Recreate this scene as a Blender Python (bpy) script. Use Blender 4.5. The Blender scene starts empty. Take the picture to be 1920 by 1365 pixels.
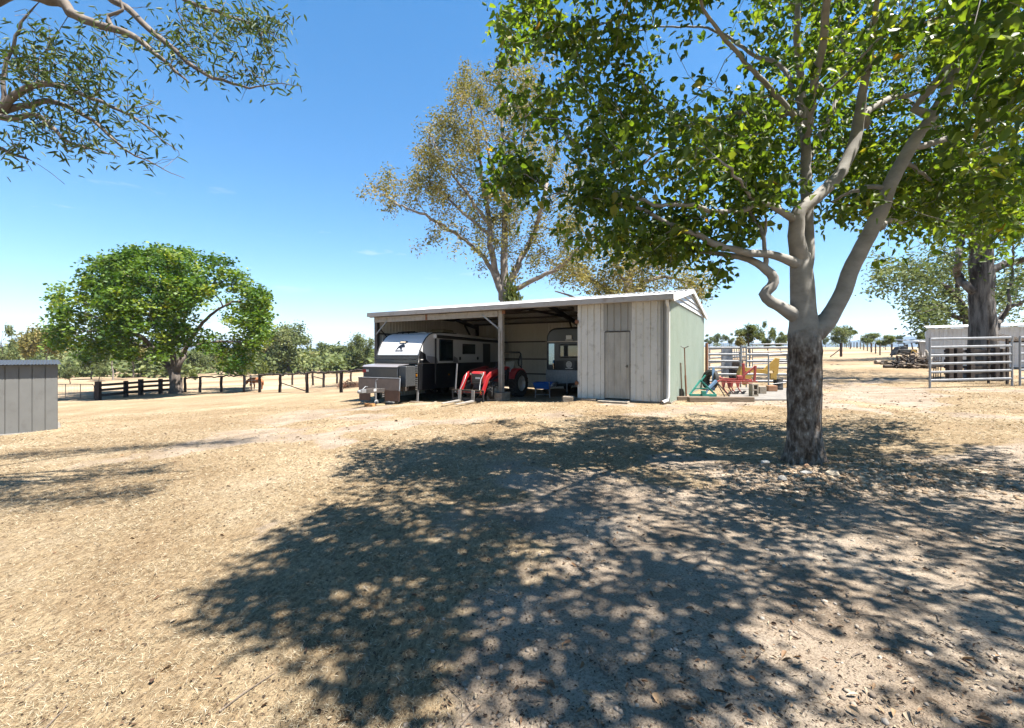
import bpy, math, random
import numpy as np
from mathutils import Vector, Matrix

S = bpy.context.scene
# ------------------------------------------------------------------ camera
CAM_Z = 1.35
F = 853.33                       # focal length in pixels of the 1920 px wide photograph (16 mm lens)
cam = bpy.data.cameras.new('camera')
cam.sensor_width = 36.0
cam.lens = 16.0
cam.shift_y = -16.5 / 1920
cam.clip_start = 0.05
cam.clip_end = 14000
cam_o = bpy.data.objects.new('camera', cam)
cam_o.location = (0, 0, CAM_Z)
cam_o.rotation_euler = (math.radians(90), 0, 0)
S.collection.objects.link(cam_o)
S.camera = cam_o
# ------------------------------------------------------------------ sky, sun, exposure
SUN_EL = math.radians(66)
SUN_H = Vector((0.90, -0.43, 0)).normalized()          # horizontal direction towards the sun
world = bpy.data.worlds.new('World')
S.world = world
world.use_nodes = True
wn = world.node_tree
for n in list(wn.nodes):
    wn.nodes.remove(n)
w_out = wn.nodes.new('ShaderNodeOutputWorld')
w_bg = wn.nodes.new('ShaderNodeBackground')
w_sky = wn.nodes.new('ShaderNodeTexSky')
w_sky.sky_type = 'NISHITA'
w_sky.sun_disc = False
w_sky.sun_elevation = SUN_EL
w_sky.sun_rotation = math.atan2(SUN_H.x, SUN_H.y)
w_sky.altitude = 0
w_sky.air_density = 0.96
w_sky.dust_density = 0.0
w_sky.ozone_density = 3.0
w_bg.inputs['Strength'].default_value = 0.068
w_hsv = wn.nodes.new('ShaderNodeHueSaturation')
w_hsv.inputs['Saturation'].default_value = 1.31
wn.links.new(w_sky.outputs[0], w_hsv.inputs['Color'])
# a few thin wisps of cloud low in the sky
w_tc = wn.nodes.new('ShaderNodeTexCoord'); w_mp = wn.nodes.new('ShaderNodeMapping'); w_mp.inputs['Scale'].default_value = (3.2, 3.2, 17)
w_nz = wn.nodes.new('ShaderNodeTexNoise'); w_nz.inputs['Scale'].default_value = 1.9; w_nz.inputs['Detail'].default_value = 7; w_nz.inputs['Roughness'].default_value = 0.55
w_rp = wn.nodes.new('ShaderNodeValToRGB'); w_rp.color_ramp.elements[0].position = 0.63; w_rp.color_ramp.elements[0].color = (0, 0, 0, 1)
w_rp.color_ramp.elements[1].position = 0.80; w_rp.color_ramp.elements[1].color = (0.55, 0.55, 0.55, 1)
w_mx = wn.nodes.new('ShaderNodeMixRGB'); w_mx.inputs[2].default_value = (4.6, 4.8, 4.9, 1)
wn.links.new(w_tc.outputs['Generated'], w_mp.inputs[0]); wn.links.new(w_mp.outputs[0], w_nz.inputs['Vector']); wn.links.new(w_nz.outputs['Fac'], w_rp.inputs[0])
w_sp = wn.nodes.new('ShaderNodeSeparateXYZ'); wn.links.new(w_tc.outputs['Generated'], w_sp.inputs[0])
w_b = wn.nodes.new('ShaderNodeValToRGB'); w_b.color_ramp.elements[0].position = 0.10; w_b.color_ramp.elements[0].color = (0, 0, 0, 1)
w_b.color_ramp.elements[1].position = 0.17; w_b.color_ramp.elements[1].color = (1, 1, 1, 1)
for q_, v_ in ((0.24, 1), (0.34, 0.0)):
    e_ = w_b.color_ramp.elements.new(q_); e_.color = (v_, v_, v_, 1)
w_mu = wn.nodes.new('ShaderNodeMath'); w_mu.operation = 'MULTIPLY'
wn.links.new(w_sp.outputs['Z'], w_b.inputs[0]); wn.links.new(w_b.outputs[0], w_mu.inputs[0]); wn.links.new(w_rp.outputs[0], w_mu.inputs[1])
wn.links.new(w_mu.outputs[0], w_mx.inputs[0]); w_gm = wn.nodes.new('ShaderNodeGamma'); w_gm.inputs[1].default_value = 0.86
wn.links.new(w_hsv.outputs[0], w_gm.inputs[0]); wn.links.new(w_gm.outputs[0], w_mx.inputs[1])
wn.links.new(w_mx.outputs[0], w_bg.inputs['Color'])
wn.links.new(w_bg.outputs[0], w_out.inputs['Surface'])
sun = bpy.data.lights.new('sun', 'SUN')
sun.energy = 4.9
sun.angle = math.radians(0.53)
sun.color = (1.0, 0.955, 0.88)
sun_o = bpy.data.objects.new('sun', sun)
to_sun = Vector((SUN_H.x * math.cos(SUN_EL), SUN_H.y * math.cos(SUN_EL), math.sin(SUN_EL)))
sun_o.rotation_euler = to_sun.to_track_quat('Z', 'Y').to_euler()
sun_o.location = (30, -10, 40)
S.collection.objects.link(sun_o)
S.view_settings.view_transform = 'Standard'
S.view_settings.look = 'None'
S.view_settings.gamma = 1.0
S.view_settings.use_curve_mapping = False
S.view_settings.exposure = 2.1
S.cycles.use_denoising = True
S.cycles.max_bounces = 5
S.cycles.diffuse_bounces = 3
S.cycles.glossy_bounces = 2
S.cycles.transmission_bounces = 3
S.cycles.volume_bounces = 0
S.cycles.use_adaptive_sampling = True
S.cycles.adaptive_threshold = 0.02
S.cycles.caustics_reflective = False
S.cycles.caustics_refractive = False

# ------------------------------------------------------------------ helpers
COL = S.collection
PI = math.pi
def R(d): return math.radians(d)
def at(px, py, Y):
    """world point seen at photograph pixel (px, py) when it stands Y metres ahead"""
    return Vector(((px - 960) / F * Y, Y, CAM_Z - (py - 666) / F * Y))
def ax(px, Y): return (px - 960) / F * Y

def _hash(ix, iy, seed):
    n = (ix.astype(np.int64) * 374761393 + iy.astype(np.int64) * 668265263 + seed * 1442695041) & 0xFFFFFFFF
    n = ((n ^ (n >> 13)) * 1274126177) & 0xFFFFFFFF
    n = n ^ (n >> 16)
    return (n & 0xFFFFFF) / float(0xFFFFFF)
def vnoise(x, y, seed=0):
    x = np.asarray(x, float); y = np.asarray(y, float)
    ix = np.floor(x); iy = np.floor(y); fx = x - ix; fy = y - iy
    fx = fx * fx * (3 - 2 * fx); fy = fy * fy * (3 - 2 * fy)
    a = _hash(ix, iy, seed); b = _hash(ix + 1, iy, seed); c = _hash(ix, iy + 1, seed); d = _hash(ix + 1, iy + 1, seed)
    return (a * (1 - fx) + b * fx) * (1 - fy) + (c * (1 - fx) + d * fx) * fy
def fbm(x, y, seed=0, o=4):
    t = 0; a = 0.5; s = 0
    for k in range(o):
        t = t + a * vnoise(np.asarray(x) * 2**k, np.asarray(y) * 2**k, seed + k * 17); s += a; a *= 0.5
    return t / s
def sstep(a, b, x):
    t = np.clip((np.asarray(x, float) - a) / (b - a), 0, 1)
    return t * t * (3 - 2 * t)

SHED_O = (4.55, 13.08); SHED_A = R(-29.5)
_cs, _sn = math.cos(SHED_A), math.sin(SHED_A)
def shed_w(lx, ly):
    return (SHED_O[0] + lx * _cs - ly * _sn, SHED_O[1] + lx * _sn + ly * _cs)
def shed_l(x, y):
    dx = x - SHED_O[0]; dy = y - SHED_O[1]
    return dx * _cs + dy * _sn, -dx * _sn + dy * _cs
TREE = (4.08, 6.35)
def gz(x, y):
    x = np.asarray(x, float); y = np.asarray(y, float)
    xl = 0.5 * (np.sqrt(x * x + 4) - x); xr = 0.5 * (np.sqrt(x * x + 4) + x)
    z = -0.15 - 2.6 * np.tanh(0.065 * xl / 2.6) + 0.02 * np.minimum(xr, 70)
    s = sstep(-0.02, 0.22, x / np.maximum(y, 1))
    far = np.clip(y - 24, 0, 260)
    z = z + s * (0.0185 * far + 0.35 * sstep(24, 34, y))
    z = z - 6.0 * sstep(330, 900, y) - 3 * sstep(900, 4000, np.hypot(x, y))
    lx, ly = shed_l(x, y)
    w = sstep(-4.2, -2.6, lx) * sstep(7.5, 5.0, lx) * sstep(-1.4, 0.1, ly) * sstep(11, 8.5, ly)
    z = z * (1 - w) + (-0.035) * w
    wi = sstep(-12.6, -11.6, lx) * sstep(-2.6, -3.1, lx) * sstep(-0.9, 0.4, ly) * sstep(8.6, 7.6, ly)
    z = z * (1 - wi) + (-0.45 + 0.25 * sstep(-8.0, -5.0, lx)) * wi
    dx = x - 4.25; dy = y - 5.75
    z = z + 0.11 * np.exp(-(dx * dx / 1.5 + dy * dy / 0.75)) - 0.12 * np.exp(-((x - 4.1) ** 2 + (y - 5.6) ** 2) / 7)
    near = sstep(26, 14, np.hypot(x, y))
    z = z + near * (0.05 * (fbm(x * 0.5, y * 0.5, 5, 3) - 0.5) + 0.022 * (fbm(x * 2.3, y * 2.3, 9, 3) - 0.5))
    return z
def g1(x, y): return float(gz(np.array([x]), np.array([y]))[0])
def grassy(x, y):
    """1 = dry mown grass, 0 = bare soil"""
    x = np.asarray(x, float); y = np.asarray(y, float)
    n = fbm(x * 0.9, y * 0.9, 31, 4) - 0.5
    n2 = fbm(x * 0.28, y * 0.28, 77, 3) - 0.5
    d = np.minimum(x + 0.75 - 0.12 * (y - 3), 6.4 + 0.05 * x - y)      # > 0 inside the bare foreground
    g = 1 - sstep(-0.9, 1.0, d + n * 3.2 + n2 * 1.5)
    track = np.exp(-((y - 11.6 - 0.08 * x) / 1.3) ** 2) * sstep(-6, -2, x) * sstep(14, 9, x)
    g = g - track * (0.55 + n * 1.2)
    g = g - 0.75 * sstep(0.04, 0.20, n2 + 0.6 * n) * sstep(-14, -5, x)
    return np.clip(g, 0, 1)

def tag(o, label=None, cat=None, group=None, kind=None):
    if label: o['label'] = label
    if cat: o['category'] = cat
    if group: o['group'] = group
    if kind: o['kind'] = kind
    return o
def thing(name, label, cat, loc=(0, 0, 0), rz=0, group=None):
    o = bpy.data.objects.new(name, None)
    o.empty_display_size = 0.2
    COL.objects.link(o)
    o.location = loc
    o.rotation_euler = (0, 0, rz)
    return tag(o, label, cat, group)
def np_mesh(name, verts, faces, mats=(), parent=None, attrs=None, smooth=False, midx=None):
    """verts (N,3) array; faces: array (M,k) or list of such arrays"""
    if isinstance(faces, np.ndarray): faces = [faces]
    me = bpy.data.meshes.new(name)
    verts = np.asarray(verts, np.float32)
    me.vertices.add(len(verts)); me.vertices.foreach_set('co', verts.ravel())
    loops = np.concatenate([f.ravel() for f in faces]).astype(np.int32)
    tot = np.concatenate([np.full(len(f), f.shape[1], np.int32) for f in faces])
    start = np.concatenate([[0], np.cumsum(tot)[:-1]]).astype(np.int32)
    me.loops.add(len(loops)); me.loops.foreach_set('vertex_index', loops)
    me.polygons.add(len(tot)); me.polygons.foreach_set('loop_start', start); me.polygons.foreach_set('loop_total', tot)
    if smooth: me.polygons.foreach_set('use_smooth', np.ones(len(tot), bool))
    if midx is not None: me.polygons.foreach_set('material_index', np.asarray(midx, np.int32))
    me.update(calc_edges=True)
    for k, (dom, arr) in (attrs or {}).items():
        a = me.attributes.new(k, 'FLOAT', dom); a.data.foreach_set('value', np.asarray(arr, np.float32))
    for m in (mats if isinstance(mats, (list, tuple)) else [mats]): me.materials.append(m)
    o = bpy.data.objects.new(name, me); COL.objects.link(o)
    if parent is not None: o.parent = parent
    return o

class MB:
    """collects simple solids and links them as one mesh object"""
    def __init__(s): s.v = []; s.f = []; s.m = []; s.k = 0
    def _add(s, vs, fs, m=None):
        b = len(s.v); s.v += [tuple(v) for v in vs]; s.f += [tuple(b + i for i in f) for f in fs]
        s.m += [s.k if m is None else m] * len(fs); return s
    def box(s, x0, x1, y0, y1, z0, z1, M=None, m=None):
        vs = [Vector((x, y, z)) for z in (z0, z1) for y in (y0, y1) for x in (x0, x1)]
        if M is not None: vs = [M @ v for v in vs]
        return s._add(vs, [(0, 2, 3, 1), (4, 5, 7, 6), (0, 1, 5, 4), (2, 6, 7, 3), (0, 4, 6, 2), (1, 3, 7, 5)], m)
    def bar(s, p, q, w, h=None, up=(0, 0, 1), m=None):
        p = Vector(p); q = Vector(q); h = h or w; d = (q - p).normalized(); up = Vector(up)
        if abs(d.dot(up)) > 0.98: up = Vector((0, 1, 0))
        a = d.cross(up).normalized() * (w / 2); b = a.cross(d).normalized() * (h / 2)
        vs = [p - a - b, p + a - b, p + a + b, p - a + b, q - a - b, q + a - b, q + a + b, q - a + b]
        return s._add(vs, [(0, 3, 2, 1), (4, 5, 6, 7), (0, 1, 5, 4), (1, 2, 6, 5), (2, 3, 7, 6), (3, 0, 4, 7)], m)
    def tube(s, pts, r, n=8, caps=True, m=None, closed=False):
        pts = [Vector(p) for p in pts]; k = len(pts)
        rs = r if isinstance(r, (list, tuple)) else [r] * k
        rings = []; t0 = (pts[1] - pts[0]).normalized()
        u = t0.orthogonal().normalized()
        for i in range(k):
            if closed: t = (pts[(i + 1) % k] - pts[i - 1]).normalized()
            else: t = (pts[min(i + 1, k - 1)] - pts[max(i - 1, 0)]).normalized()
            u = (u - t * u.dot(t)).normalized(); w = t.cross(u)
            rings.append([pts[i] + (u * math.cos(2 * PI * j / n) + w * math.sin(2 * PI * j / n)) * rs[i] for j in range(n)])
        vs = [v for rg in rings for v in rg]; fs = []
        for i in range(k if closed else k - 1):
            i2 = (i + 1) % k
            for j in range(n):
                fs.append((i * n + j, i * n + (j + 1) % n, i2 * n + (j + 1) % n, i2 * n + j))
        if caps and not closed:
            fs.append(tuple(range(n - 1, -1, -1))); fs.append(tuple((k - 1) * n + j for j in range(n)))
        return s._add(vs, fs, m)
    def cyl(s, p, q, r, r2=None, n=12, m=None): return s.tube([p, q], [r, r if r2 is None else r2], n, True, m)
    def lathe(s, prof, c, axis='z', n=24, m=None):
        """prof: closed loop of (radius, along axis)"""
        vs = []; k = len(prof)
        for j in range(n):
            a = 2 * PI * j / n; ca, sa = math.cos(a), math.sin(a)
            for r, h in prof:
                p = {'z': (r * ca, r * sa, h), 'x': (h, r * ca, r * sa), 'y': (r * sa, h, r * ca)}[axis]
                vs.append((c[0] + p[0], c[1] + p[1], c[2] + p[2]))
        fs = []
        for j in range(n):
            for i in range(k):
                i2 = (i + 1) % k; j2 = (j + 1) % n
                fs.append((j * k + i, j2 * k + i, j2 * k + i2, j * k + i2))
        return s._add(vs, fs, m)
    def prism(s, poly, plane, a, b, m=None, M=None):
        """poly 2D outline; plane 'xy','yz','xz'; extruded from a to b along the third axis"""
        def P(u, v, w): return {'yz': (w, u, v), 'xz': (u, w, v), 'xy': (u, v, w)}[plane]
        vs = [Vector(P(u, v, a)) for u, v in poly] + [Vector(P(u, v, b)) for u, v in poly]
        if M is not None: vs = [M @ v for v in vs]
        k = len(poly)
        fs = [tuple(range(k - 1, -1, -1)), tuple(range(k, 2 * k))] + [(i, (i + 1) % k, k + (i + 1) % k, k + i) for i in range(k)]
        return s._add(vs, fs, m)
    def ball(s, c, r, n=10, k=6, m=None):
        r = r if isinstance(r, (tuple, list)) else (r, r, r); vs = [(c[0], c[1], c[2] - r[2])]; fs = []
        for i in range(1, k):
            t = PI * i / k
            for j in range(n):
                a = 2 * PI * j / n
                vs.append((c[0] + r[0] * math.sin(t) * math.cos(a), c[1] + r[1] * math.sin(t) * math.sin(a), c[2] - r[2] * math.cos(t)))
        vs.append((c[0], c[1], c[2] + r[2])); e = len(vs) - 1
        for j in range(n):
            fs.append((0, 1 + (j + 1) % n, 1 + j)); fs.append((e, e - n + j, e - n + (j + 1) % n))
        for i in range(k - 2):
            for j in range(n):
                fs.append((1 + i * n + j, 1 + i * n + (j + 1) % n, 1 + (i + 1) * n + (j + 1) % n, 1 + (i + 1) * n + j))
        return s._add(vs, fs, m)
    def build(s, name, mats, parent=None, smooth=False, bevel=0, loc=None, seg=2):
        me = bpy.data.meshes.new(name)
        me.from_pydata([tuple(v) for v in s.v], [], s.f)
        for m in (mats if isinstance(mats, (list, tuple)) else [mats]): me.materials.append(m)
        me.polygons.foreach_set('material_index', np.array(s.m, np.int32))
        import bmesh
        bm = bmesh.new(); bm.from_mesh(me); bmesh.ops.recalc_face_normals(bm, faces=bm.faces[:]); bm.to_mesh(me); bm.free()
        if smooth:
            me.polygons.foreach_set('use_smooth', np.ones(len(me.polygons), bool))
            try: me.set_sharp_from_angle(angle=R(38))
            except Exception: pass
        me.update()
        o = bpy.data.objects.new(name, me); COL.objects.link(o)
        if loc is not None: o.location = loc
        if parent is not None: o.parent = parent
        if bevel:
            b = o.modifiers.new('bevel', 'BEVEL'); b.width = bevel; b.segments = seg; b.limit_method = 'ANGLE'; b.angle_limit = R(40)
        return o
def copy_tree(o, parent=None):
    c = o.copy(); COL.objects.link(c); c.parent = parent
    for ch in list(o.children): copy_tree(ch, c)
    return c

# ------------------------------------------------------------------ materials
def new_mat(name):
    m = bpy.data.materials.new(name); m.use_nodes = True
    nt = m.node_tree
    return m, nt, nt.nodes['Principled BSDF'], nt.nodes['Material Output']
def c4(c): return (c[0], c[1], c[2], 1)
TONE = 0.545            # pigments are mixed pale and toned down together
def dk(c): return (c[0] * TONE, c[1] * TONE, c[2] * TONE)
def pm(name, c1, c2=None, scale=6, rough=0.6, metal=0.0, bump=0.0, bscale=60, spec=0.5, stretch=(1, 1, 1), lo=0.35, hi=0.65, c3=None, s3=2.0, coat=0.0):
    c1 = dk(c1); c2 = dk(c2) if c2 else None; c3 = dk(c3) if c3 else None
    m, nt, bs, out = new_mat(name)
    bs.inputs['Roughness'].default_value = rough; bs.inputs['Metallic'].default_value = metal
    bs.inputs['Specular IOR Level'].default_value = spec
    bs.inputs['Coat Weight'].default_value = coat
    bs.inputs['Base Color'].default_value = c4(c1)
    tc = nt.nodes.new('ShaderNodeTexCoord'); mp = nt.nodes.new('ShaderNodeMapping')
    mp.inputs['Scale'].default_value = stretch
    nt.links.new(tc.outputs['Object'], mp.inputs[0])
    if c2 is not None:
        nz = nt.nodes.new('ShaderNodeTexNoise'); nz.inputs['Scale'].default_value = scale; nz.inputs['Detail'].default_value = 6
        nz.inputs['Roughness'].default_value = 0.62
        rp = nt.nodes.new('ShaderNodeValToRGB')
        rp.color_ramp.elements[0].position = lo; rp.color_ramp.elements[0].color = c4(c1)
        rp.color_ramp.elements[1].position = hi; rp.color_ramp.elements[1].color = c4(c2)
        nt.links.new(mp.outputs[0], nz.inputs['Vector']); nt.links.new(nz.outputs['Fac'], rp.inputs[0])
        src = rp.outputs[0]
        if c3 is not None:
            n3 = nt.nodes.new('ShaderNodeTexNoise'); n3.inputs['Scale'].default_value = s3; n3.inputs['Detail'].default_value = 8
            n3.inputs['Roughness'].default_value = 0.7
            r3 = nt.nodes.new('ShaderNodeValToRGB')
            r3.color_ramp.elements[0].position = 0.53; r3.color_ramp.elements[0].color = (0, 0, 0, 1)
            r3.color_ramp.elements[1].position = 0.68; r3.color_ramp.elements[1].color = (1, 1, 1, 1)
            mx = nt.nodes.new('ShaderNodeMixRGB'); mx.inputs[2].default_value = c4(c3)
            nt.links.new(tc.outputs['Object'], n3.inputs['Vector']); nt.links.new(n3.outputs['Fac'], r3.inputs[0])
            nt.links.new(r3.outputs[0], mx.inputs[0]); nt.links.new(src, mx.inputs[1]); src = mx.outputs[0]
        nt.links.new(src, bs.inputs['Base Color'])
    if bump:
        nb = nt.nodes.new('ShaderNodeTexNoise'); nb.inputs['Scale'].default_value = bscale; nb.inputs['Detail'].default_value = 5
        bp = nt.nodes.new('ShaderNodeBump'); bp.inputs['Strength'].default_value = bump; bp.inputs['Distance'].default_value = 0.02
        nt.links.new(mp.outputs[0], nb.inputs['Vector']); nt.links.new(nb.outputs['Fac'], bp.inputs['Height'])
        nt.links.new(bp.outputs[0], bs.inputs['Normal'])
    return m
def leaf_mat(name, stops, trans, tfac=0.35, rough=0.45, spec=0.4):
    """colour by the per-leaf attribute 'rnd' through a ramp of real leaf colours"""
    m, nt, bs, out = new_mat(name)
    an = nt.nodes.new('ShaderNodeAttribute'); an.attribute_name = 'rnd'
    rp = nt.nodes.new('ShaderNodeValToRGB')
    el = rp.color_ramp.elements
    while len(el) < len(stops): el.new(0.5)
    for e, (p, c) in zip(el, stops): e.position = p; e.color = c4(dk(c))
    nt.links.new(an.outputs['Fac'], rp.inputs[0])
    bs.inputs['Roughness'].default_value = rough; bs.inputs['Specular IOR Level'].default_value = spec
    nt.links.new(rp.outputs[0], bs.inputs['Base Color'])
    if tfac > 0:
        tr = nt.nodes.new('ShaderNodeBsdfTranslucent')
        mx = nt.nodes.new('ShaderNodeMixRGB'); mx.blend_type = 'MULTIPLY'; mx.inputs[0].default_value = 1
        mx.inputs[2].default_value = c4(trans)
        nt.links.new(rp.outputs[0], mx.inputs[1]); nt.links.new(mx.outputs[0], tr.inputs['Color'])
        ms = nt.nodes.new('ShaderNodeMixShader'); ms.inputs[0].default_value = tfac
        nt.links.new(bs.outputs[0], ms.inputs[1]); nt.links.new(tr.outputs[0], ms.inputs[2])
        nt.links.new(ms.outputs[0], out.inputs['Surface'])
    return m
# ------------------------------------------------------------------ ground
def ground_material():
    m, nt, bs, out = new_mat('ground')
    N = nt.nodes.new; L = nt.links.new
    geo = N('ShaderNodeNewGeometry'); P = geo.outputs['Position']
    at_ = N('ShaderNodeAttribute'); at_.attribute_name = 'grass'
    def noise(scale, detail=6, rough=0.6, vec=P):
        n = N('ShaderNodeTexNoise'); n.inputs['Scale'].default_value = scale; n.inputs['Detail'].default_value = detail
        n.inputs['Roughness'].default_value = rough; L(vec, n.inputs['Vector']); return n.outputs['Fac']
    def ramp(f, stops):
        r = N('ShaderNodeValToRGB'); el = r.color_ramp.elements
        while len(el) < len(stops): el.new(0.5)
        for e, (p, c) in zip(el, stops): e.position = p; e.color = c4(c)
        L(f, r.inputs[0]); return r.outputs[0]
    def mix(f, a, b, blend='MIX'):
        x = N('ShaderNodeMixRGB'); x.blend_type = blend
        if isinstance(f, float): x.inputs[0].default_value = f
        else: L(f, x.inputs[0])
        L(a, x.inputs[1]); L(b, x.inputs[2]); return x.outputs[0]
    soil = ramp(noise(1.3, 8), [(0.3, (0.31, 0.235, 0.17)), (0.5, (0.43, 0.345, 0.26)), (0.7, (0.55, 0.46, 0.365))])
    grit = ramp(noise(70, 4, 0.7), [(0.38, (0.42, 0.37, 0.34)), (0.5, (0.95, 0.95, 0.95)), (0.68, (1.2, 1.18, 1.14))])
    soil = mix(0.75, soil, grit, 'MULTIPLY')
    straw = ramp(noise(0.55, 7, 0.65), [(0.28, (0.33, 0.24, 0.145)), (0.5, (0.43, 0.335, 0.215)), (0.72, (0.53, 0.44, 0.315))])
    mp = N('ShaderNodeMapping'); mp.inputs['Scale'].default_value = (1, 0.45, 1); mp.inputs['Rotation'].default_value = (0, 0, 0.5)
    L(P, mp.inputs[0])
    fib = ramp(noise(38, 6, 0.75, mp.outputs[0]), [(0.36, (0.34, 0.28, 0.23)), (0.5, (0.95, 0.92, 0.88)), (0.64, (1.4, 1.35, 1.25))])
    straw = mix(0.85, straw, fib, 'MULTIPLY')
    blot = ramp(noise(6, 7, 0.7), [(0.38, (0.72, 0.66, 0.6)), (0.56, (1, 1, 1))])
    straw = mix(0.6, straw, blot, 'MULTIPLY')
    worn = ramp(noise(0.33, 6, 0.6), [(0.42, (0.86, 0.84, 0.82)), (0.55, (1, 1, 1)), (0.66, (1.22, 1.24, 1.28))])
    straw = mix(0.9, straw, worn, 'MULTIPLY')
    # ragged edge between grass and soil
    ad = N('ShaderNodeMath'); ad.operation = 'MULTIPLY_ADD'
    L(noise(5, 8, 0.7), ad.inputs[0]); ad.inputs[1].default_value = 0.9; L(at_.outputs['Fac'], ad.inputs[2])
    edge = ramp(ad.outputs[0], [(0.72, (0, 0, 0)), (1.08, (1, 1, 1))])
    near = mix(edge, soil, straw)
    # pasture farther off: broad streaks
    mp2 = N('ShaderNodeMapping'); mp2.inputs['Scale'].default_value = (0.35, 1.0, 1); L(P, mp2.inputs[0])
    past = ramp(noise(0.22, 9, 0.72, mp2.outputs[0]), [(0.34, (0.27, 0.185, 0.11)), (0.5, (0.44, 0.325, 0.205)), (0.66, (0.60, 0.49, 0.345))])
    sep = N('ShaderNodeSeparateXYZ'); L(P, sep.inputs[0])
    mr = N('ShaderNodeMapRange'); mr.inputs[1].default_value = 20; mr.inputs[2].default_value = 34
    L(sep.outputs['Y'], mr.inputs[0])
    allc = mix(mr.outputs[0], near, past)
    tn = N('ShaderNodeRGB'); tn.outputs[0].default_value = (TONE, TONE, TONE, 1)
    allc = mix(1.0, allc, tn.outputs[0], 'MULTIPLY')
    L(allc, bs.inputs['Base Color'])
    bs.inputs['Roughness'].default_value = 0.95; bs.inputs['Specular IOR Level'].default_value = 0.1
    hb = N('ShaderNodeMath'); hb.operation = 'ADD'; L(noise(28, 6, 0.7), hb.inputs[0]); L(noise(120, 3, 0.7), hb.inputs[1])
    bp = N('ShaderNodeBump'); bp.inputs['Strength'].default_value = 0.75; bp.inputs['Distance'].default_value = 0.022
    L(hb.outputs[0], bp.inputs['Height']); L(bp.outputs[0], bs.inputs['Normal'])
    return m
def grid_lines(a, b, step, far, grow):
    xs = list(np.arange(a, b + 1e-6, step)); s = step
    while xs[-1] < far[1]: s *= grow; xs.append(xs[-1] + s)
    s = step; lo = []
    x = a
    while x > far[0]: s *= grow; x -= s; lo.append(x)
    return np.array(lo[::-1] + xs)
gx = grid_lines(-9, 11, 0.085, (-6500, 6500), 1.09)
gy = grid_lines(0.5, 15, 0.085, (-60, 7000), 1.085)
GX, GY = np.meshgrid(gx, gy)
GZ = gz(GX, GY)
nx, ny = len(gx), len(gy)
ii = np.arange(nx * ny).reshape(ny, nx)
gf = np.stack([ii[:-1, :-1], ii[:-1, 1:], ii[1:, 1:], ii[1:, :-1]], -1).reshape(-1, 4)
M_GROUND = ground_material()
ground = np_mesh('ground', np.stack([GX, GY, GZ], -1).reshape(-1, 3), gf, M_GROUND, attrs={'grass': ('POINT', grassy(GX, GY).ravel())}, smooth=True)
tag(ground, 'dry straw coloured ground with bare soil in the foreground', 'ground', kind='structure')

rg = np.random.default_rng(11)
def in_view_points(n, y0, y1, power=2.0, half=1.22):
    """points on the ground spread so that the near ground gets more of them"""
    u = rg.random(n)
    a, b = y0 ** (1 - power), y1 ** (1 - power)
    y = (a + u * (b - a)) ** (1 / (1 - power))
    x = (rg.random(n) * 2 - 1) * half * (y + 0.6)
    return x, y
def leafquads(P, D, Nn, ln, wd, fold=0.0, six=False, droop=0.0):
    """one leaf per point: axis D, normal Nn, length ln, width wd"""
    D = D / np.linalg.norm(D, axis=1, keepdims=True)
    Sd = np.cross(D, Nn); Sd /= np.maximum(np.linalg.norm(Sd, axis=1, keepdims=True), 1e-6)
    Nn = np.cross(Sd, D); ln = ln[:, None]; wd = wd[:, None]; n = len(P)
    if six:
        b = P; t = P + D * ln - Nn * ln * droop
        l1 = P + D * ln * 0.3 + Sd * wd * 0.5 + Nn * wd * fold; l2 = P + D * ln * 0.68 + Sd * wd * 0.36 + Nn * (wd * fold - ln * droop * 0.4)
        r1 = P + D * ln * 0.3 - Sd * wd * 0.5 + Nn * wd * fold; r2 = P + D * ln * 0.68 - Sd * wd * 0.36 + Nn * (wd * fold - ln * droop * 0.4)
        V = np.stack([b, l1, l2, t, r2, r1], 1).reshape(-1, 3)
        k = np.arange(n)[:, None] * 6
        Fa = np.concatenate([k + np.array([[0, 3, 2, 1]]), k + np.array([[0, 5, 4, 3]])], 1).reshape(-1, 4)
        return V, Fa, 2
    V = np.stack([P, P + D * ln * 0.45 + Sd * wd * 0.5, P + D * ln, P + D * ln * 0.45 - Sd * wd * 0.5], 1).reshape(-1, 3)
    return V, np.arange(n * 4).reshape(n, 4), 1
def rand_dirs(n, zr=(-1, 1), r=rg):
    a = r.random(n) * 2 * PI; z = zr[0] + r.random(n) * (zr[1] - zr[0]); q = np.sqrt(np.maximum(0, 1 - z * z))
    return np.stack([q * np.cos(a), q * np.sin(a), z], 1)
def outside_shed(x, y):
    lx, ly = shed_l(x, y)
    return ~((lx > -11.9) & (lx < 0.05) & (ly > -0.05) & (ly < 7.7))
# mown dry grass
x, y = in_view_points(420000, 1.45, 19, 1.7)
keep = (rg.random(len(x)) < 0.05 + 0.95 * grassy(x, y) ** 1.5 * (0.35 + 0.65 * sstep(0.38, 0.58, fbm(x * 3.1, y * 3.1, 55, 3)))) & outside_shed(x, y)
x, y = x[keep], y[keep]; n = len(x)
sc = np.clip(y / 3.6, 0.8, 3.2)
D = rand_dirs(n, (0.05, 0.55))
V, Fa, _ = leafquads(np.stack([x, y, gz(x, y) - 0.002], 1), D, rand_dirs(n, (0.2, 1)), (0.018 + 0.042 * rg.random(n) ** 1.5) * sc ** 0.75, (0.004 + 0.0035 * rg.random(n)) * sc)
V = V.reshape(-1, 4, 3)[:, :3].reshape(-1, 3)          # a blade is one pointed triangle
M_BLADE = leaf_mat('dry_blade', [(0.0, (0.17, 0.12, 0.065)), (0.2, (0.38, 0.28, 0.16)), (0.5, (0.55, 0.445, 0.28)), (0.85, (0.67, 0.57, 0.395)), (1.0, (0.77, 0.69, 0.53))], (1, 0.9, 0.7), 0.2, 0.7, 0.2)
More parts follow.
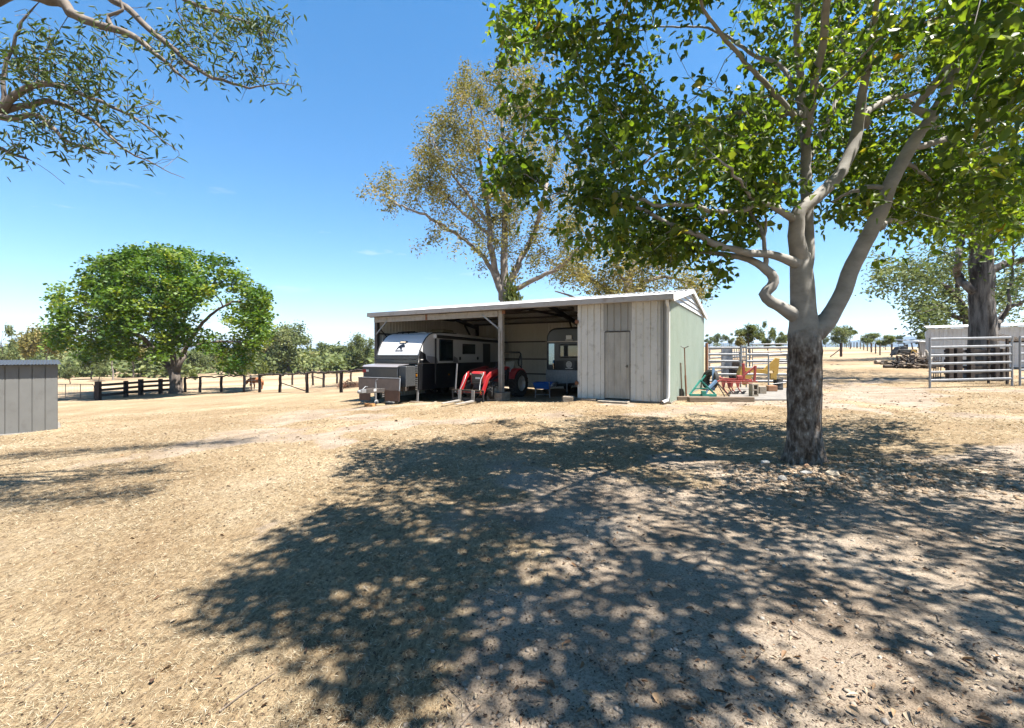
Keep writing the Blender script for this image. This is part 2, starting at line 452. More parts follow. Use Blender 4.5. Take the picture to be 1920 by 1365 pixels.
o = np_mesh('dry_grass', V, np.arange(n * 3).reshape(n, 3), M_BLADE, attrs={'rnd': ('FACE', rg.random(n))})
tag(o, 'short dry straw coloured grass covering the yard', 'grass', kind='stuff')
# fallen leaves
x, y = in_view_points(12000, 1.5, 22, 1.35)
dens = 0.05 + 0.75 * np.exp(-((x - 3.5) ** 2 / 30 + (y - 7.5) ** 2 / 26)) * (0.3 + 0.7 * sstep(0.4, 0.6, fbm(x * 0.9, y * 0.9, 91, 3)))
dens = np.maximum(dens, 0.95 * np.exp(-((x - 4.6) ** 2 / 3.0 + (y - 6.0) ** 2 / 0.9)))
dens = np.maximum(dens, 0.9 * np.exp(-((y - 14.0) / 3.0) ** 2) * sstep(5, 8, x))
keep = (rg.random(len(x)) < dens) & outside_shed(x, y)
x, y = x[keep], y[keep]; n = len(x); s = 0.018 + 0.04 * rg.random(n) ** 2.2
D = rand_dirs(n, (-0.12, 0.22))
V, Fa, k = leafquads(np.stack([x, y, gz(x, y) + 0.007 + 0.01 * rg.random(n)], 1), D, rand_dirs(n, (0.55, 1)), s * np.clip(y / 5, 1, 2.4), s * (0.22 + 0.3 * rg.random(n)) * np.clip(y / 5, 1, 2.4), 0.22, True, 0.25)
M_LITTER = leaf_mat('dead_leaf', [(0.0, (0.10, 0.055, 0.03)), (0.35, (0.24, 0.13, 0.065)), (0.7, (0.38, 0.25, 0.14)), (1.0, (0.55, 0.45, 0.32))], (1, .8, .6), 0.12, 0.7, 0.3)
o = np_mesh('leaf_litter', V, Fa, M_LITTER, attrs={'rnd': ('FACE', np.repeat(rg.random(n), 2))})
tag(o, 'fallen brown leaves scattered under the shade tree and across the yard', 'leaves', kind='stuff')
# small dark flecks of bark and seed pods
x, y = in_view_points(26000, 1.5, 15, 1.6)
keep = (rg.random(len(x)) < 0.25 + 0.75 * sstep(0.42, 0.62, fbm(x * 1.4, y * 1.4, 63, 3))) & outside_shed(x, y)
x, y = x[keep], y[keep]; n = len(x); s = (0.006 + 0.016 * rg.random(n) ** 2) * np.clip(y / 4, 1, 2.5)
D = rand_dirs(n, (-0.1, 0.3))
V, Fa, k = leafquads(np.stack([x, y, gz(x, y) + 0.006], 1), D, rand_dirs(n, (0.4, 1)), s, s * (0.2 + 0.4 * rg.random(n)), 0.3, True, 0.2)
o = np_mesh('bark_debris', V, Fa, leaf_mat('bark_flecks', [(0.0, (0.03, 0.02, 0.014)), (0.6, (0.09, 0.055, 0.035)), (1.0, (0.22, 0.14, 0.09))], (1, .8, .6), 0, 0.8, 0.2), attrs={'rnd': ('FACE', np.repeat(rg.random(n), 2))})
tag(o, 'dark flecks of bark and seed pods strewn over the yard', 'debris', kind='stuff')
# pebbles and clods
ICO_V = []; 
_g = (1 + 5 ** 0.5) / 2
ICO_V = np.array([(-1, _g, 0), (1, _g, 0), (-1, -_g, 0), (1, -_g, 0), (0, -1, _g), (0, 1, _g), (0, -1, -_g), (0, 1, -_g), (_g, 0, -1), (_g, 0, 1), (-_g, 0, -1), (-_g, 0, 1)]) / 1.9
ICO_F = np.array([(0, 11, 5), (0, 5, 1), (0, 1, 7), (0, 7, 10), (0, 10, 11), (1, 5, 9), (5, 11, 4), (11, 10, 2), (10, 7, 6), (7, 1, 8), (3, 9, 4), (3, 4, 2), (3, 2, 6), (3, 6, 8), (3, 8, 9), (4, 9, 5), (2, 4, 11), (6, 2, 10), (8, 6, 7), (9, 8, 1)])
def stones(name, x, y, s, mat, label, flat=0.6, sink=0.25):
    n = len(x)
    V = ICO_V[None] * (0.72 + 0.56 * rg.random((n, 12, 1))) * s[:, None, None] * (np.array([1, 1, flat]) * (0.7 + 0.6 * rg.random((n, 3))))[:, None, :]
    a = rg.random(n) * 2 * PI; c, q = np.cos(a)[:, None], np.sin(a)[:, None]
    V = np.stack([V[..., 0] * c - V[..., 1] * q, V[..., 0] * q + V[..., 1] * c, V[..., 2]], -1)
    V += np.stack([x, y, gz(x, y) + s * (flat * 0.6 - sink)], 1)[:, None, :]
    Fa = (np.arange(n)[:, None, None] * 12 + ICO_F[None]).reshape(-1, 3)
    o = np_mesh(name, V.reshape(-1, 3), Fa, mat, attrs={'rnd': ('FACE', np.repeat(rg.random(n), 20))})
    return tag(o, label, 'stones', kind='stuff')
M_STONE = leaf_mat('pebble', [(0.0, (0.16, 0.125, 0.10)), (0.4, (0.32, 0.26, 0.20)), (0.8, (0.42, 0.35, 0.28)), (1.0, (0.52, 0.46, 0.39))], (1, 1, 1), 0, 0.9, 0.2)
x, y = in_view_points(15000, 1.5, 12, 1.7)
keep = rg.random(len(x)) < (1 - grassy(x, y)) * (0.25 + 0.75 * sstep(0.4, 0.62, fbm(x * 1.1, y * 1.1, 13, 3))) * sstep(-1.5, 1.5, x)
x, y = x[keep], y[keep]
stones('pebbles', x, y, 0.004 + 0.013 * rg.random(len(x)) ** 2.2, M_STONE, 'small grey pebbles and clods on the bare soil', 0.7)
n = 4200
x = 4.2 + rg.normal(0, 0.95, n); y = 5.6 + rg.normal(0, 0.40, n)
keep = np.hypot(x - TREE[0], y - TREE[1]) > 0.34
x, y = x[keep], y[keep]
stones('rubble', x, y, 0.007 + 0.026 * rg.random(len(x)) ** 2.4, leaf_mat('rubble', [(0.0, (0.24, 0.16, 0.10)), (0.35, (0.42, 0.30, 0.195)), (0.8, (0.56, 0.43, 0.30)), (1.0, (0.66, 0.55, 0.42))], (1, 1, 1), 0, 0.95, 0.1), 'broken clay and stone rubble heaped at the foot of the shade tree', 0.6)
# twigs
mb = MB()
rnd = random.Random(4)
for i in range(230):
    yy = 1.6 + 9.5 * rnd.random() ** 1.3; xx = (rnd.random() * 2 - 1) * 1.15 * yy
    if rnd.random() > 0.35 + 0.65 * (xx > 0): continue
    l = 0.06 + 0.26 * rnd.random() ** 2; a = rnd.random() * PI; pts = []
    for k in range(4):
        t = k / 3 - 0.5; px_ = xx + math.cos(a) * l * t + rnd.gauss(0, 0.05) * l; py_ = yy + math.sin(a) * l * t + rnd.gauss(0, 0.05) * l
        pts.append((px_, py_, g1(px_, py_) + 0.008))
    r = 0.0015 + 0.0028 * rnd.random()
    mb.tube(pts, [r, r, r * .8, r * .5], 5)
M_TWIG = pm('twig', (0.12, 0.085, 0.06), (0.27, 0.21, 0.16), 30, 0.9)
tag(mb.build('twigs', M_TWIG, smooth=True), 'thin dead twigs lying on the ground', 'twigs', kind='stuff')
# individual rocks on the heap
def rock(px, py, Y, s, label, col):
    rr = np.random.default_rng(int(px))
    V = ICO_V * (0.72 + 0.5 * rr.random((12, 1))) * np.array(s)
    m = MB(); m._add([tuple(v) for v in V], [tuple(int(i) for i in f) for f in ICO_F])
    X = ax(px, Y)
    o = m.build('rock', col, None, bevel=min(s) * 0.18, loc=(X, Y, g1(X, Y) + s[2] * 0.35))
    tag(o, label, 'rock', 'rocks on the clay heap under the tree')
M_ROCK = pm('rock_pale', (0.55, 0.47, 0.36), (0.42, 0.34, 0.25), 14, 0.95, bump=0.5, bscale=40)
M_ROCKW = pm('rock_white', (0.72, 0.68, 0.62), (0.58, 0.53, 0.46), 14, 0.9, bump=0.3, bscale=40)
rock(1436, 863, 6.35, (0.075, 0.05, 0.04), 'white flat rock left of the shade tree trunk', M_ROCKW)
rock(1466, 905, 5.5, (0.065, 0.06, 0.05), 'rounded grey rock half in shade on the clay heap', pm('rock_grey', (0.42, 0.40, 0.37), (0.3, 0.28, 0.25), 12, 0.9))
rock(1511, 894, 5.7, (0.09, 0.035, 0.025), 'long thin pale rock lying in the middle of the clay heap', M_ROCKW)
rock(1560, 902, 5.55, (0.10, 0.075, 0.06), 'largest tan rock on the clay heap right of the trunk', M_ROCK)
rock(1513, 880, 5.95, (0.05, 0.04, 0.045), 'small reddish brown rock close in front of the trunk', pm('rock_red', (0.38, 0.20, 0.11), (0.5, 0.33, 0.2), 12, 0.95))
rock(1602, 904, 5.5, (0.045, 0.04, 0.045), 'small upright brown rock at the right end of the heap', pm('rock_brown', (0.36, 0.25, 0.16), (0.5, 0.38, 0.26), 12, 0.95))

# concrete apron beside the shed
M_CONC = pm('concrete', (0.21, 0.19, 0.165), (0.29, 0.265, 0.235), 3, 0.9, bump=0.3, bscale=70, c3=(0.33, 0.28, 0.23), s3=1.4)
ap = [(6.6, 13.9), (9.2, 13.8), (10.4, 15.2), (11.2, 18.6), (9.4, 19.0), (7.9, 16.4)]
m = MB(); m.prism(ap, 'xy', -0.10, 0.012); tag(m.build('concrete_apron', M_CONC, bevel=0.01), 'grey concrete apron beside the green shed wall', 'pavement', kind='structure')

# far hills
def ridge(name, pts, Y, depth, label):
    """pts: (px, crest py) seen at distance Y; a solid ridge with a rounded cross section"""
    pts = np.array(pts, float); xs = np.linspace(pts[0, 0], pts[-1, 0], 90); ys = np.interp(xs, pts[:, 0], pts[:, 1])
    X = (xs - 960) / F * Y; H = CAM_Z - (ys - 666) / F * Y + (fbm(xs * 0.05, xs * 0, 3, 4) - 0.5) * 0.004 * Y
    rows = []
    for k, t in enumerate(np.linspace(-1, 1, 13)):
        h = (1 - t * t)
        yy = Y + t * depth + (fbm(xs * 0.03, xs * 0 + k * 0.7, 8, 3) - 0.5) * depth * 0.25
        rows.append(np.stack([X, yy, -25 + (H + 25) * h * (0.94 + 0.06 * fbm(xs * 0.06, xs * 0 + k, 5, 3) * (abs(t) > 0.05))], 1))
    V = np.concatenate(rows); n = len(xs); ii = np.arange(13 * n).reshape(13, n)
    Fa = np.stack([ii[:-1, :-1], ii[:-1, 1:], ii[1:, 1:], ii[1:, :-1]], -1).reshape(-1, 4)
    tag(np_mesh(name, V, Fa, M_HILL, smooth=True), label, 'hills', kind='structure')
M_HILL = pm('wooded_hill', (0.035, 0.05, 0.022), (0.085, 0.085, 0.045), 0.02, 1.0, spec=0.05)
ridge('hills', [(1180, 660), (1380, 640), (1470, 645), (1560, 641), (1615, 637), (1650, 634), (1672, 630), (1690, 627), (1715, 631), (1745, 640), (1800, 645), (2300, 655)], 3300, 500, 'blue wooded hills on the horizon')
ridge('hills', [(-700, 655), (100, 653), (400, 650), (520, 652), (590, 652), (640, 656), (700, 651), (800, 654), (1000, 657), (1200, 662)], 3000, 450, 'low blue hills on the horizon left of the shed')
# ------------------------------------------------------------------ trees
class Skel:
    """a branching skeleton: hand-laid limbs, then twigs grown towards tip points"""
    def __init__(s, seed):
        c = 30000; s.n = 0; s.tip = []
        s._P = np.zeros((c, 3)); s._par = np.zeros(c, int); s._fix = np.zeros(c); s._dir = np.zeros((c, 3)); s._ok = np.zeros(c, bool)
        s.r = np.random.default_rng(seed)
    P = property(lambda s: s._P[:s.n]); par = property(lambda s: s._par[:s.n]); fix = property(lambda s: s._fix[:s.n])
    dir = property(lambda s: s._dir[:s.n]); ok = property(lambda s: s._ok[:s.n])
    def _push(s, p, par, fix, ok=True):
        d = p - s._P[par] if par >= 0 else np.array([0, 0, 1.0])
        i = s.n; s._P[i] = p; s._par[i] = par; s._fix[i] = fix; s._dir[i] = d / max(np.linalg.norm(d), 1e-6); s._ok[i] = ok
        s.n += 1
        return i
    def limb(s, pts, step=0.15, wob=0.0, ok_from=0.0, attach=None):
        """pts rows x,y,z,radius"""
        pts = np.array(pts, float); q = np.vstack([2 * pts[0] - pts[1], pts, 2 * pts[-1] - pts[-2]]); out = []
        for i in range(1, len(q) - 2):
            k = max(2, int(np.linalg.norm(q[i + 1, :3] - q[i, :3]) / step))
            for t in np.arange(k) / k:
                a, b, c, d = q[i - 1], q[i], q[i + 1], q[i + 2]
                out.append(0.5 * ((2 * b) + (c - a) * t + (2 * a - 5 * b + 4 * c - d) * t * t + (3 * b - a - 3 * c + d) * t ** 3))
        out.append(q[-2]); out = np.array(out)
        if len(s.P) == 0: par = -1
        elif attach is not None: par = attach
        else: par = int(np.argmin(np.linalg.norm(s.P - out[0, :3], axis=1)))
        n = len(out)
        for i, o in enumerate(out):
            if i == 0 and par >= 0 and np.linalg.norm(o[:3] - s.P[par]) < 1e-3: continue
            w = s.r.normal(0, wob, 3) * (i > 0) if wob else 0
            par = s._push(o[:3] + w, par, max(o[3], 0.002), (i / n) >= ok_from)
        return par
    def grow(s, tips, step=0.3, wob=0.10, up=0.15, maxr=None):
        tips = np.array(tips, float)
        d0 = np.array([np.min(np.linalg.norm(s.P[s.ok] - t, axis=1)) for t in tips])
        for t in tips[np.argsort(d0)]:
            idx = np.nonzero(s.ok)[0]
            D = t - s.P[idx]; d = np.linalg.norm(D, axis=1) + 1e-6
            cosv = np.einsum('ij,ij->i', D, s.dir[idx]) / d
            j = int(np.argmin(d * (1.45 - 0.45 * cosv) + 0.15 * s.fix[idx])); i0 = idx[j]; dd = d[j]
            k = max(1, int(round(dd / step))); p0 = s.P[i0]
            c = p0 + s.dir[i0] * dd * 0.28 + np.array([0, 0, up * dd * 0.5]); par = i0
            for m in range(1, k + 1):
                u = m / k
                p = (1 - u) ** 2 * p0 + 2 * u * (1 - u) * c + u * u * t
                if m < k: p = p + s.r.normal(0, wob * dd / k, 3)
                par = s._push(p, par, 0.0)
            s.tip.append(par)
    def radii(s, r0=0.004, e=2.4):
        n = len(s.P); acc = np.zeros(n); has = np.zeros(n, bool)
        for i in range(n - 1, -1, -1):
            if not has[i]: acc[i] = max(acc[i], r0 ** e)
            if s.fix[i] > 0: acc[i] = s.fix[i] ** e
            p = s.par[i]
            if p >= 0: acc[p] += acc[i] if s.fix[i] == 0 else 0; has[p] = True
        return np.maximum(acc ** (1 / e), r0)
    def mesh(s, r0=0.004, e=2.4, sides=(20, 12, 8, 5, 4), minr=0.0):
        rad = s.radii(r0, e); n = len(s.P); ch = [[] for _ in range(n)]
        for i in range(n):
            if s.par[i] >= 0: ch[s.par[i]].append(i)
        V = []; Q = []; nv = 0; T = []
        stack = [(0, None)]
        while stack:
            st, frm = stack.pop()
            chain = [frm] if frm is not None else []; i = st
            while True:
                chain.append(i)
                if not ch[i]: break
                main = max(ch[i], key=lambda c: rad[c])
                for c in ch[i]:
                    if c != main: stack.append((c, i))
                i = main
            if len(chain) < 2: continue
            pts = s.P[chain]; rr = rad[chain].copy()
            if frm is not None: rr[0] = min(rr[0], rr[1] * 1.25)
            if rr.max() < minr: continue
            rm = rr.max(); ns = sides[0] if rm > .14 else sides[1] if rm > .05 else sides[2] if rm > .02 else sides[3] if rm > .008 else sides[4]
            tan = np.gradient(pts, axis=0); tan /= np.maximum(np.linalg.norm(tan, axis=1, keepdims=True), 1e-6)
            u = np.cross(tan[0], [0.3, 0.9, 0.2]); u /= np.linalg.norm(u); us = []
            for t in tan:
                u = u - t * u.dot(t); u /= max(np.linalg.norm(u), 1e-6); us.append(u)
            us = np.array(us); ws = np.cross(tan, us)
            a = np.arange(ns) * 2 * PI / ns
            ring = pts[:, None] + (us[:, None] * np.cos(a)[None, :, None] + ws[:, None] * np.sin(a)[None, :, None]) * rr[:, None, None]
            V.append(ring.reshape(-1, 3)); k = len(pts)
            b = nv + np.arange(k - 1)[:, None] * ns + np.arange(ns)[None]; c = nv + np.arange(k - 1)[:, None] * ns + (np.arange(ns)[None] + 1) % ns
            Q.append(np.stack([b, c, c + ns, b + ns], -1).reshape(-1, 4))
            nv += k * ns
        return np.concatenate(V), np.concatenate(Q)
def tips_in(c, r, n, rn, shell=0.45, zmin=-9, clumps=0, spread=0.25):
    """tip points through an ellipsoid, denser towards its skin, gathered in clumps"""
    c = np.array(c, float); r = np.array(r, float)
    def smp(m):
        d = rand_dirs(m, (-1, 1), rn); return d * (shell + (1 - shell) * rn.random((m, 1)) ** 0.5)
    if clumps:
        cc = smp(clumps); q = cc[rn.integers(0, clumps, n)] + rn.normal(0, spread, (n, 3))
        l = np.linalg.norm(q, axis=1, keepdims=True); q = q / np.maximum(1, l / 1.04)
    else: q = smp(n)
    p = c + q * r
    return p[p[:, 2] > zmin]
def foliage(points, per, sig, ln, wd, rn, zr=(-0.9, 0.3), six=False, fold=0.2, jit=0.35, droop=0.2, stretchz=1.0, clumprnd=0.45):
    n = len(points) * per
    base = np.repeat(points, per, 0)
    off = rn.normal(0, 1, (n, 3)) * sig * np.array([1, 1, stretchz]); base = base + off
    L = ln * (1 - jit + 2 * jit * rn.random(n)); W = wd * (1 - jit + 2 * jit * rn.random(n))
    D = rand_dirs(n, zr, rn); Nn = rand_dirs(n, (-1, 1), rn) + np.array([0, 0, 0.5])
    V, Fa, k = leafquads(base, D, Nn, L, W, fold, six, droop)
    cr = np.repeat(rn.random(len(points)), per)
    rv = np.clip(clumprnd * cr + (1 - clumprnd) * rn.random(n), 0, 1)
    return V, Fa, np.repeat(rv, k)
def plant(name, label, cat, sk, leaves, bark, leafm, loc, group=None, r0=0.004, e=2.4, minr=0.0, deform=None, sides=(20, 12, 8, 5, 4)):
    root = thing(name, label, cat, loc, 0, group)
    V, Q = sk.mesh(r0, e, minr=minr, sides=sides)
    if deform is not None: V = deform(V)
    L = np.array(loc)
    np_mesh('trunk', V - L, Q, bark, root, smooth=True)
    np_mesh('crown', leaves[0] - L, leaves[1], leafm, root, attrs={'rnd': ('FACE', leaves[2])})
    return root
def P4(px, py, Y, r):
    p = at(px, py, Y); return (p.x, p.y, p.z, r)

def bark_material(name, rough_c, smooth_c, z0, z1, scale=9, bump=0.9):
    """rough bark low down, smooth bark above; the border between them is ragged"""
    m, nt, bs, out = new_mat(name); N = nt.nodes.new; Lk = nt.links.new
    tc = N('ShaderNodeTexCoord'); co = tc.outputs['Object']
    mp = N('ShaderNodeMapping'); mp.inputs['Scale'].default_value = (1, 1, 0.45); Lk(co, mp.inputs[0])
    def noise(s, d, vec, r=0.65):
        n = N('ShaderNodeTexNoise'); n.inputs['Scale'].default_value = s; n.inputs['Detail'].default_value = d; n.inputs['Roughness'].default_value = r
        Lk(vec, n.inputs['Vector']); return n.outputs['Fac']
    def ramp(f, stops):
        r = N('ShaderNodeValToRGB'); el = r.color_ramp.elements
        while len(el) < len(stops): el.new(0.5)
        for e_, (p, c) in zip(el, stops): e_.position = p; e_.color = c4(c)
        Lk(f, r.inputs[0]); return r.outputs[0]
    nf = noise(scale, 9, mp.outputs[0])
    rc = ramp(nf, [(0.30, dk(rough_c[0])), (0.44, dk(rough_c[1])), (0.58, dk(rough_c[2])), (0.72, dk(rough_c[3]))])
    mp2 = N('ShaderNodeMapping'); mp2.inputs['Scale'].default_value = (1, 1, 1.6); Lk(co, mp2.inputs[0])
    sc_ = ramp(noise(3.5, 9, mp2.outputs[0]), [(0.3, dk(smooth_c[0])), (0.5, dk(smooth_c[1])), (0.72, dk(smooth_c[2]))])
    sp = N('ShaderNodeSeparateXYZ'); Lk(co, sp.inputs[0])
    ad = N('ShaderNodeMath'); ad.operation = 'MULTIPLY_ADD'; Lk(noise(4, 5, co), ad.inputs[0]); ad.inputs[1].default_value = 0.55; Lk(sp.outputs['Z'], ad.inputs[2])
    mr = N('ShaderNodeMapRange'); mr.inputs[1].default_value = z0 + 0.27; mr.inputs[2].default_value = z1 + 0.27; Lk(ad.outputs[0], mr.inputs[0])
    mx = N('ShaderNodeMixRGB'); Lk(mr.outputs[0], mx.inputs[0]); Lk(rc, mx.inputs[1]); Lk(sc_, mx.inputs[2])
    Lk(mx.outputs[0], bs.inputs['Base Color']); bs.inputs['Roughness'].default_value = 0.85; bs.inputs['Specular IOR Level'].default_value = 0.25
    inv = N('ShaderNodeMath'); inv.operation = 'SUBTRACT'; inv.inputs[0].default_value = 1; Lk(mr.outputs[0], inv.inputs[1])
    hh = N('ShaderNodeMath'); hh.operation = 'MULTIPLY'; Lk(nf, hh.inputs[0]); Lk(inv.outputs[0], hh.inputs[1])
    sm = N('ShaderNodeMath'); sm.operation = 'MULTIPLY_ADD'; Lk(noise(9, 5, mp2.outputs[0]), sm.inputs[0]); sm.inputs[1].default_value = 0.10; Lk(hh.outputs[0], sm.inputs[2])
    bp = N('ShaderNodeBump'); bp.inputs['Strength'].default_value = bump; bp.inputs['Distance'].default_value = 0.05
    Lk(sm.outputs[0], bp.inputs['Height']); Lk(bp.outputs[0], bs.inputs['Normal'])
    return m

# ---- the shade tree in front of the shed
TX, TY = TREE; TZ = g1(TX, TY)
M_SHADE_BARK = bark_material('shade_tree_bark', [(0.04, 0.026, 0.018), (0.15, 0.105, 0.075), (0.36, 0.295, 0.24), (0.78, 0.71, 0.63)], [(0.27, 0.25, 0.22), (0.38, 0.355, 0.32), (0.50, 0.47, 0.425)], 1.62, 1.86, 17, 1.0)
sk = Skel(3)
t0 = 6.35
sk.limb([(TX, TY, TZ - 0.15, 0.28), (TX, TY, TZ + 0.02, 0.245), (TX, TY, TZ + 0.18, 0.22), (TX - .005, TY, TZ + 0.5, 0.203), (TX + .0, TY, 1.0, 0.20), (TX + .01, TY, 1.4, 0.20), P4(1508, 625, t0, 0.19), P4(1506, 580, t0, 0.16), P4(1504, 530, t0, 0.148), P4(1500, 480, t0, 0.125)], 0.09, ok_from=2)
A = len(sk.P) - 1
# stem A and its forks
sk.limb([P4(1498, 478, 6.3, .115), P4(1493, 440, 6.25, .10), P4(1494, 405, 6.2, .095), P4(1510, 385, 6.2, .085), P4(1543, 360, 6.25, .08), P4(1578, 322, 6.35, .078), P4(1603, 264, 6.4, .075), P4(1610, 225, 6.4, .07), P4(1618, 176, 6.3, .055), P4(1628, 120, 6.1, .045), P4(1640, 40, 5.9, .035), P4(1652, -70, 5.6, .024)], 0.12, 0.004, 0.45)
sk.limb([P4(1610, 225, 6.4, .055), P4(1631, 205, 6.45, .05), P4(1666, 186, 6.6, .045), P4(1719, 172, 6.8, .04), P4(1772, 148, 7.0, .033), P4(1820, 132, 7.1, .026), P4(1890, 108, 7.3, .018)], 0.12, 0.006)
# stem B behind
sk.limb([P4(1510, 500, 6.45, .10), P4(1515, 450, 6.5, .082), P4(1513, 390, 6.55, .075), P4(1511, 299, 6.6, .068), P4(1509, 228, 6.6, .06), P4(1501, 150, 6.6, .05), P4(1494, 70, 6.5, .042), P4(1497, -40, 6.4, .03), P4(1500, -160, 6.2, .02)], 0.12, 0.005, 0.3)
sk.limb([P4(1514, 300, 6.6, .05), P4(1530, 268, 6.7, .048), P4(1545, 236, 6.8, .045), P4(1568, 190, 7.0, .04), P4(1582, 105, 7.1, .03), P4(1571, 10, 7.2, .02)], 0.12, 0.006)
# right limb
sk.limb([P4(1530, 618, 6.35, .16), P4(1553, 596, 6.3, .115), P4(1576, 560, 6.25, .105), P4(1600, 495, 6.2, .10), P4(1648, 404, 6.1, .09), P4(1667, 350, 6.05, .084), P4(1694, 299, 6.0, .078), P4(1722, 253, 5.95, .07), P4(1748, 217, 5.9, .064), P4(1772, 176, 5.85, .058), P4(1788, 135, 5.8, .05), P4(1817, 53, 5.6, .04), P4(1842, -20, 5.4, .03), P4(1880, -150, 5.0, .02)], 0.12, 0.004, 0.4)
sk.limb([P4(1712, 275, 5.97, .045), P4(1754, 267, 6.0, .04), P4(1800, 250, 6.1, .036), P4(1842, 229, 6.2, .032), P4(1888, 211, 6.35, .027), P4(1950, 195, 6.5, .02), P4(2040, 150, 6.6, .012)], 0.12, 0.008)
sk.limb([P4(1656, 352, 6.06, .035), P4(1624, 352, 6.2, .028), P4(1589, 362, 6.5, .022), P4(1562, 380, 6.8, .016)], 0.1, 0.008)
sk.limb([P4(1700, 305, 6.0, .03), P4(1722, 320, 6.2, .024), P4(1747, 338, 6.5, .02), P4(1775, 337, 6.9, .015)], 0.1, 0.01)
sk.limb([P4(1655, 425, 6.1, .045), P4(1668, 412, 6.2, .03), P4(1690, 418, 6.4, .018)], 0.08, 0.004)
# low left limb with its elbow
sk.limb([P4(1492, 592, 6.35, .11), P4(1468, 578, 6.3, .082), P4(1446, 566, 6.22, .072), P4(1433, 552, 6.2, .072), P4(1446, 538, 6.2, .07), P4(1450, 522, 6.2, .066), P4(1437, 506, 6.2, .06), P4(1420, 494, 6.2, .05), P4(1386, 482, 6.3, .04), P4(1350, 476, 6.5, .034), P4(1300, 470, 6.8, .026), P4(1230, 478, 7.1, .016)], 0.09, 0.004, 0.6)
sk.limb([P4(1434, 503, 6.2, .04), P4(1437, 478, 6.15, .03), P4(1432, 450, 6.1, .026), P4(1426, 425, 6.1, .022), P4(1408, 400, 6.1, .016)], 0.08, 0.012)
sk.limb([P4(1432, 445, 6.1, .02), P4(1438, 420, 6.0, .016), P4(1436, 396, 5.9, .012)], 0.08, 0.01)
# long left limb
sk.limb([P4(1494, 494, 6.3, .08), P4(1470, 484, 6.2, .058), P4(1440, 476, 6.1, .052), P4(1404, 475, 6.0, .048), P4(1360, 464, 5.9, .043), P4(1325, 450, 5.8, .038), P4(1270, 425, 5.75, .03), P4(1200, 392, 5.7, .022), P4(1130, 372, 5.7, .014)], 0.1, 0.007, 0.4)
# higher left limb
sk.limb([P4(1492, 412, 6.2, .06), P4(1478, 404, 6.15, .048), P4(1456, 390, 6.05, .042), P4(1428, 381, 5.95, .038), P4(1392, 393, 5.8, .034), P4(1345, 398, 5.7, .03), P4(1300, 385, 5.6, .026), P4(1240, 385, 5.5, .022), P4(1192, 372, 5.5, .018), P4(1120, 352, 5.5, .014), P4(1040, 362, 5.6, .009)], 0.1, 0.008, 0.3)
sk.limb([P4(1428, 381, 5.95, .026), P4(1410, 372, 5.7, .022), P4(1396, 350, 5.3, .018), P4(1360, 310, 4.8, .014)], 0.1, 0.01)
# limbs into the upper left and towards the camera
sk.limb([P4(1511, 250, 6.6, .05), P4(1480, 205, 6.4, .042), P4(1440, 165, 6.2, .036), P4(1400, 120, 5.9, .03), P4(1350, 60, 5.6, .024), P4(1300, -20, 5.2, .016)], 0.12, 0.012)
sk.limb([P4(1509, 215, 6.6, .04), P4(1470, 130, 6.9, .034), P4(1420, 105, 7.2, .03), P4(1370, 75, 7.4, .024), P4(1310, 50, 7.5, .017), P4(1200, 55, 7.5, .012), P4(1060, 60, 7.3, .008)], 0.12, 0.012)
sk.limb([(4.0, 6.2, 4.3, .05), (3.6, 5.3, 5.0, .042), (3.1, 4.3, 5.7, .034), (2.6, 3.3, 6.1, .026), (2.2, 2.4, 6.2, .02), (1.9, 1.4, 6.1, .014), (1.8, .6, 5.9, .008)], 0.15, 0.02)
sk.limb([(5.3, 6.0, 4.6, .05), (5.6, 5.0, 5.3, .042), (6.0, 3.9, 5.9, .034), (6.2, 2.8, 6.2, .026), (6.3, 1.9, 6.2, .02), (6.3, .9, 6.0, .012)], 0.15, 0.02)
sk.limb([(5.0, 6.4, 4.6, .045), (5.6, 7.5, 5.0, .036), (6.0, 8.8, 5.2, .026), (6.2, 9.9, 5.0, .015)], 0.15, 0.02)
sk.limb([(4.1, 6.5, 4.8, .045), (3.4, 7.6, 5.3, .034), (2.8, 8.8, 5.3, .024), (2.3, 9.8, 4.9, .014)], 0.15, 0.02)
rt = np.random.default_rng(21)
tp = tips_in((4.75, 4.9, 6.3), (4.8, 5.6, 2.9), 1650, rt, 0.35, -9, 90, 0.08)
def vis(p): return 960 + F * p[:, 0] / np.maximum(p[:, 1], .5), 666 - F * (p[:, 2] - CAM_Z) / np.maximum(p[:, 1], .5)
tp = np.concatenate([tp, tips_in((4.7, 3.2, 6.7), (4.3, 3.6, 2.0), 330, rt, 0.2, -9, 28, 0.075)])
px, py = vis(tp)
low = np.interp(px, [880, 920, 1000, 1040, 1080, 1180, 1330, 1350, 1470, 1540, 1600, 1690, 1920], [70, 80, 120, 330, 420, 470, 450, 340, 340, 330, 380, 400, 420])
lef = np.interp(py, [-400, 0, 90, 200, 260, 330, 390, 480], [820, 930, 960, 1020, 960, 960, 1060, 1110])
tp = tp[(py < low) & (px > lef) | ((tp[:, 1] < 3.2) & (py < 0))]
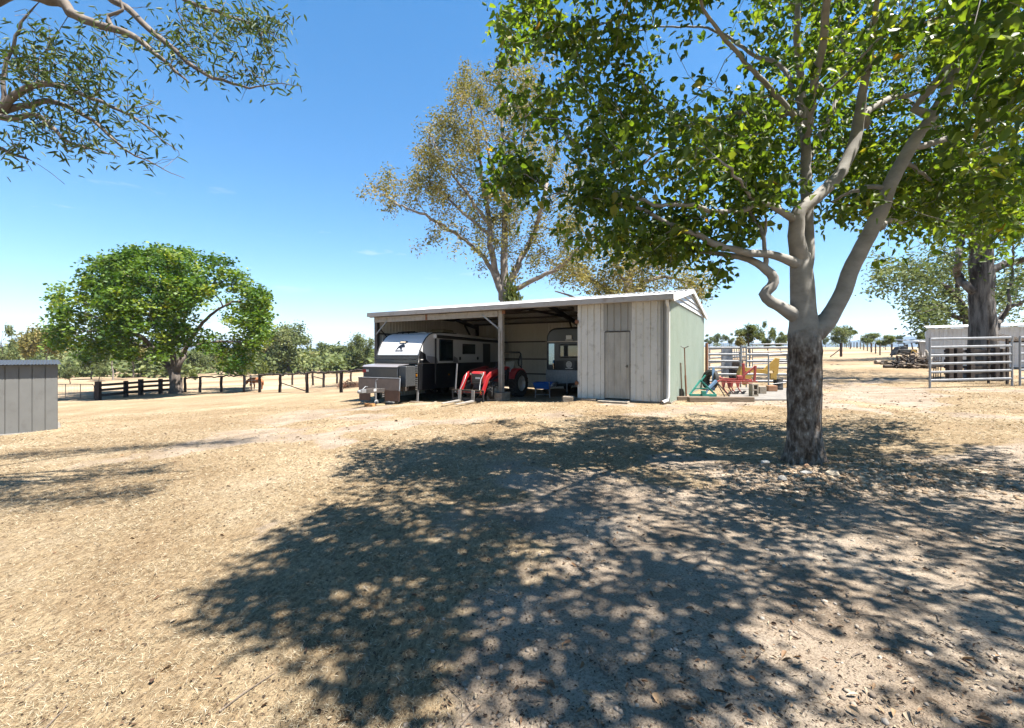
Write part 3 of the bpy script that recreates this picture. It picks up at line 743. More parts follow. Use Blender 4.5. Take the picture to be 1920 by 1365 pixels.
# keep the crown's plan as the photograph's shade shows it: each tip is dropped down the sun's rays onto the ground
kx, ky = SUN_H.x / math.tan(SUN_EL), SUN_H.y / math.tan(SUN_EL)
sx_, sy_ = tp[:, 0] - kx * (tp[:, 2] + .2), tp[:, 1] - ky * (tp[:, 2] + .2)
lim = np.interp(sy_, [0.5, 1.9, 2.12, 2.3, 2.62, 2.85, 3.85, 4.4, 5.8, 7.2, 8.0, 9.9, 11.0, 11.6], [-0.6, -0.95, -0.9, -1.05, -1.7, -2.2, -2.5, -2.25, -2.6, -2.7, -2.3, -1.6, -0.6, 6.0])
tp = tp[(sx_ > lim + .15) & (sy_ < 11.5)]
q_ = []
for _ in range(24):                     # sprays added to the crown so their shadow fills the shade's left edge
    cy = rt.uniform(2.0, 8.2); cx = np.interp(cy, [0.5, 1.9, 2.3, 2.62, 2.85, 3.85, 4.4, 5.8, 7.2, 8.2], [-0.6, -0.95, -1.05, -1.7, -2.2, -2.5, -2.25, -2.6, -2.7, -2.3]) + .35 + rt.random() ** 1.3 * 2.4; cz = rt.uniform(5.4, 7.6)
    for _k in range(13): q_.append((cx + kx * cz + rt.normal(0, .24), cy + ky * cz + rt.normal(0, .24), cz + rt.normal(0, .2)))
for cx, cy, cz in ((-2.05, 2.95, 6.3), (-1.75, 3.25, 6.6), (-2.3, 3.75, 6.5), (-1.45, 2.85, 6.1), (-1.2, 3.4, 6.4), (-1.9, 4.3, 6.8), (-2.4, 6.3, 6.2), (-2.2, 6.8, 6.0), (-0.9, 2.5, 6.2), (-1.3, 4.0, 6.0)):  # more added sprays, set by where the shadow's left tip should fall
    for _k in range(15): q_.append((cx + kx * cz + rt.normal(0, .2), cy + ky * cz + rt.normal(0, .2), cz + rt.normal(0, .15)))
q_ = np.array(q_)
qx, qy = q_[:, 0] - kx * (q_[:, 2] + .2), q_[:, 1] - ky * (q_[:, 2] + .2)
q_ = q_[qx > .12 + np.interp(qy, [0.5, 1.9, 2.12, 2.3, 2.62, 2.85, 3.85, 4.4, 5.8, 7.2, 8.0, 9.9], [-0.2, -0.7, -0.75, -0.95, -1.6, -2.1, -2.4, -2.15, -2.5, -2.6, -2.2, -1.5])]
pq, qq = vis(q_)
tp = np.concatenate([tp, q_[(qq < -25) | ((pq > np.interp(qq, [-400, 0, 90, 200], [820, 940, 980, 1020])) & (qq < 200))]])
px, py = vis(tp)
tp = tp[~((px > 1470) & (px < 1800) & (py > 60) & (tp[:, 1] < 6.7) & (rt.random(len(tp)) < 0.95))]
def clump(px, py, Y, sx, sy, sY, n):
    return np.array([tuple(at(px + rt.normal(0, sx), py + rt.normal(0, sy), Y + rt.normal(0, sY))) for _ in range(n)])
extra = [clump(1225, 430, 6.6, 65, 30, .5, 60), clump(1280, 465, 6.7, 30, 16, .4, 20), clump(1195, 425, 6.0, 50, 30, .4, 40), clump(985, 335, 5.7, 34, 22, .3, 32), clump(1020, 200, 6.2, 32, 28, .4, 20), clump(1100, 370, 5.6, 45, 22, .3, 30), clump(960, 45, 6.4, 28, 32, .4, 24), clump(1150, 300, 6.0, 60, 45, .5, 40), clump(1100, 130, 6.6, 70, 60, .6, 46), clump(1320, 330, 6.2, 70, 45, .6, 42),
         clump(1610, 385, 7.6, 40, 25, .6, 40), clump(1660, 330, 7.6, 60, 30, .8, 45), clump(1760, 355, 7.2, 70, 35, .8, 75), clump(1860, 320, 7.2, 60, 55, .8, 80), clump(1800, 410, 8.2, 50, 22, .6, 40), clump(1890, 400, 7.8, 30, 30, .5, 30), clump(1425, 355, 6.2, 40, 25, .4, 30), clump(1400, 410, 6.3, 30, 20, .3, 12), clump(1800, 60, 6.0, 90, 50, .7, 70), clump(1560, 60, 6.6, 90, 60, .8, 60), clump(1340, 515, 6.7, 10, 12, .2, 4), clump(1250, 210, 6.4, 80, 60, .7, 36), clump(1450, 240, 6.6, 50, 60, .6, 40), clump(1640, 240, 7.4, 60, 40, .6, 34)]
tips = np.concatenate([tp] + extra)
px, py = vis(tips)
tips = tips[~((px < 1420) & (px > 900) & (py > -20) & (fbm(px * 0.02, py * 0.02, 71, 2) < 0.31))]      # sky shows between the sprays
sk.grow(tips, 0.16, 0.10, 0.10)
tipP = sk.P[np.array(sk.tip)]
back = sk.P[sk.par[np.array(sk.tip)]]
LV = foliage(np.concatenate([tipP, back[::3]]), 15, 0.115, 0.108, 0.066, rt, (-0.98, 0.05), True, 0.16, 0.5, 0.22, 1.0, 0.35)
M_SHADE_LEAF = leaf_mat('shade_tree_leaf', [(0.0, (0.042, 0.085, 0.016)), (0.35, (0.088, 0.15, 0.024)), (0.7, (0.155, 0.22, 0.034)), (0.9, (0.25, 0.295, 0.05)), (0.965, (0.38, 0.31, 0.06)), (1.0, (0.55, 0.22, 0.06))], (2.4, 2.4, 0.7), 0.45, 0.42, 0.28)
def bark_deform(V):
    r = np.maximum(np.hypot(V[:, 0] - TX, V[:, 1] - TY), 1e-4); a = np.arctan2(V[:, 1] - TY, V[:, 0] - TX)
    w = sstep(2.0, 1.7, V[:, 2] + 0.25 * (vnoise(a * 2, V[:, 2] * 3, 4) - 0.5)) * (r < 0.4)
    n = 0.035 * (fbm(a * 7 + 50, V[:, 2] * 9, 6, 3) - 0.35) + 0.03 * (fbm(a * 2.2 + 9, V[:, 2] * 2.0, 16, 2) - 0.5) + 0.07 * sstep(0.35, -0.1, V[:, 2] - TZ) * np.cos(a * 5 + 1.0)
    k = 1 + w * n / r
    V = V.copy(); V[:, 0] = TX + (V[:, 0] - TX) * k; V[:, 1] = TY + (V[:, 1] - TY) * k
    return V
shade_tree = plant('shade_tree', 'large spreading shade tree with rough lower trunk and smooth grey limbs', 'tree', sk, LV, M_SHADE_BARK, M_SHADE_LEAF, (TX, TY, TZ), None, 0.0035, 2.5, deform=bark_deform, sides=(32, 14, 8, 5, 4))

# ---- eucalypt whose boughs reach in at the upper left
M_GUM_BARK = pm('gum_bark_grey', (0.11, 0.085, 0.07), (0.26, 0.215, 0.18), 5, 0.9, bump=0.6, bscale=18, stretch=(1, 1, 0.5))
M_GUM_LEAF = leaf_mat('gum_leaf_green', [(0.0, (0.045, 0.08, 0.025)), (0.4, (0.09, 0.135, 0.04)), (0.8, (0.15, 0.19, 0.06)), (1.0, (0.28, 0.27, 0.11))], (1.5, 1.7, 0.7), 0.25, 0.5, 0.2)
ex, ey = -8.9, 5.6; ez = g1(ex, ey)
sk = Skel(8); Y = 6.0
sk.limb([(ex, ey, ez - .1, .36), (ex, ey, ez + .6, .31), (ex + .1, ey, 1.9, .28), (ex + .3, ey + .1, 3.2, .25), (ex + .5, ey + .1, 4.4, .20), (ex + .9, ey + .2, 5.6, .16), (ex + 1.5, ey + .2, 6.6, .12), (ex + 2.2, ey + .3, 7.5, .08), (ex + 2.7, ey + .3, 8.4, .04)], 0.2, ok_from=2)
sk.limb([(ex + .75, ey + .2, 5.4, .11), (-7.0, 5.85, 5.75, .09), P4(20, -14, Y, .075), P4(88, -2, Y, .07), P4(121, 6, Y, .065), P4(130, 24, Y, .06), P4(157, 36, Y, .055), P4(187, 47, Y, .05), P4(217, 56, Y, .045), P4(248, 65, Y, .04), P4(272, 85, Y, .034), P4(296, 104, Y, .028), P4(317, 121, Y, .022), P4(338, 142, Y, .016), P4(355, 154, Y, .01)], 0.1, 0.006, 0.35)
sk.limb([(ex + 1.2, ey + .2, 6.2, .08), (-6.6, 6.1, 6.3, .06), P4(150, -35, 6.2, .05), P4(211, 0, 6.2, .045), P4(239, 15, 6.2, .042), P4(266, 42, 6.2, .04), P4(290, 63, 6.2, .037), P4(317, 85, 6.2, .034), P4(341, 106, 6.2, .03), P4(365, 127, 6.2, .026), P4(399, 145, 6.2, .022), P4(435, 155, 6.2, .018), P4(468, 165, 6.2, .013), P4(495, 160, 6.2, .009), P4(528, 157, 6.2, .006), P4(568, 163, 6.2, .003)], 0.1, 0.006, 0.3)
sk.limb([(ex + 1.9, ey + .25, 7.2, .06), (-5.9, 6.3, 6.9, .045), P4(290, -30, 6.4, .036), P4(347, 0, 6.4, .03), P4(377, 14, 6.4, .026), P4(423, 27, 6.4, .02), P4(468, 45, 6.4, .014), P4(513, 66, 6.4, .006)], 0.1, 0.008, 0.3)
sk.limb([P4(211, 54, Y, .03), P4(205, 30, Y, .022), P4(232, 22, Y, .018), P4(225, 0, Y, .012)], 0.08, 0.01)
sk.limb([(ex + .35, ey + .1, 3.6, .12), (-7.9, 5.8, 4.05, .09), P4(-60, 222, Y, .07), P4(-10, 214, Y, .06), P4(27, 178, Y, .045), P4(75, 157, Y, .038), P4(127, 165, Y, .03), P4(163, 181, Y, .025), P4(205, 198, Y, .02), P4(254, 223, Y, .015), P4(284, 245, Y, .011), P4(305, 263, Y, .008), P4(335, 285, Y, .004)], 0.1, 0.006, 0.35)
sk.limb([P4(-20, 215, Y, .05), P4(40, 200, 6.1, .04), P4(91, 190, 6.1, .034), P4(142, 207, 6.1, .028), P4(175, 226, 6.1, .023), P4(205, 254, 6.1, .018), P4(236, 281, 6.1, .013), P4(272, 299, 6.1, .009), P4(308, 317, 6.1, .006), P4(347, 334, 6.1, .003)], 0.1, 0.006)
sk.limb([P4(-10, 218, Y, .045), P4(30, 222, 5.9, .036), P4(65, 214, 5.9, .03), P4(95, 236, 5.9, .026), P4(113, 255, 5.9, .02), P4(123, 280, 5.9, .008)], 0.08, 0.006)
sk.limb([P4(103, 246, 5.9, .018), P4(135, 268, 5.9, .014), P4(175, 280, 5.9, .01), P4(225, 294, 5.9, .005)], 0.08, 0.006)
sk.limb([P4(4, 212, Y, .03), P4(9, 136, Y, .025), P4(24, 85, Y, .02), P4(42, 45, Y, .015), P4(60, 15, Y, .01), P4(76, 4, Y, .004)], 0.1, 0.008)
sk.limb([P4(-60, 265, Y, .03), P4(-8, 274, Y, .026), P4(18, 287, Y, .022), P4(46, 296, Y, .016)], 0.08, 0.004)
def clp(l): return np.concatenate([clump(*c) for c in l])
rt = np.random.default_rng(33)
tips = clp([(330, 60, 6.2, 45, 25, .3, 26), (400, 55, 6.3, 45, 22, .3, 34), (460, 70, 6.3, 35, 28, .3, 34), (500, 55, 6.4, 18, 16, .2, 18), (440, 20, 6.4, 45, 12, .3, 24), (410, 135, 6.2, 30, 10, .2, 12), (470, 140, 6.2, 25, 14, .2, 10), (335, 115, 6.1, 22, 10, .2, 9), (200, 40, 6, 25, 16, .2, 9), (255, 80, 6, 14, 6, .2, 5), (370, 95, 6.2, 40, 15, .2, 12), (530, 155, 6.2, 8, 12, .1, 4),
            (110, 105, 6, 42, 22, .4, 44), (150, 150, 6, 42, 25, .4, 44), (60, 115, 6, 34, 24, .4, 26), (15, 110, 6, 18, 16, .3, 14), (110, 210, 6, 40, 24, .4, 36), (190, 195, 6, 22, 20, .3, 24), (60, 245, 5.9, 32, 12, .3, 20), (20, 262, 5.9, 18, 12, .3, 12), (165, 265, 6, 30, 14, .3, 20), (250, 215, 6, 18, 18, .2, 9), (245, 180, 6, 14, 10, .2, 5), (285, 285, 6.1, 20, 9, .2, 8), (305, 265, 6, 10, 10, .2, 4), (175, 130, 6, 18, 14, .2, 12), (90, 170, 6, 40, 20, .3, 20)])
hid = tips_in((-8.2, 5.6, 7.6), (2.6, 3.0, 2.2), 130, rt, 0.4, -9, 18, .15)          # the rest of its crown, beyond the frame
sk.limb([(ex + 2.2, ey + .3, 7.5, .06), (-6.0, 7.2, 8.5, .045), (-4.2, 8.1, 8.85, .03), (-2.0, 8.3, 8.9, .012)], 0.2, 0.02)  # two unseen boughs and their foliage, added to cast shadow bands below
sk.limb([(ex + 1.6, ey + .2, 6.7, .06), (-6.2, 4.9, 7.0, .045), (-4.4, 4.6, 7.2, .03), (-1.8, 4.5, 7.2, .012)], 0.2, 0.02)
hid = np.concatenate([hid, np.stack([rt.uniform(-7.5, -1.9, 400), rt.normal(8.2, .3, 400), rt.normal(8.9, .12, 400)], 1), np.stack([rt.uniform(-7.0, -1.7, 430), rt.normal(4.6, .3, 430), rt.normal(7.2, .2, 430)], 1)])
ph, qh = vis(hid); hid = hid[(ph < -40) | (qh < -60)]
tips = tips[rt.random(len(tips)) < 0.68]
nvis = len(tips)
sk.grow(np.concatenate([tips, hid]), 0.14, 0.10, 0.0)
leafy = np.array(sk.tip)
sk.grow(np.concatenate([tips[::5] + rt.normal(0, .22, (len(tips[::5]), 3)), clp([(300, 300, 6.1, 25, 14, .2, 7), (520, 150, 6.2, 22, 14, .2, 7), (285, 210, 6, 18, 30, .2, 8), (60, 30, 6, 25, 20, .2, 8)])]), 0.12, 0.12, 0.0)      # bare twigs
LV = foliage(sk.P[leafy], 9, 0.11, 0.115, 0.027, rt, (-0.98, 0.1), True, 0.1, 0.35, 0.2, 1.1, 0.4)
plant('eucalypt_tree', 'eucalypt standing out of frame, its grey boughs reaching into the upper left sky', 'tree', sk, LV, M_GUM_BARK, M_GUM_LEAF, (ex, ey, ez), None, 0.003, 2.4)

# ---- generic trees
M_BARK_PALE = pm('bark_pale', (0.20, 0.16, 0.13), (0.42, 0.36, 0.31), 3, 0.9, bump=0.5, bscale=12)
M_BARK_DARK = pm('bark_dark', (0.06, 0.045, 0.035), (0.17, 0.13, 0.105), 6, 0.95, bump=0.8, bscale=14, stretch=(1, 1, .4))
M_OLIVE = leaf_mat('gum_leaf_olive', [(0.0, (0.11, 0.13, 0.036)), (0.35, (0.23, 0.22, 0.065)), (0.7, (0.37, 0.315, 0.105)), (1.0, (0.52, 0.39, 0.17))], (1.3, 1.25, 0.7), 0.3, 0.6, 0.12)
M_ROUND = leaf_mat('round_tree_leaf', [(0.0, (0.045, 0.11, 0.018)), (0.4, (0.105, 0.195, 0.028)), (0.68, (0.17, 0.27, 0.036)), (0.9, (0.30, 0.36, 0.045)), (1.0, (0.46, 0.43, 0.06))], (1.6, 1.7, 0.6), 0.28, 0.5, 0.2)
M_GUM_FAR = leaf_mat('gum_leaf_far', [(0.0, (0.10, 0.135, 0.055)), (0.5, (0.19, 0.23, 0.088)), (1.0, (0.32, 0.33, 0.14))], (1.3, 1.4, 0.7), 0.25, 0.6, 0.1)
M_YELLOWGREEN = leaf_mat('leaf_yellow_green', [(0.0, (0.08, 0.12, 0.02)), (0.5, (0.16, 0.2, 0.03)), (1.0, (0.3, 0.3, 0.05))], (1.4, 1.4, 0.6), 0.25, 0.5, 0.3)

# tall eucalypt behind the shed
def tall_gum():
    Y = 32.0; bx = ax(945, Y); bz = g1(bx, Y); sk = Skel(12); rn = np.random.default_rng(5)
    sk.limb([(bx, Y, bz - .2, .44), (bx, Y, bz + 1, .38), P4(946, 560, Y, .34), P4(945, 500, Y, .27), P4(946, 430, Y, .22), P4(948, 360, Y, .17), P4(945, 290, Y, .12), P4(940, 220, Y, .10), P4(938, 150, Y, .05)], 0.5, 0.02, 0.25)
    for pts in ([(942, 560, .30), (932, 520, .24), (920, 460, .2), (916, 400, .17), (905, 340, .13), (895, 270, .09), (880, 190, .05)],
                [(938, 545, .2), (915, 495, .16), (880, 455, .14), (840, 430, .12), (800, 405, .09), (760, 390, .07), (715, 365, .03)],
                [(916, 420, .14), (880, 370, .11), (850, 330, .09), (820, 280, .06), (800, 240, .03)],
                [(918, 440, .13), (870, 400, .1), (820, 350, .07), (790, 330, .03)],
                [(950, 540, .26), (975, 490, .2), (1000, 440, .16), (1015, 390, .13), (1030, 320, .09), (1045, 260, .05)],
                [(948, 410, .15), (965, 340, .12), (980, 260, .09), (990, 190, .05)],
                [(960, 545, .2), (1000, 525, .16), (1050, 500, .12), (1090, 460, .08), (1120, 420, .04)],
                [(946, 380, .12), (920, 300, .09), (905, 220, .05)]):
        sk.limb([P4(a, b, Y + rn.normal(0, 1.6) * (k > 1), r) for k, (a, b, r) in enumerate(pts)], 0.5, 0.04, 0.3)
    cl = [(920, 160, 45, 25, 40), (980, 180, 35, 30, 34), (870, 180, 22, 20, 14), (850, 240, 28, 20, 20), (900, 230, 40, 30, 34), (970, 250, 40, 30, 34), (820, 270, 22, 18, 16), (860, 300, 36, 24, 28), (800, 300, 22, 18, 16), (920, 310, 40, 28, 30), (1000, 310, 36, 30, 30), (775, 345, 24, 14, 14), (720, 350, 22, 16, 12), (740, 375, 30, 10, 9), (830, 350, 36, 22, 26), (880, 380, 40, 26, 26), (945, 385, 36, 26, 26), (1020, 390, 36, 30, 30), (1060, 340, 30, 40, 26), (850, 430, 40, 22, 16), (920, 440, 30, 20, 16), (1000, 455, 40, 24, 26), (1060, 440, 36, 28, 28), (960, 140, 30, 14, 16), (1080, 280, 22, 40, 16), (800, 425, 24, 12, 5), (960, 480, 34, 20, 12), (1050, 490, 40, 18, 14)]
    tips = np.concatenate([np.array([tuple(at(a + rn.normal(0, sx), b + rn.normal(0, sy), Y + rn.normal(0, 2.2))) for _ in range(n)]) for a, b, sx, sy, n in cl])
    tips = tips[fbm(tips[:, 0] * 0.75, tips[:, 2] * 0.75 + tips[:, 1] * .3, 29, 2) > 0.37]
    sk.grow(tips, 0.6, 0.10, 0.15)
    LV = foliage(sk.P[np.array(sk.tip)], 70, 0.30, 0.24, 0.09, rn, (-0.95, 0.2), False, 0, 0.4, 0, 1.2, 0.55)
    return plant('eucalypt_tree', 'tall olive brown eucalypt rising behind the middle of the shed', 'tree', sk, LV, M_BARK_PALE, M_OLIVE, (bx, Y, bz), 'eucalypts behind the shed', 0.014, 2.3, 0.016, sides=(12, 9, 6, 4, 3))
tall_gum()
def low_gum():
    Y = 38.0; bx = ax(1165, Y); bz = g1(bx, Y); sk = Skel(14); rn = np.random.default_rng(15)
    sk.limb([(bx, Y, bz - .2, .55), (bx, Y, bz + 1, .46), P4(1168, 590, Y, .42), P4(1175, 540, Y, .3), P4(1190, 490, Y, .2), P4(1200, 430, Y, .1)], 0.5, 0.03, 0.3)
    for pts in ([(1168, 570, .3), (1140, 545, .24), (1100, 520, .18), (1060, 505, .1), (1030, 490, .05)], [(1170, 565, .26), (1200, 535, .2), (1240, 520, .15), (1280, 525, .1), (1310, 540, .05)], [(1165, 580, .2), (1120, 570, .14), (1080, 560, .1), (1040, 545, .05)], [(1185, 500, .15), (1220, 470, .1), (1250, 440, .05)], [(1175, 540, .16), (1150, 490, .12), (1120, 450, .06)]):
        sk.limb([P4(a, b, Y + rn.normal(0, 1.5) * (k > 1), r) for k, (a, b, r) in enumerate(pts)], 0.5, 0.05, 0.3)
    cl = [(1120, 470, 40, 25, 34), (1180, 450, 40, 30, 34), (1090, 520, 32, 18, 24), (1150, 515, 36, 20, 28), (1220, 490, 36, 22, 28), (1260, 530, 32, 16, 22), (1300, 540, 20, 14, 14), (1130, 550, 36, 10, 14), (1065, 500, 20, 16, 12), (1240, 450, 30, 22, 20), (1315, 560, 9, 14, 6), (1190, 545, 30, 10, 12)]
    tips = np.concatenate([np.array([tuple(at(a + rn.normal(0, sx), b + rn.normal(0, sy), Y + rn.normal(0, 2.0))) for _ in range(n)]) for a, b, sx, sy, n in cl])
    sk.grow(tips, 0.6, 0.10, 0.1)
    LV = foliage(sk.P[np.array(sk.tip)], 60, 0.38, 0.28, 0.11, rn, (-0.95, 0.2), False, 0, 0.4, 0, 1.2, 0.55)
    plant('eucalypt_tree', 'lower wide olive eucalypt behind the enclosed right end of the shed', 'tree', sk, LV, M_BARK_PALE, M_OLIVE, (bx, Y, bz), 'eucalypts behind the shed', 0.014, 2.3, 0.016, sides=(12, 9, 6, 4, 3))
low_gum()
# round spreading tree by the fence
def round_tree():
    Y = 36.0; bx = ax(330, Y); bz = g1(bx, Y); sk = Skel(16); rn = np.random.default_rng(17)
    sk.limb([(bx, Y, bz - .2, .55), (bx, Y, bz + .5, .42), P4(329, 712, Y, .40), P4(326, 695, Y, .38)], 0.3, 0.0, 2)
    for pts in ([(322, 697, .26), (308, 678, .22), (290, 655, .18), (255, 625, .13), (200, 600, .08), (150, 585, .04)], [(327, 692, .24), (322, 660, .19), (318, 620, .15), (300, 560, .1), (280, 510, .05)], [(332, 696, .26), (342, 668, .22), (355, 640, .17), (385, 600, .12), (430, 570, .07), (470, 560, .03)], [(322, 650, .14), (345, 600, .1), (360, 540, .07), (365, 490, .04)], [(298, 660, .12), (240, 640, .08), (180, 640, .05), (120, 620, .03)], [(350, 650, .12), (410, 640, .08), (460, 640, .04)]):
        sk.limb([P4(a, b, Y + rn.normal(0, 1.5) * (k > 1), r) for k, (a, b, r) in enumerate(pts)], 0.4, 0.04, 0.3)
    P = []
    xs = [85, 105, 130, 165, 210, 250, 300, 350, 400, 430, 460, 490, 510]
    top = [612, 535, 530, 478, 480, 462, 460, 468, 470, 480, 520, 545, 580]; bot = [640, 640, 660, 670, 660, 672, 668, 640, 660, 690, 680, 640, 610]
    while len(P) < 950:
        a = rn.uniform(98, 497); t, b = np.interp(a, xs, top), np.interp(a, xs, bot); u = rn.random()
        q = t + (b - t) * u; e = math.sqrt(max(0.05, 1 - ((a - 300) / 225) ** 2)) * math.sqrt(max(0.1, 1 - (1.5 * max(0, 0.5 - u)) ** 2))
        yy = rn.uniform(-1, 1); yy = np.sign(yy) * abs(yy) ** 0.6
        if float(fbm(np.array([a * 0.022]), np.array([q * 0.03 + yy * 2]), 44, 3)[0]) < 0.485: continue
        P.append(tuple(at(a, q + 5, Y + yy * 6.3 * e)))
    P = np.array(P); P[:, 2] = np.maximum(P[:, 2], bz + 1.6)
    sk.grow(P, 0.6, 0.10, 0.15)
    LV = foliage(sk.P[np.array(sk.tip)], 50, 0.32, 0.26, 0.18, rn, (-0.5, 0.6), False, 0, 0.4, 0, 0.7, 0.78)
    plant('round_tree', 'broad domed bright green tree beside the timber rail fence', 'tree', sk, LV, M_GUM_BARK, M_ROUND, (bx, Y, bz), None, 0.014, 2.3, 0.02, sides=(14, 9, 6, 4, 3))
round_tree()
# rough barked giant behind the cattle panels
def rough_gum():
    Y = 21.0; bx = ax(1842, Y); bz = g1(bx, Y); sk = Skel(18); rn = np.random.default_rng(19)
    sk.limb([(bx, Y, bz - .2, .75), (bx, Y, bz + .25, .60), P4(1843, 660, Y, .52), P4(1842, 600, Y, .46), P4(1840, 520, Y, .42), P4(1838, 460, Y, .40), P4(1835, 400, Y, .36), P4(1838, 320, Y, .30), P4(1842, 230, Y, .24), P4(1830, 130, Y, .18), P4(1820, 20, Y, .12), P4(1820, -100, Y, .06)], 0.3, 0.02, 0.55)
    for pts in ([(1832, 548, .2), (1812, 535, .17), (1798, 518, .16), (1797, 485, .14), (1803, 445, .11), (1800, 400, .08), (1790, 360, .05)], [(1858, 505, .18), (1880, 496, .16), (1905, 490, .14), (1950, 480, .1), (2010, 450, .05)], [(1858, 628, .14), (1872, 605, .12), (1890, 580, .1), (1920, 566, .08), (1970, 545, .05)], [(1888, 582, .07), (1892, 545, .06), (1898, 500, .05), (1900, 460, .03)], [(1838, 340, .2), (1790, 280, .15), (1740, 220, .1), (1690, 180, .05)], [(1840, 260, .18), (1890, 190, .13), (1950, 130, .07)], [(1836, 380, .16), (1780, 350, .1), (1720, 330, .05)], [(1834, 150, .12), (1780, 80, .08), (1730, 20, .05)]):
        sk.limb([P4(a, b, Y + rn.normal(0, 1.2) * (k > 1), r) for k, (a, b, r) in enumerate(pts)], 0.35, 0.03, 0.4)
    c = at(1850, 200, Y)
    P = tips_in((c.x, Y, c.z + 1.0), (6.5, 6.0, 5.8), 330, rn, 0.3, 6.0, 50, .12)
    P = np.concatenate([P] + [np.array([tuple(at(a + rn.normal(0, sx), b + rn.normal(0, sy), Y + rn.normal(0, 1.2))) for _ in range(n)]) for a, b, sx, sy, n in [(1710, 340, 40, 30, 24), (1770, 420, 30, 20, 12), (1890, 430, 30, 30, 18), (1900, 530, 18, 18, 8), (1780, 480, 14, 10, 4)]])
    sk.grow(P, 0.45, 0.10, 0.1)
    LV = foliage(sk.P[np.array(sk.tip)], 34, 0.36, 0.22, 0.08, rn, (-0.98, 0.1), False, 0, 0.4, 0, 1.2, 0.5)
    bark = pm('bark_furrowed', (0.035, 0.026, 0.02), (0.27, 0.24, 0.21), 3.2, 0.95, bump=1.0, bscale=7, stretch=(1.6, 1.6, .28), lo=0.38, hi=0.62)
    def df(V):
        r = np.maximum(np.hypot(V[:, 0] - bx, V[:, 1] - Y), 1e-3); a = np.arctan2(V[:, 1] - Y, V[:, 0] - bx)
        w = (r < 0.8) * sstep(9, 7, V[:, 2]); k = 1 + w * 0.11 * (fbm(a * 6 + 30, V[:, 2] * 1.4, 3, 3) - 0.5) / np.maximum(r, .3)
        V = V.copy(); V[:, 0] = bx + (V[:, 0] - bx) * k; V[:, 1] = Y + (V[:, 1] - Y) * k; return V
    plant('eucalypt_tree', 'huge eucalypt with dark furrowed bark behind the steel cattle panel', 'tree', sk, LV, bark, M_GUM_LEAF, (bx, Y, bz), None, 0.01, 2.3, 0.011, df, sides=(26, 10, 6, 4, 3))
rough_gum()
def leaning_gum():
    Y = 36.0; bx = ax(1822, Y); bz = g1(bx, Y); sk = Skel(22); rn = np.random.default_rng(23)
    sk.limb([(bx, Y, bz - .2, .45), (bx, Y, bz + .8, .38), P4(1818, 615, Y, .34), P4(1805, 575, Y, .26), P4(1785, 550, Y, .2), P4(1760, 530, Y, .14), P4(1720, 515, Y, .1), P4(1690, 505, Y, .06), P4(1655, 510, Y, .03)], 0.5, 0.03, 0.3)
    for pts in ([(1812, 600, .2), (1780, 590, .15), (1760, 575, .1), (1740, 585, .05)], [(1800, 570, .18), (1790, 520, .12), (1770, 480, .06)], [(1815, 605, .2), (1850, 570, .14), (1890, 540, .08), (1930, 530, .04)]):
        sk.limb([P4(a, b, Y + rn.normal(0, 1.2) * (k > 1), r) for k, (a, b, r) in enumerate(pts)], 0.5, 0.04, 0.3)
    cl = [(1660, 510, 18, 14, 16), (1690, 530, 24, 18, 22), (1720, 500, 24, 16, 22), (1750, 540, 26, 24, 30), (1780, 500, 24, 24, 26), (1740, 590, 18, 14, 16), (1720, 575, 16, 10, 12), (1790, 570, 20, 20, 16), (1880, 560, 26, 24, 22), (1915, 530, 20, 22, 16), (1735, 612, 10, 8, 10), (1755, 605, 14, 8, 10), (1860, 520, 20, 24, 14)]
    P = np.concatenate([np.array([tuple(at(a + rn.normal(0, sx), b + rn.normal(0, sy), Y + rn.normal(0, 1.6))) for _ in range(n)]) for a, b, sx, sy, n in cl])
    sk.grow(P, 0.6, 0.10, 0.1)
    LV = foliage(sk.P[np.array(sk.tip)], 40, 0.42, 0.30, 0.14, rn, (-0.9, 0.3), False, 0, 0.4, 0, 1.0, 0.5)
    plant('eucalypt_tree', 'eucalypt leaning left over the long white metal shed', 'tree', sk, LV, M_BARK_DARK, M_GUM_FAR, (bx, Y, bz), None, 0.014, 2.3, 0.018, sides=(12, 8, 5, 4, 3))
leaning_gum()
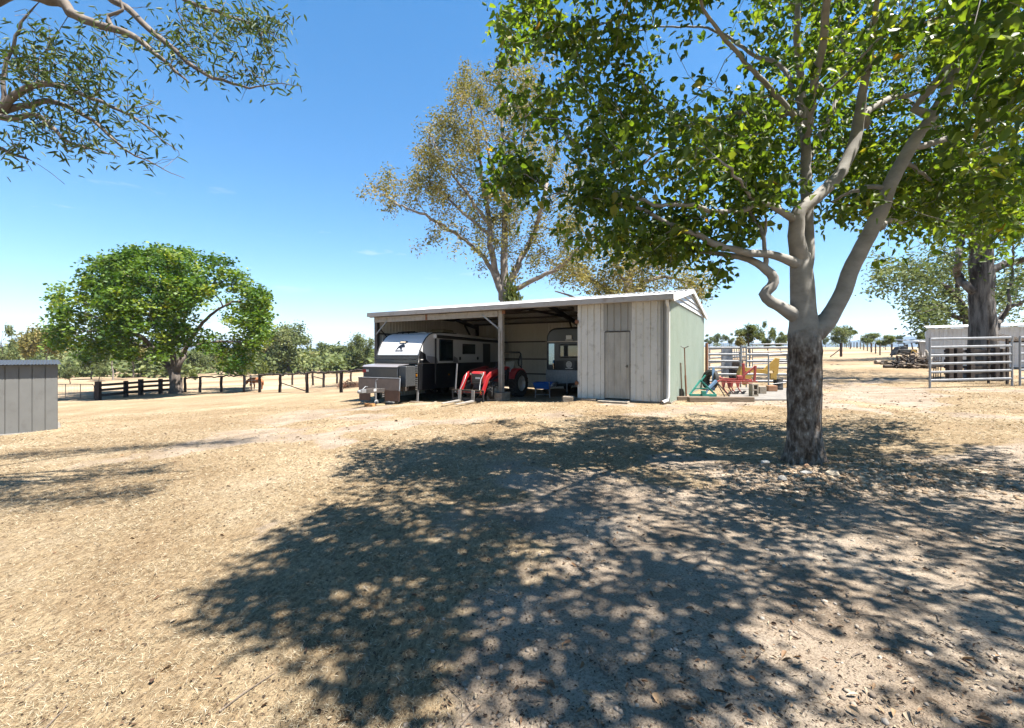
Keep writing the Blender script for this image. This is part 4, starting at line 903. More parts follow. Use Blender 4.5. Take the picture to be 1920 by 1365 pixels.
# ---- middle-distance trees, from a few prototypes
def proto(seed, h, w, leaf, per=42, ntip=90, kind='gum', bark=None, stems=1, lsize=(0.5, 0.3), sig=0.42):
    sk = Skel(seed); rn = np.random.default_rng(seed)
    cb = {'gum': 0.34, 'open': 0.5, 'bush': 0.06, 'tallbare': 0.62}[kind]
    for q in range(stems):
        a = rn.random() * 6.28; o = 0.12 * w * (stems > 1)
        sk.limb([(0.15 * q, 0, -.3, .028 * h), (0.15 * q, 0, .2, .022 * h), (o * math.cos(a) * .5 + .15 * q, o * math.sin(a) * .5, h * cb * .6, .018 * h), (o * math.cos(a) + rn.normal(0, .02) * h, o * math.sin(a), h * cb, .015 * h), (o * 1.4 * math.cos(a) + rn.normal(0, .03) * h, o * 1.4 * math.sin(a), h * (.5 + cb / 2), .008 * h), (o * math.cos(a), o * math.sin(a), h * .92, .002 * h)], h / 14, 0.008 * h, .45, attach=0 if q else None)
    zc = (cb + 1) / 2 * h; P = tips_in((0, 0, zc), (w / 2, w / 2, (1 - cb) * h / 2 * 1.02), ntip, rn, 0.35, 0.04 * h, max(7, ntip // 9), .17)
    sk.grow(P, h / 16, 0.1, 0.15)
    LV = foliage(sk.P[np.array(sk.tip)], per, sig * w / 6, lsize[0], lsize[1], rn, (-0.9, 0.4), False, 0, 0.4, 0, 0.9, 0.55)
    V, Q = sk.mesh(0.016 * h / 8, 2.3, sides=(8, 7, 5, 4, 3), minr=0.0)
    root = bpy.data.objects.new('paddock_tree', None); COL.objects.link(root)
    np_mesh('trunk', V, Q, bark or M_BARK_DARK, root, smooth=True)
    np_mesh('crown', LV[0], LV[1], leaf, root, attrs={'rnd': ('FACE', LV[2])})
    root['h'] = h; root['w'] = w
    return root
PR = {
    'gumA': proto(101, 9, 6.5, M_GUM_FAR), 'gumB': proto(102, 9, 8.5, M_GUM_FAR, ntip=120), 'gumC': proto(103, 9, 5, M_OLIVE, kind='open', bark=M_BARK_PALE),
    'twin': proto(104, 9, 5.5, M_GUM_FAR, kind='open', stems=2), 'tall': proto(105, 9, 4, M_GUM_FAR, kind='tallbare', ntip=45), 'bush': proto(106, 3, 3.6, M_YELLOWGREEN, kind='bush', ntip=70, lsize=(.26, .17)),
    'round': proto(107, 7, 7, M_GUM_FAR, ntip=110, kind='gum'), 'lime': proto(108, 6, 5, M_YELLOWGREEN, ntip=80), 'grey': proto(109, 9, 7, M_GUM_FAR, kind='gum', ntip=70, per=30, bark=M_BARK_PALE), 'oliveB': proto(110, 9, 9, M_OLIVE, ntip=120, bark=M_BARK_PALE),
}
used = set(); rnd = random.Random(77)
def tree(kind, px, Y, top, wpx, label, name='paddock_tree', group=None):
    """base on the ground at distance Y in the direction of px; crown top at pixel row top; wpx wide"""
    X = ax(px, Y); z = g1(X, Y); h = at(px, top, Y).z - z; w = wpx / F * Y
    o = PR[kind] if kind not in used else copy_tree(PR[kind])
    used.add(kind); o.name = name
    o.location = (X, Y, z); o.rotation_euler = (0, 0, rnd.random() * 6.28); o.scale = (w / o['w'], w / o['w'], h / o['h'])
    return tag(o, label, 'bush' if 'bush' in name or 'shrub' in name else 'tree', group or 'trees in the paddocks')
T = [
    ('gumA', 4, 58, 616, 34, 'bright green tree at the left edge behind the grey shed roof'),
    ('tall', 32, 90, 632, 22, 'small thin-topped tree above the grey shed roof'),
    ('oliveB', 88, 75, 616, 74, 'pale-trunked spreading gum tree behind the right end of the grey shed'),
    ('gumB', 60, 110, 652, 90, 'low hazy tree behind the grey shed roof'),
    ('gumA', 131, 60, 682, 24, 'small young tree in the paddock just right of the grey shed'),
    ('gumB', 172, 74, 640, 50, 'green tree seen under the left side of the domed tree crown'),
    ('grey', 212, 70, 630, 54, 'tall dark gum with pale trunk under the left of the domed tree'),
    ('gumA', 186, 66, 678, 24, 'small sapling in front of the gums left of the domed tree trunk'),
    ('gumC', 250, 78, 640, 40, 'open gum under the middle of the domed tree crown'),
    ('gumB', 275, 84, 645, 44, 'leafy gum just left of the domed tree trunk'),
    ('twin', 305, 95, 650, 34, 'gum tree directly behind the domed tree trunk'),
    ('round', 360, 88, 660, 46, 'low rounded tree just right of the domed tree trunk'),
    ('gumB', 400, 100, 655, 54, 'green tree behind the fence right of the domed tree'),
    ('oliveB', 436, 92, 662, 46, 'olive tree under the right edge of the domed tree crown'),
    ('grey', 478, 88, 634, 46, 'thin grey gum between the domed tree and the large paddock gum'),
    ('gumB', 540, 82, 611, 78, 'largest paddock gum left of the open shed'),
    ('gumC', 512, 95, 628, 44, 'pale gum just left of the largest paddock gum'),
    ('gumA', 571, 90, 668, 20, 'small green tree just right of the largest paddock gum'),
    ('tall', 612, 105, 640, 34, 'bare-stemmed gum midway between the largest paddock gum and the shed'),
    ('round', 634, 95, 648, 46, 'bushy green tree between the bare-stemmed gum and the shed'),
    ('gumB', 679, 84, 630, 40, 'neat upright tree close left of the shed'),
    ('gumA', 702, 90, 652, 30, 'green tree half hidden by the left shed post'),
    ('oliveB', 585, 120, 660, 50, 'dull olive tree low between the paddock gums'),
    ('oliveB', 660, 125, 655, 40, 'hazy olive tree behind the neat upright tree'),
    ('gumA', 1330, 150, 628, 16, 'far dark tree nearest the shed back corner'),
    ('round', 1344, 150, 626, 15, 'far dark round tree second right from the shed corner'),
    ('grey', 1357, 155, 628, 13, 'far thin tree third right from the shed corner'),
    ('gumA', 1368, 150, 626, 14, 'far tree fourth right from the shed corner'),
    ('twin', 1407, 46, 610, 42, 'twin-stemmed tree behind the steel yard rails'),
    ('gumC', 1388, 62, 632, 22, 'pale shrubby tree left of the twin-stemmed one'),
    ('gumA', 1440, 47, 606, 22, 'slim dark tree behind the yellow implement'),
    ('gumA', 1464, 58, 624, 22, 'short tree beside the shade tree trunk, left of it'),
    ('oliveB', 1480, 95, 628, 30, 'hazy tree touching the shade tree trunk on its left'),
    ('gumB', 1577, 72, 613, 36, 'dark spreading tree in the paddock right of the shade tree trunk'),
    ('tall', 1594, 80, 611, 18, 'tall thin bare-stemmed tree beside the dark spreading one'),
    ('gumA', 1548, 140, 631, 11, 'tiny far tree right against the shade tree trunk'),
    ('round', 1633, 85, 625, 30, 'grey green tree left of the lime one'),
    ('lime', 1660, 70, 628, 24, 'lime green tree in front of the far hills'),
    ('round', 1674, 160, 630, 10, 'left one of two small dark round far trees on the hill line'),
    ('round', 1685, 160, 629, 11, 'right one of two small dark round far trees on the hill line'),
    ('gumA', 1738, 46, 616, 24, 'dark tree behind the left end of the white metal shed'),
]
for t in T: tree(*t)
tree('bush', 491, 70, 680, 26, 'rounded yellow green bush in the paddock behind the wire gate', 'paddock_bush', 'bushes in the paddocks')
tree('bush', 462, 74, 684, 24, 'paler low bush left of the rounded yellow green bush', 'paddock_bush', 'bushes in the paddocks')
tree('bush', 360, 66, 694, 20, 'low bush right of the domed tree trunk', 'paddock_bush', 'bushes in the paddocks')
tree('bush', 608, 92, 678, 10, 'tiny bright yellow bush far beyond the log rail fence', 'paddock_bush', 'bushes in the paddocks')
X = ax(962, 30); 
tree('bush', 962, 30, 546, 70, 'dark green bush showing above the shed roof at the tall gum foot', 'tall_bush', 'bushes in the paddocks')
# far woodland that reads as one mass
rn = np.random.default_rng(50)
pts = []
for i in range(1250):
    Yw = rn.uniform(78, 330); pxx = rn.uniform(-420, 800)
    Xw = ax(pxx, Yw); h = rn.uniform(5, 9.5) * (0.45 + 0.55 * min(1, (Yw - 70) / 60)); w = h * rn.uniform(.7, 1.1); z0 = g1(Xw, Yw)
    q = rand_dirs(8, (-1, 1), rn) * rn.random((8, 1)) ** .4
    h *= rn.uniform(.45, 1.0)
    pts.append(np.array([Xw, Yw, z0 + h * .48]) + q * np.array([w / 2, w / 2, h * .46]))
for i in range(90):
    Yw = rn.uniform(330, 700); pxx = rn.uniform(1300, 2100)
    Xw = ax(pxx, Yw); h = rn.uniform(5, 9); w = h; z0 = g1(Xw, Yw)
    q = rand_dirs(7, (-.6, 1), rn) * rn.random((7, 1)) ** .4
    pts.append(np.array([Xw, Yw, z0 + h * .55]) + q * np.array([w / 2, w / 2, h * .45]))
pts = np.concatenate(pts)
LV = foliage(pts, 16, 0.8, 1.0, 0.55, rn, (-.7, .7), False, 0, .4, 0, .8, .6)
o = np_mesh('far_woodland', LV[0], LV[1], M_GUM_FAR, attrs={'rnd': ('FACE', LV[2])})
tag(o, 'far belt of scrubby woodland along the horizon', 'woodland', kind='stuff')
# ------------------------------------------------------------------ materials for built things
M_ZINC = pm('zinc_sheet', (0.86, 0.83, 0.775), (0.98, 0.945, 0.89), 1.4, 0.5, 0.05, c3=(0.66, 0.61, 0.55), s3=4.5)
M_ZINC_DK = pm('zinc_sheet_dull', (0.45, 0.43, 0.395), (0.54, 0.515, 0.475), 1.6, 0.5, 0.1)
M_DOORSHEET = pm('zinc_door', (0.42, 0.39, 0.345), (0.60, 0.565, 0.51), 2.0, 0.45, 0.15, stretch=(2, 2, .6))
M_ROOF = pm('roof_sheet', (0.98, 0.97, 0.95), (1.05, 1.04, 1.02), 1.5, 0.45, 0.1)
M_GREEN = pm('green_sheet', (0.50, 0.59, 0.49), (0.56, 0.64, 0.545), 1.2, 0.5, c3=(0.49, 0.55, 0.45), s3=1.6)
M_INSIDE = pm('inner_sheet', (1.0, 0.95, 0.84), (1.12, 1.06, 0.94), 1.5, 0.5, 0.1)
M_CREAM = pm('cream_trim', (0.60, 0.535, 0.475), (0.68, 0.61, 0.55), 2.5, 0.5, c3=(0.45, 0.36, 0.29), s3=3)
M_WHITE = pm('white_paint', (0.95, 0.94, 0.91), (0.86, 0.84, 0.80), 3, 0.45)
M_STEEL = pm('dark_steel', (0.07, 0.06, 0.055), (0.13, 0.105, 0.09), 5, 0.6)
M_GALV = pm('galvanised', (0.30, 0.305, 0.315), (0.42, 0.425, 0.435), 7, 0.5, 0.35, bump=0.08, bscale=40)
M_GALV_W = pm('weathered_post', (0.42, 0.39, 0.35), (0.55, 0.51, 0.46), 6, 0.6, 0.15, c3=(0.33, 0.27, 0.22), s3=4)
M_RUST = pm('rust', (0.22, 0.085, 0.04), (0.33, 0.15, 0.07), 20, 0.9, bump=0.3)
M_BLACK = pm('black_paint', (0.012, 0.012, 0.014), None, rough=0.35)
M_BLACKM = pm('black_matt', (0.02, 0.02, 0.022), (0.035, 0.034, 0.033), 12, 0.7)
M_RUBBER = pm('rubber', (0.022, 0.021, 0.02), (0.05, 0.046, 0.042), 14, 0.9)
M_GLASS = pm('dark_glass', (0.01, 0.02, 0.022), None, rough=0.06, spec=0.7)
M_CARAVAN = pm('caravan_skin', (0.80, 0.795, 0.80), (0.84, 0.835, 0.84), 1.0, 0.4)
M_CARAVAN_G = pm('caravan_grey_graphic', (0.30, 0.285, 0.30), None, rough=0.3)
M_NAVY = pm('caravan_navy', (0.035, 0.042, 0.055), (0.05, 0.058, 0.072), 4, 0.3, coat=0.3)
M_CHECK = pm('checker_plate', (0.30, 0.31, 0.32), (0.40, 0.41, 0.42), 14, 0.45, 0.5, bump=0.6, bscale=55)
M_CHECK_DK = pm('checker_plate_dark', (0.10, 0.105, 0.11), (0.16, 0.165, 0.17), 20, 0.4, 0.4, bump=0.8, bscale=60)
M_BROWNMESH = pm('stone_guard_mesh', (0.085, 0.058, 0.045), (0.12, 0.082, 0.062), 6, 0.75)
M_BROWNFLAP = pm('mud_flap_brown', (0.14, 0.07, 0.045), (0.18, 0.095, 0.06), 5, 0.7)
M_RED = pm('tractor_red', (0.46, 0.012, 0.018), (0.42, 0.04, 0.035), 3, 0.42, c3=(0.40, 0.10, 0.07), s3=3)
M_REDL = pm('lamp_red', (0.45, 0.02, 0.02), None, rough=0.2)
M_AMBER = pm('lamp_amber', (0.75, 0.30, 0.02), None, rough=0.2)
M_YELLOW = pm('implement_yellow', (0.50, 0.28, 0.03), (0.55, 0.35, 0.07), 5, 0.5, c3=(0.32, 0.18, 0.05), s3=5)
M_IMPRED = pm('implement_red', (0.40, 0.035, 0.03), (0.46, 0.08, 0.06), 5, 0.5, c3=(0.34, 0.14, 0.09), s3=6)
M_IMPGREEN = pm('implement_green', (0.02, 0.22, 0.17), (0.04, 0.30, 0.23), 5, 0.5)
M_IMPBLUE = pm('implement_blue', (0.10, 0.20, 0.34), (0.16, 0.27, 0.42), 5, 0.5)
M_BLUETUB = pm('barrow_blue', (0.012, 0.11, 0.45), (0.02, 0.14, 0.52), 4, 0.4)
M_TIMBER = pm('weathered_timber', (0.10, 0.075, 0.055), (0.22, 0.175, 0.135), 9, 0.95, stretch=(1, 1, 1), bump=0.5, bscale=30)
M_TIMBER_DK = pm('dark_timber', (0.03, 0.02, 0.015), (0.075, 0.05, 0.036), 9, 0.9, bump=0.5, bscale=30)
M_SLEEPER = pm('sleeper_timber', (0.13, 0.09, 0.06), (0.26, 0.19, 0.13), 8, 0.95, stretch=(.2, 1, 1), bump=0.5, bscale=30)
M_FOOT = pm('old_concrete', (0.30, 0.245, 0.185), (0.44, 0.385, 0.31), 6, 0.95, bump=0.5, bscale=30, c3=(0.24, 0.16, 0.09), s3=4)
M_ORANGEBLOCK = pm('orange_timber', (0.55, 0.22, 0.05), (0.66, 0.36, 0.14), 6, 0.85)
M_CHROME = pm('polished_metal', (0.55, 0.57, 0.60), None, rough=0.12, metal=0.95)
M_WHEELGREY = pm('wheel_silver', (0.55, 0.55, 0.54), (0.45, 0.45, 0.44), 8, 0.4, 0.2)
M_SEAT = pm('seat_tan', (0.30, 0.255, 0.18), (0.36, 0.31, 0.23), 6, 0.8)

# ------------------------------------------------------------------ machinery shed
shed = thing('machinery_shed', 'long open-fronted metal machinery shed with white roof and enclosed right bay', 'shed', (SHED_O[0], SHED_O[1], 0), SHED_A)
SL, SW, EAVE = 11.8, 7.6, 2.98
def zr(y): return EAVE + 0.176 * min(y, SW - y)
def rib_profile(w, pitch=0.205, rw=0.035, rh=0.024, first=None):
    """offsets along a sheet: flat pans and narrow raised ribs"""
    pts = [(0.0, 0.0)]; s = pitch / 2 if first is None else first
    while s < w - rw:
        pts += [(s - rw, 0.0), (s - rw * .45, rh), (s + rw * .45, rh), (s + rw, 0.0)]; s += pitch
    pts.append((w, 0.0))
    return pts
def wave_profile(w, pitch=0.076, h=0.017, k=6):
    n = max(2, int(w / pitch * k)); return [(w * i / n, h * 0.5 * (1 - math.cos(2 * PI * (w * i / n) / pitch))) for i in range(n + 1)]
def sheet(name, o, u, v, n, prof, v0, v1, mats, parent, th=0.004):
    """profiled metal sheet; runs along u, stands along v, bulges along n; v0, v1 numbers or functions of the distance along u"""
    o = Vector(o); u = Vector(u); v = Vector(v); n = Vector(n)
    f0 = v0 if callable(v0) else (lambda s: v0); f1 = v1 if callable(v1) else (lambda s: v1)
    A = [o + u * s + v * f0(s) + n * h for s, h in prof]; B = [o + u * s + v * f1(s) + n * h for s, h in prof]
    k = len(prof); vs = A + B + [p - n * th for p in A] + [p - n * th for p in B]; fs = []; ms = []
    for i in range(k - 1):
        fs += [(i, i + 1, k + i + 1, k + i), (2 * k + i + 1, 2 * k + i, 3 * k + i, 3 * k + i + 1), (i + 1, i, 2 * k + i, 2 * k + i + 1), (k + i, k + i + 1, 3 * k + i + 1, 3 * k + i)]
        ms += [0, 1, 0, 0]
    fs += [(0, k, 3 * k, 2 * k), (k - 1, 3 * k - 1, 4 * k - 1, 2 * k - 1)]; ms += [0, 0]
    me = bpy.data.meshes.new(name); me.from_pydata([tuple(p) for p in vs], [], fs)
    mats = mats if isinstance(mats, (list, tuple)) else [mats, mats]
    for m in mats: me.materials.append(m)
    me.polygons.foreach_set('material_index', np.array(ms, np.int32)); me.update()
    ob = bpy.data.objects.new(name, me); COL.objects.link(ob); ob.parent = parent
    return ob
X_, Y_, Z_ = (1, 0, 0), (0, 1, 0), (0, 0, 1)
# front wall of the enclosed bay
sheet('wall_sheet', (-2.83, 0, 0), X_, Z_, (0, -1, 0), rib_profile(0.845, 0.211, 0.026, 0.038), 0.0, 2.96, [M_ZINC, M_INSIDE], shed)
sheet('wall_sheet', (-1.983, 0.006, 0), X_, Z_, (0, -1, 0), rib_profile(0.876, 0.211, 0.026, 0.038), 2.09, 2.96, [M_ZINC_DK, M_INSIDE], shed)['label'] = 'dull grey sheet above the door'
sheet('wall_sheet', (-1.105, 0, 0), X_, Z_, (0, -1, 0), rib_profile(0.824, 0.211, 0.026, 0.038), 0.0, 2.96, [M_ZINC, M_INSIDE], shed)
sheet('wall_sheet', (-0.279, 0.006, 0), X_, Z_, (0, -1, 0), rib_profile(0.274, 0.15, 0.026, 0.038), 0.0, 2.96, [M_ZINC_DK, M_INSIDE], shed)['label'] = 'darker narrow sheet at the corner'
for a, b in ((-1.983, -1.945), (-1.15, -1.107)):
    sheet('wall_sheet', (a, 0.004, 0), X_, Z_, (0, -1, 0), [(0, 0), (b - a, 0)], 0.0, 2.088, [M_ZINC, M_INSIDE], shed)
door = sheet('door', (-1.932, -0.004, 0), X_, Z_, (0, -1, 0), rib_profile(0.765, 0.19, 0.02, 0.012), 0.035, 2.045, [M_DOORSHEET, M_INSIDE], shed)
m = MB(); m.box(-1.945, -1.933, -0.02, 0.03, 0.0, 2.075); m.box(-1.166, -1.152, -0.02, 0.03, 0.0, 2.075); m.box(-1.933, -1.166, -0.02, 0.03, 2.052, 2.075); m.build('door_frame', M_STEEL, shed)
m = MB(); m.box(-1.26, -1.22, -0.045, -0.017, 0.98, 1.06); m.tube([(-1.24, -0.045, 1.02), (-1.24, -0.075, 1.02), (-1.29, -0.078, 1.02)], 0.008, 6); m.build('handle', M_STEEL, door)
for z in (0.42, 2.36):
    m = MB(); m.box(-2.90, -2.79, -0.055, -0.028, z, z + 0.1); m.cyl((-2.86, -0.045, z - 0.03), (-2.86, -0.045, z + 0.13), 0.014, n=8); m.build('hinge', M_RUST, shed)
m = MB(); m.prism([(-2.02, -0.50), (-1.10, -0.50), (-1.13, -0.03), (-1.98, -0.03)], 'xy', -0.2, -0.012); m.build('door_step', M_FOOT, shed, bevel=0.01)
m = MB(); m.box(-2.9, 0.03, -0.026, 7.6, -0.25, -0.002); m.build('slab', M_FOOT, shed)
# green right wall, white boarded gable
for i in range(10):
    w = 0.758; y0 = 0.01 + i * 0.759
    sheet('wall_sheet', (0.0, y0, 0), Y_, Z_, X_, rib_profile(w, 0.19, 0.028, 0.032), 0.0, 2.93, [M_GREEN, M_INSIDE], shed)
for i in range(4):
    z0 = 2.945 + i * 0.165; z1 = min(z0 + 0.158, 3.61)
    ya = max(0.02, (z0 - EAVE) / 0.176 + 0.1); yb = max(0.02, (z1 - EAVE) / 0.176 + 0.1)
    m = MB(); pr = [(ya, z0), (SW - ya, z0), (SW - yb, z1), (yb, z1)]
    vs = [(0.055, a, b) for a, b in pr[:2]] + [(0.012, a, b) for a, b in pr[2:]] + [(0.0, a, b) for a, b in pr]
    m._add(vs, [(0, 1, 2, 3), (7, 6, 5, 4), (0, 4, 5, 1), (1, 5, 6, 2), (2, 6, 7, 3), (3, 7, 4, 0)]); m.build('gable_board', M_WHITE, shed)
for s, yb in ((1, 0), (-1, SW)):
    m = MB(); a = Vector((0.10, yb - s * 0.14, zr(0) - 0.02)); b = Vector((0.10, 3.8, zr(3.8) + 0.005)); m.bar(a, b, 0.06, 0.15); m.build('barge_board', M_WHITE, shed)
    m = MB(); a = Vector((-SL - 0.10, yb - s * 0.14, zr(0) - 0.02)); b = Vector((-SL - 0.10, 3.8, zr(3.8) + 0.005)); m.bar(a, b, 0.06, 0.15); m.build('barge_board', M_WHITE, shed)
# other walls
for i in range(16):
    sheet('wall_sheet', (-SL + i * 0.7375, SW, 0), X_, Z_, (0, -1, 0), rib_profile(0.735, 0.184, 0.03, 0.02), -0.35 if i < 12 else 0, 3.0, [M_INSIDE, M_INSIDE], shed)
for i in range(10):
    y0 = 0.01 + i * 0.759
    sheet('wall_sheet', (-SL, y0, 0), Y_, Z_, X_, rib_profile(0.756, 0.19, 0.03, 0.02), -0.55, (lambda s, y0=y0: zr(y0 + s) - 0.03), [M_INSIDE, M_GREEN], shed)
for i in range(10):
    y0 = 0.03 + i * 0.757
    sheet('wall_sheet', (-2.83, y0, 0), Y_, Z_, (-1, 0, 0), rib_profile(0.754, 0.19, 0.03, 0.02), 0.0, (lambda s, y0=y0: zr(y0 + s) - 0.03), [M_INSIDE, M_INSIDE], shed)
# roof
sl = Vector((0, 1, 0.176)).normalized(); nrm = Vector((0, -0.176, 1)).normalized(); ln = 3.95 * math.hypot(1, 0.176)
for i in range(16):
    x0 = -SL - 0.1 + i * 0.7505
    sheet('roof_sheet', (x0, -0.15, zr(0) - 0.15 * 0.176 + 0.02), X_, sl, nrm, rib_profile(0.753, 0.188, 0.03, 0.028), 0.0, ln, [M_ROOF, M_INSIDE], shed)
    sheet('roof_sheet', (x0, SW + 0.15, zr(0) - 0.15 * 0.176 + 0.02), X_, (0, -sl.y, sl.z), (0, 0.176, 1), rib_profile(0.753, 0.188, 0.03, 0.028), 0.0, ln, [M_ROOF, M_INSIDE], shed)
m = MB(); zt = zr(3.8) + 0.075
m._add([(x, y, z) for x in (-SL - .13, .14) for y, z in ((3.62, zt - .032), (3.8, zt), (3.98, zt - .032), (3.98, zt - .044), (3.8, zt - .012), (3.62, zt - .044))], [(0, 1, 7, 6), (1, 2, 8, 7), (2, 3, 9, 8), (3, 4, 10, 9), (4, 5, 11, 10), (5, 0, 6, 11)]); m.build('ridge_cap', M_ROOF, shed)
m = MB(); gp = [(-0.13, 3.03), (-0.142, 3.03), (-0.142, 2.94), (-0.255, 2.94), (-0.262, 3.075), (-0.248, 3.088), (-0.27, 3.088), (-0.275, 2.925), (-0.13, 2.925)]
m.prism(gp, 'yz', -SL - 0.13, 0.13); m.box(0.13, 0.134, -0.275, -0.13, 2.925, 3.085); m.box(-SL - 0.134, -SL - 0.13, -0.275, -0.13, 2.925, 3.085); m.build('gutter', M_CREAM, shed)
m = MB(); m.tube([(-0.05, -0.20, 2.92), (-0.05, -0.20, 2.85), (-0.045, -0.075, 2.72), (-0.045, -0.075, 0.18), (-0.06, -0.10, 0.06), (-0.16, -0.30, 0.01)], 0.047, 14, False); dp = m.build('downpipe', M_WHITE, shed, smooth=True)
m = MB(); m.lathe([(0.05, -0.02), (0.056, -0.02), (0.056, 0.03), (0.05, 0.03)], (-0.17, -0.31, 0.0), 'y', 16); m.build('outlet_ring', pm('terracotta', (0.5, 0.2, 0.08), None, rough=.8), dp)
for z in (1.35,):
    m = MB(); m.lathe([(0.047, -.015), (0.054, -.015), (0.054, .015), (0.047, .015)], (-0.045, -0.075, z), 'z', 14); m.build('pipe_clip', M_WHITE, dp)
# open bays: posts, beam, braces, footing
def cpost(x, z0, z1, w=0.15, mat=M_GALV_W):
    m = MB(); m.prism([(x - w / 2, 0.0), (x + w / 2, 0.0), (x + w / 2, 0.15), (x + w / 2 - .006, 0.15), (x + w / 2 - .006, .006), (x - w / 2 + .006, .006), (x - w / 2 + .006, .15), (x - w / 2, .15)], 'xy', z0, z1); return m.build('post', mat, shed)
p = cpost(-5.70, 0.06, 2.92, 0.16); 
m = MB(); m.bar((-5.70, -0.008, 0.06), (-5.70, -0.008, 2.2), 0.07, 0.012, (1, 0, 0)); m.build('stiffener', M_GALV_W, p)
p2 = cpost(-SL + 0.09, -0.6, 2.92, 0.14, M_STEEL)
m = MB(); m.box(-SL + 0.01, -5.79, -0.02, 0.055, 2.70, 2.915); m.build('beam', M_GALV_W, shed, bevel=0.006)
m = MB(); m.box(-9.05, -8.95, -0.026, -0.021, 2.70, 2.915); m.build('rust_splice', M_RUST, shed)
for a, b in (((-5.76, -0.015, 2.28), (-6.45, -0.015, 2.80)), ((-SL + 0.12, -0.015, 2.2), (-SL + 0.75, -0.015, 2.76))):
    m = MB(); m.bar(a, b, 0.03, 0.055); m.build('brace', M_GALV, shed)
m = MB(); m.box(-5.62, -5.5, -0.02, 0.02, 2.78, 2.9); m.build('rust_cleat', M_RUST, shed)
m = MB(); m.prism([(-6.10, -0.24), (-5.50, -0.24), (-5.48, 0.34), (-6.08, 0.34)], 'xy', -0.36, 0.055); m.build('footing', M_FOOT, shed, bevel=0.025, seg=3)
for x in (-SL + 0.1, -5.7, -2.93):
    for s in (1, -1):
        a = Vector((x, 3.8 - s * 3.72, zr(0.1) - 0.14)); b = Vector((x, 3.8, zr(3.8) - 0.14)); m = MB(); m.bar(a, b, 0.07, 0.2); m.build('rafter', M_STEEL, shed)
    m = MB(); m.bar((x, 2.2, zr(2.2) - .24), (x, 5.4, zr(2.2) - .24), 0.05, 0.09); m.build('collar_tie', M_STEEL, shed)
    m = MB(); m.bar((x, 7.3, 1.9), (x, 6.3, zr(6.3) - .25), 0.05, 0.08); m.build('knee_brace', M_STEEL, shed)
    m = MB(); m.box(x - .07, x + .07, 7.42, 7.57, -0.4, 3.0); m.build('post', M_STEEL, shed)
for y in (0.35, 1.35, 2.35, 3.35, 4.25, 5.25, 6.25, 7.25):
    m = MB(); m.box(-SL, -2.84, y - .03, y + .03, zr(y) - 0.075, zr(y) + 0.008); m.build('purlin', M_STEEL, shed)
for z in (0.35, 1.12, 2.02):
    m = MB(); m.box(-SL + .03, -2.9, SW - 0.13, SW - 0.026, z, z + 0.06); m.build('girt', M_STEEL, shed)
    m = MB(); m.box(-SL + .026, -SL + .10, 0.2, SW - 0.14, z + .2, z + 0.26); m.build('girt', M_STEEL, shed)
m = MB(); m.bar((-SL + .06, 0.2, 2.5), (-SL + .06, 2.6, 0.6), 0.008, 0.06); m.build('brace', M_STEEL, shed)

# ------------------------------------------------------------------ caravan
CV_A = R(-27.4); CV = (-4.42, 17.45); CVZ = -0.47
cv = thing('caravan', 'white and black off-road caravan backed into the left bay of the shed', 'caravan', (CV[0], CV[1], CVZ), CV_A)
prof = [(0.02, 1.5), (0.0, 1.62), (0.03, 1.78), (0.14, 2.05), (0.28, 2.28), (0.45, 2.47), (0.65, 2.61), (0.9, 2.69), (1.2, 2.72), (2.5, 2.73), (6.1, 2.64), (6.24, 2.58), (6.3, 2.45), (6.3, 1.5)]
m = MB(); m.prism(prof, 'yz', -1.05, 1.05); body = m.build('body', M_CARAVAN, cv, bevel=0.035, seg=3)
m = MB(); m.prism([(0.04, 0.5), (0.012, 1.495), (6.296, 1.495), (6.296, 0.62), (5.6, 0.5)], 'yz', -1.053, 1.053); m.build('lower_panel', M_BLACK, cv, bevel=0.02)
m = MB()
for z0, z1, d in ((1.52, 1.66, .035), (1.67, 1.75, .045), (1.76, 1.83, .03)): m.box(-1.03, 1.03, -d - 0.01, 0.12, z0, z1)
m.build('front_band', M_NAVY, cv, bevel=0.012)
for sx in (-1.045, 1.045):
    m = MB(); m.tube([(sx, y - 0.015, z) for y, z in prof[1:10]], 0.022, 8); m.build('edge_trim', M_BLACKM, cv, smooth=True)
def decal(name, poly, mat, x=1.0535, th=0.004):
    m = MB(); m.prism(poly, 'yz', x - 0.01, x + th); return m.build(name, mat, cv)
decal('side_graphic', [(0.05, 2.02), (0.42, 1.86), (0.47, 1.66), (0.72, 1.515), (0.03, 1.515)], M_BLACK)
decal('side_graphic', [(0.50, 1.80), (1.1, 1.75), (1.22, 1.515), (0.74, 1.515), (0.51, 1.65)], M_CARAVAN_G)
decal('side_graphic', [(2.3, 1.78), (2.55, 1.70), (2.62, 1.515), (2.25, 1.515)], M_CARAVAN_G)
decal('side_mark', [(0.12, 1.64), (0.3, 1.64), (0.3, 1.67), (0.12, 1.67)], M_WHITE, 1.056)
def window(y0, y1, z0, z1):
    m = MB(); m.box(1.05, 1.078, y0, y1, z0, z1); w = m.build('window', M_BLACKM, cv, bevel=0.012)
    m = MB(); m.box(1.06, 1.083, y0 + .05, y1 - .05, z0 + .05, z1 - .05); m.build('pane', M_GLASS, w)
window(1.27, 2.22, 1.58, 2.46); window(2.94, 3.95, 1.86, 2.31)
m = MB(); m.box(1.05, 1.075, 4.63, 5.3, 0.62, 2.36); d = m.build('door', M_BLACK, cv, bevel=0.02)
m = MB(); m.box(1.07, 1.09, 5.18, 5.24, 1.35, 1.5); m.build('handle', M_STEEL, d)
for y in (2.75, 4.18):
    m = MB(); m.lathe([(0.0, 0), (0.075, 0), (0.075, .018), (0.0, .02)], (1.05, y, 1.68), 'x', 16); m.build('round_vent', M_BLACKM, cv)
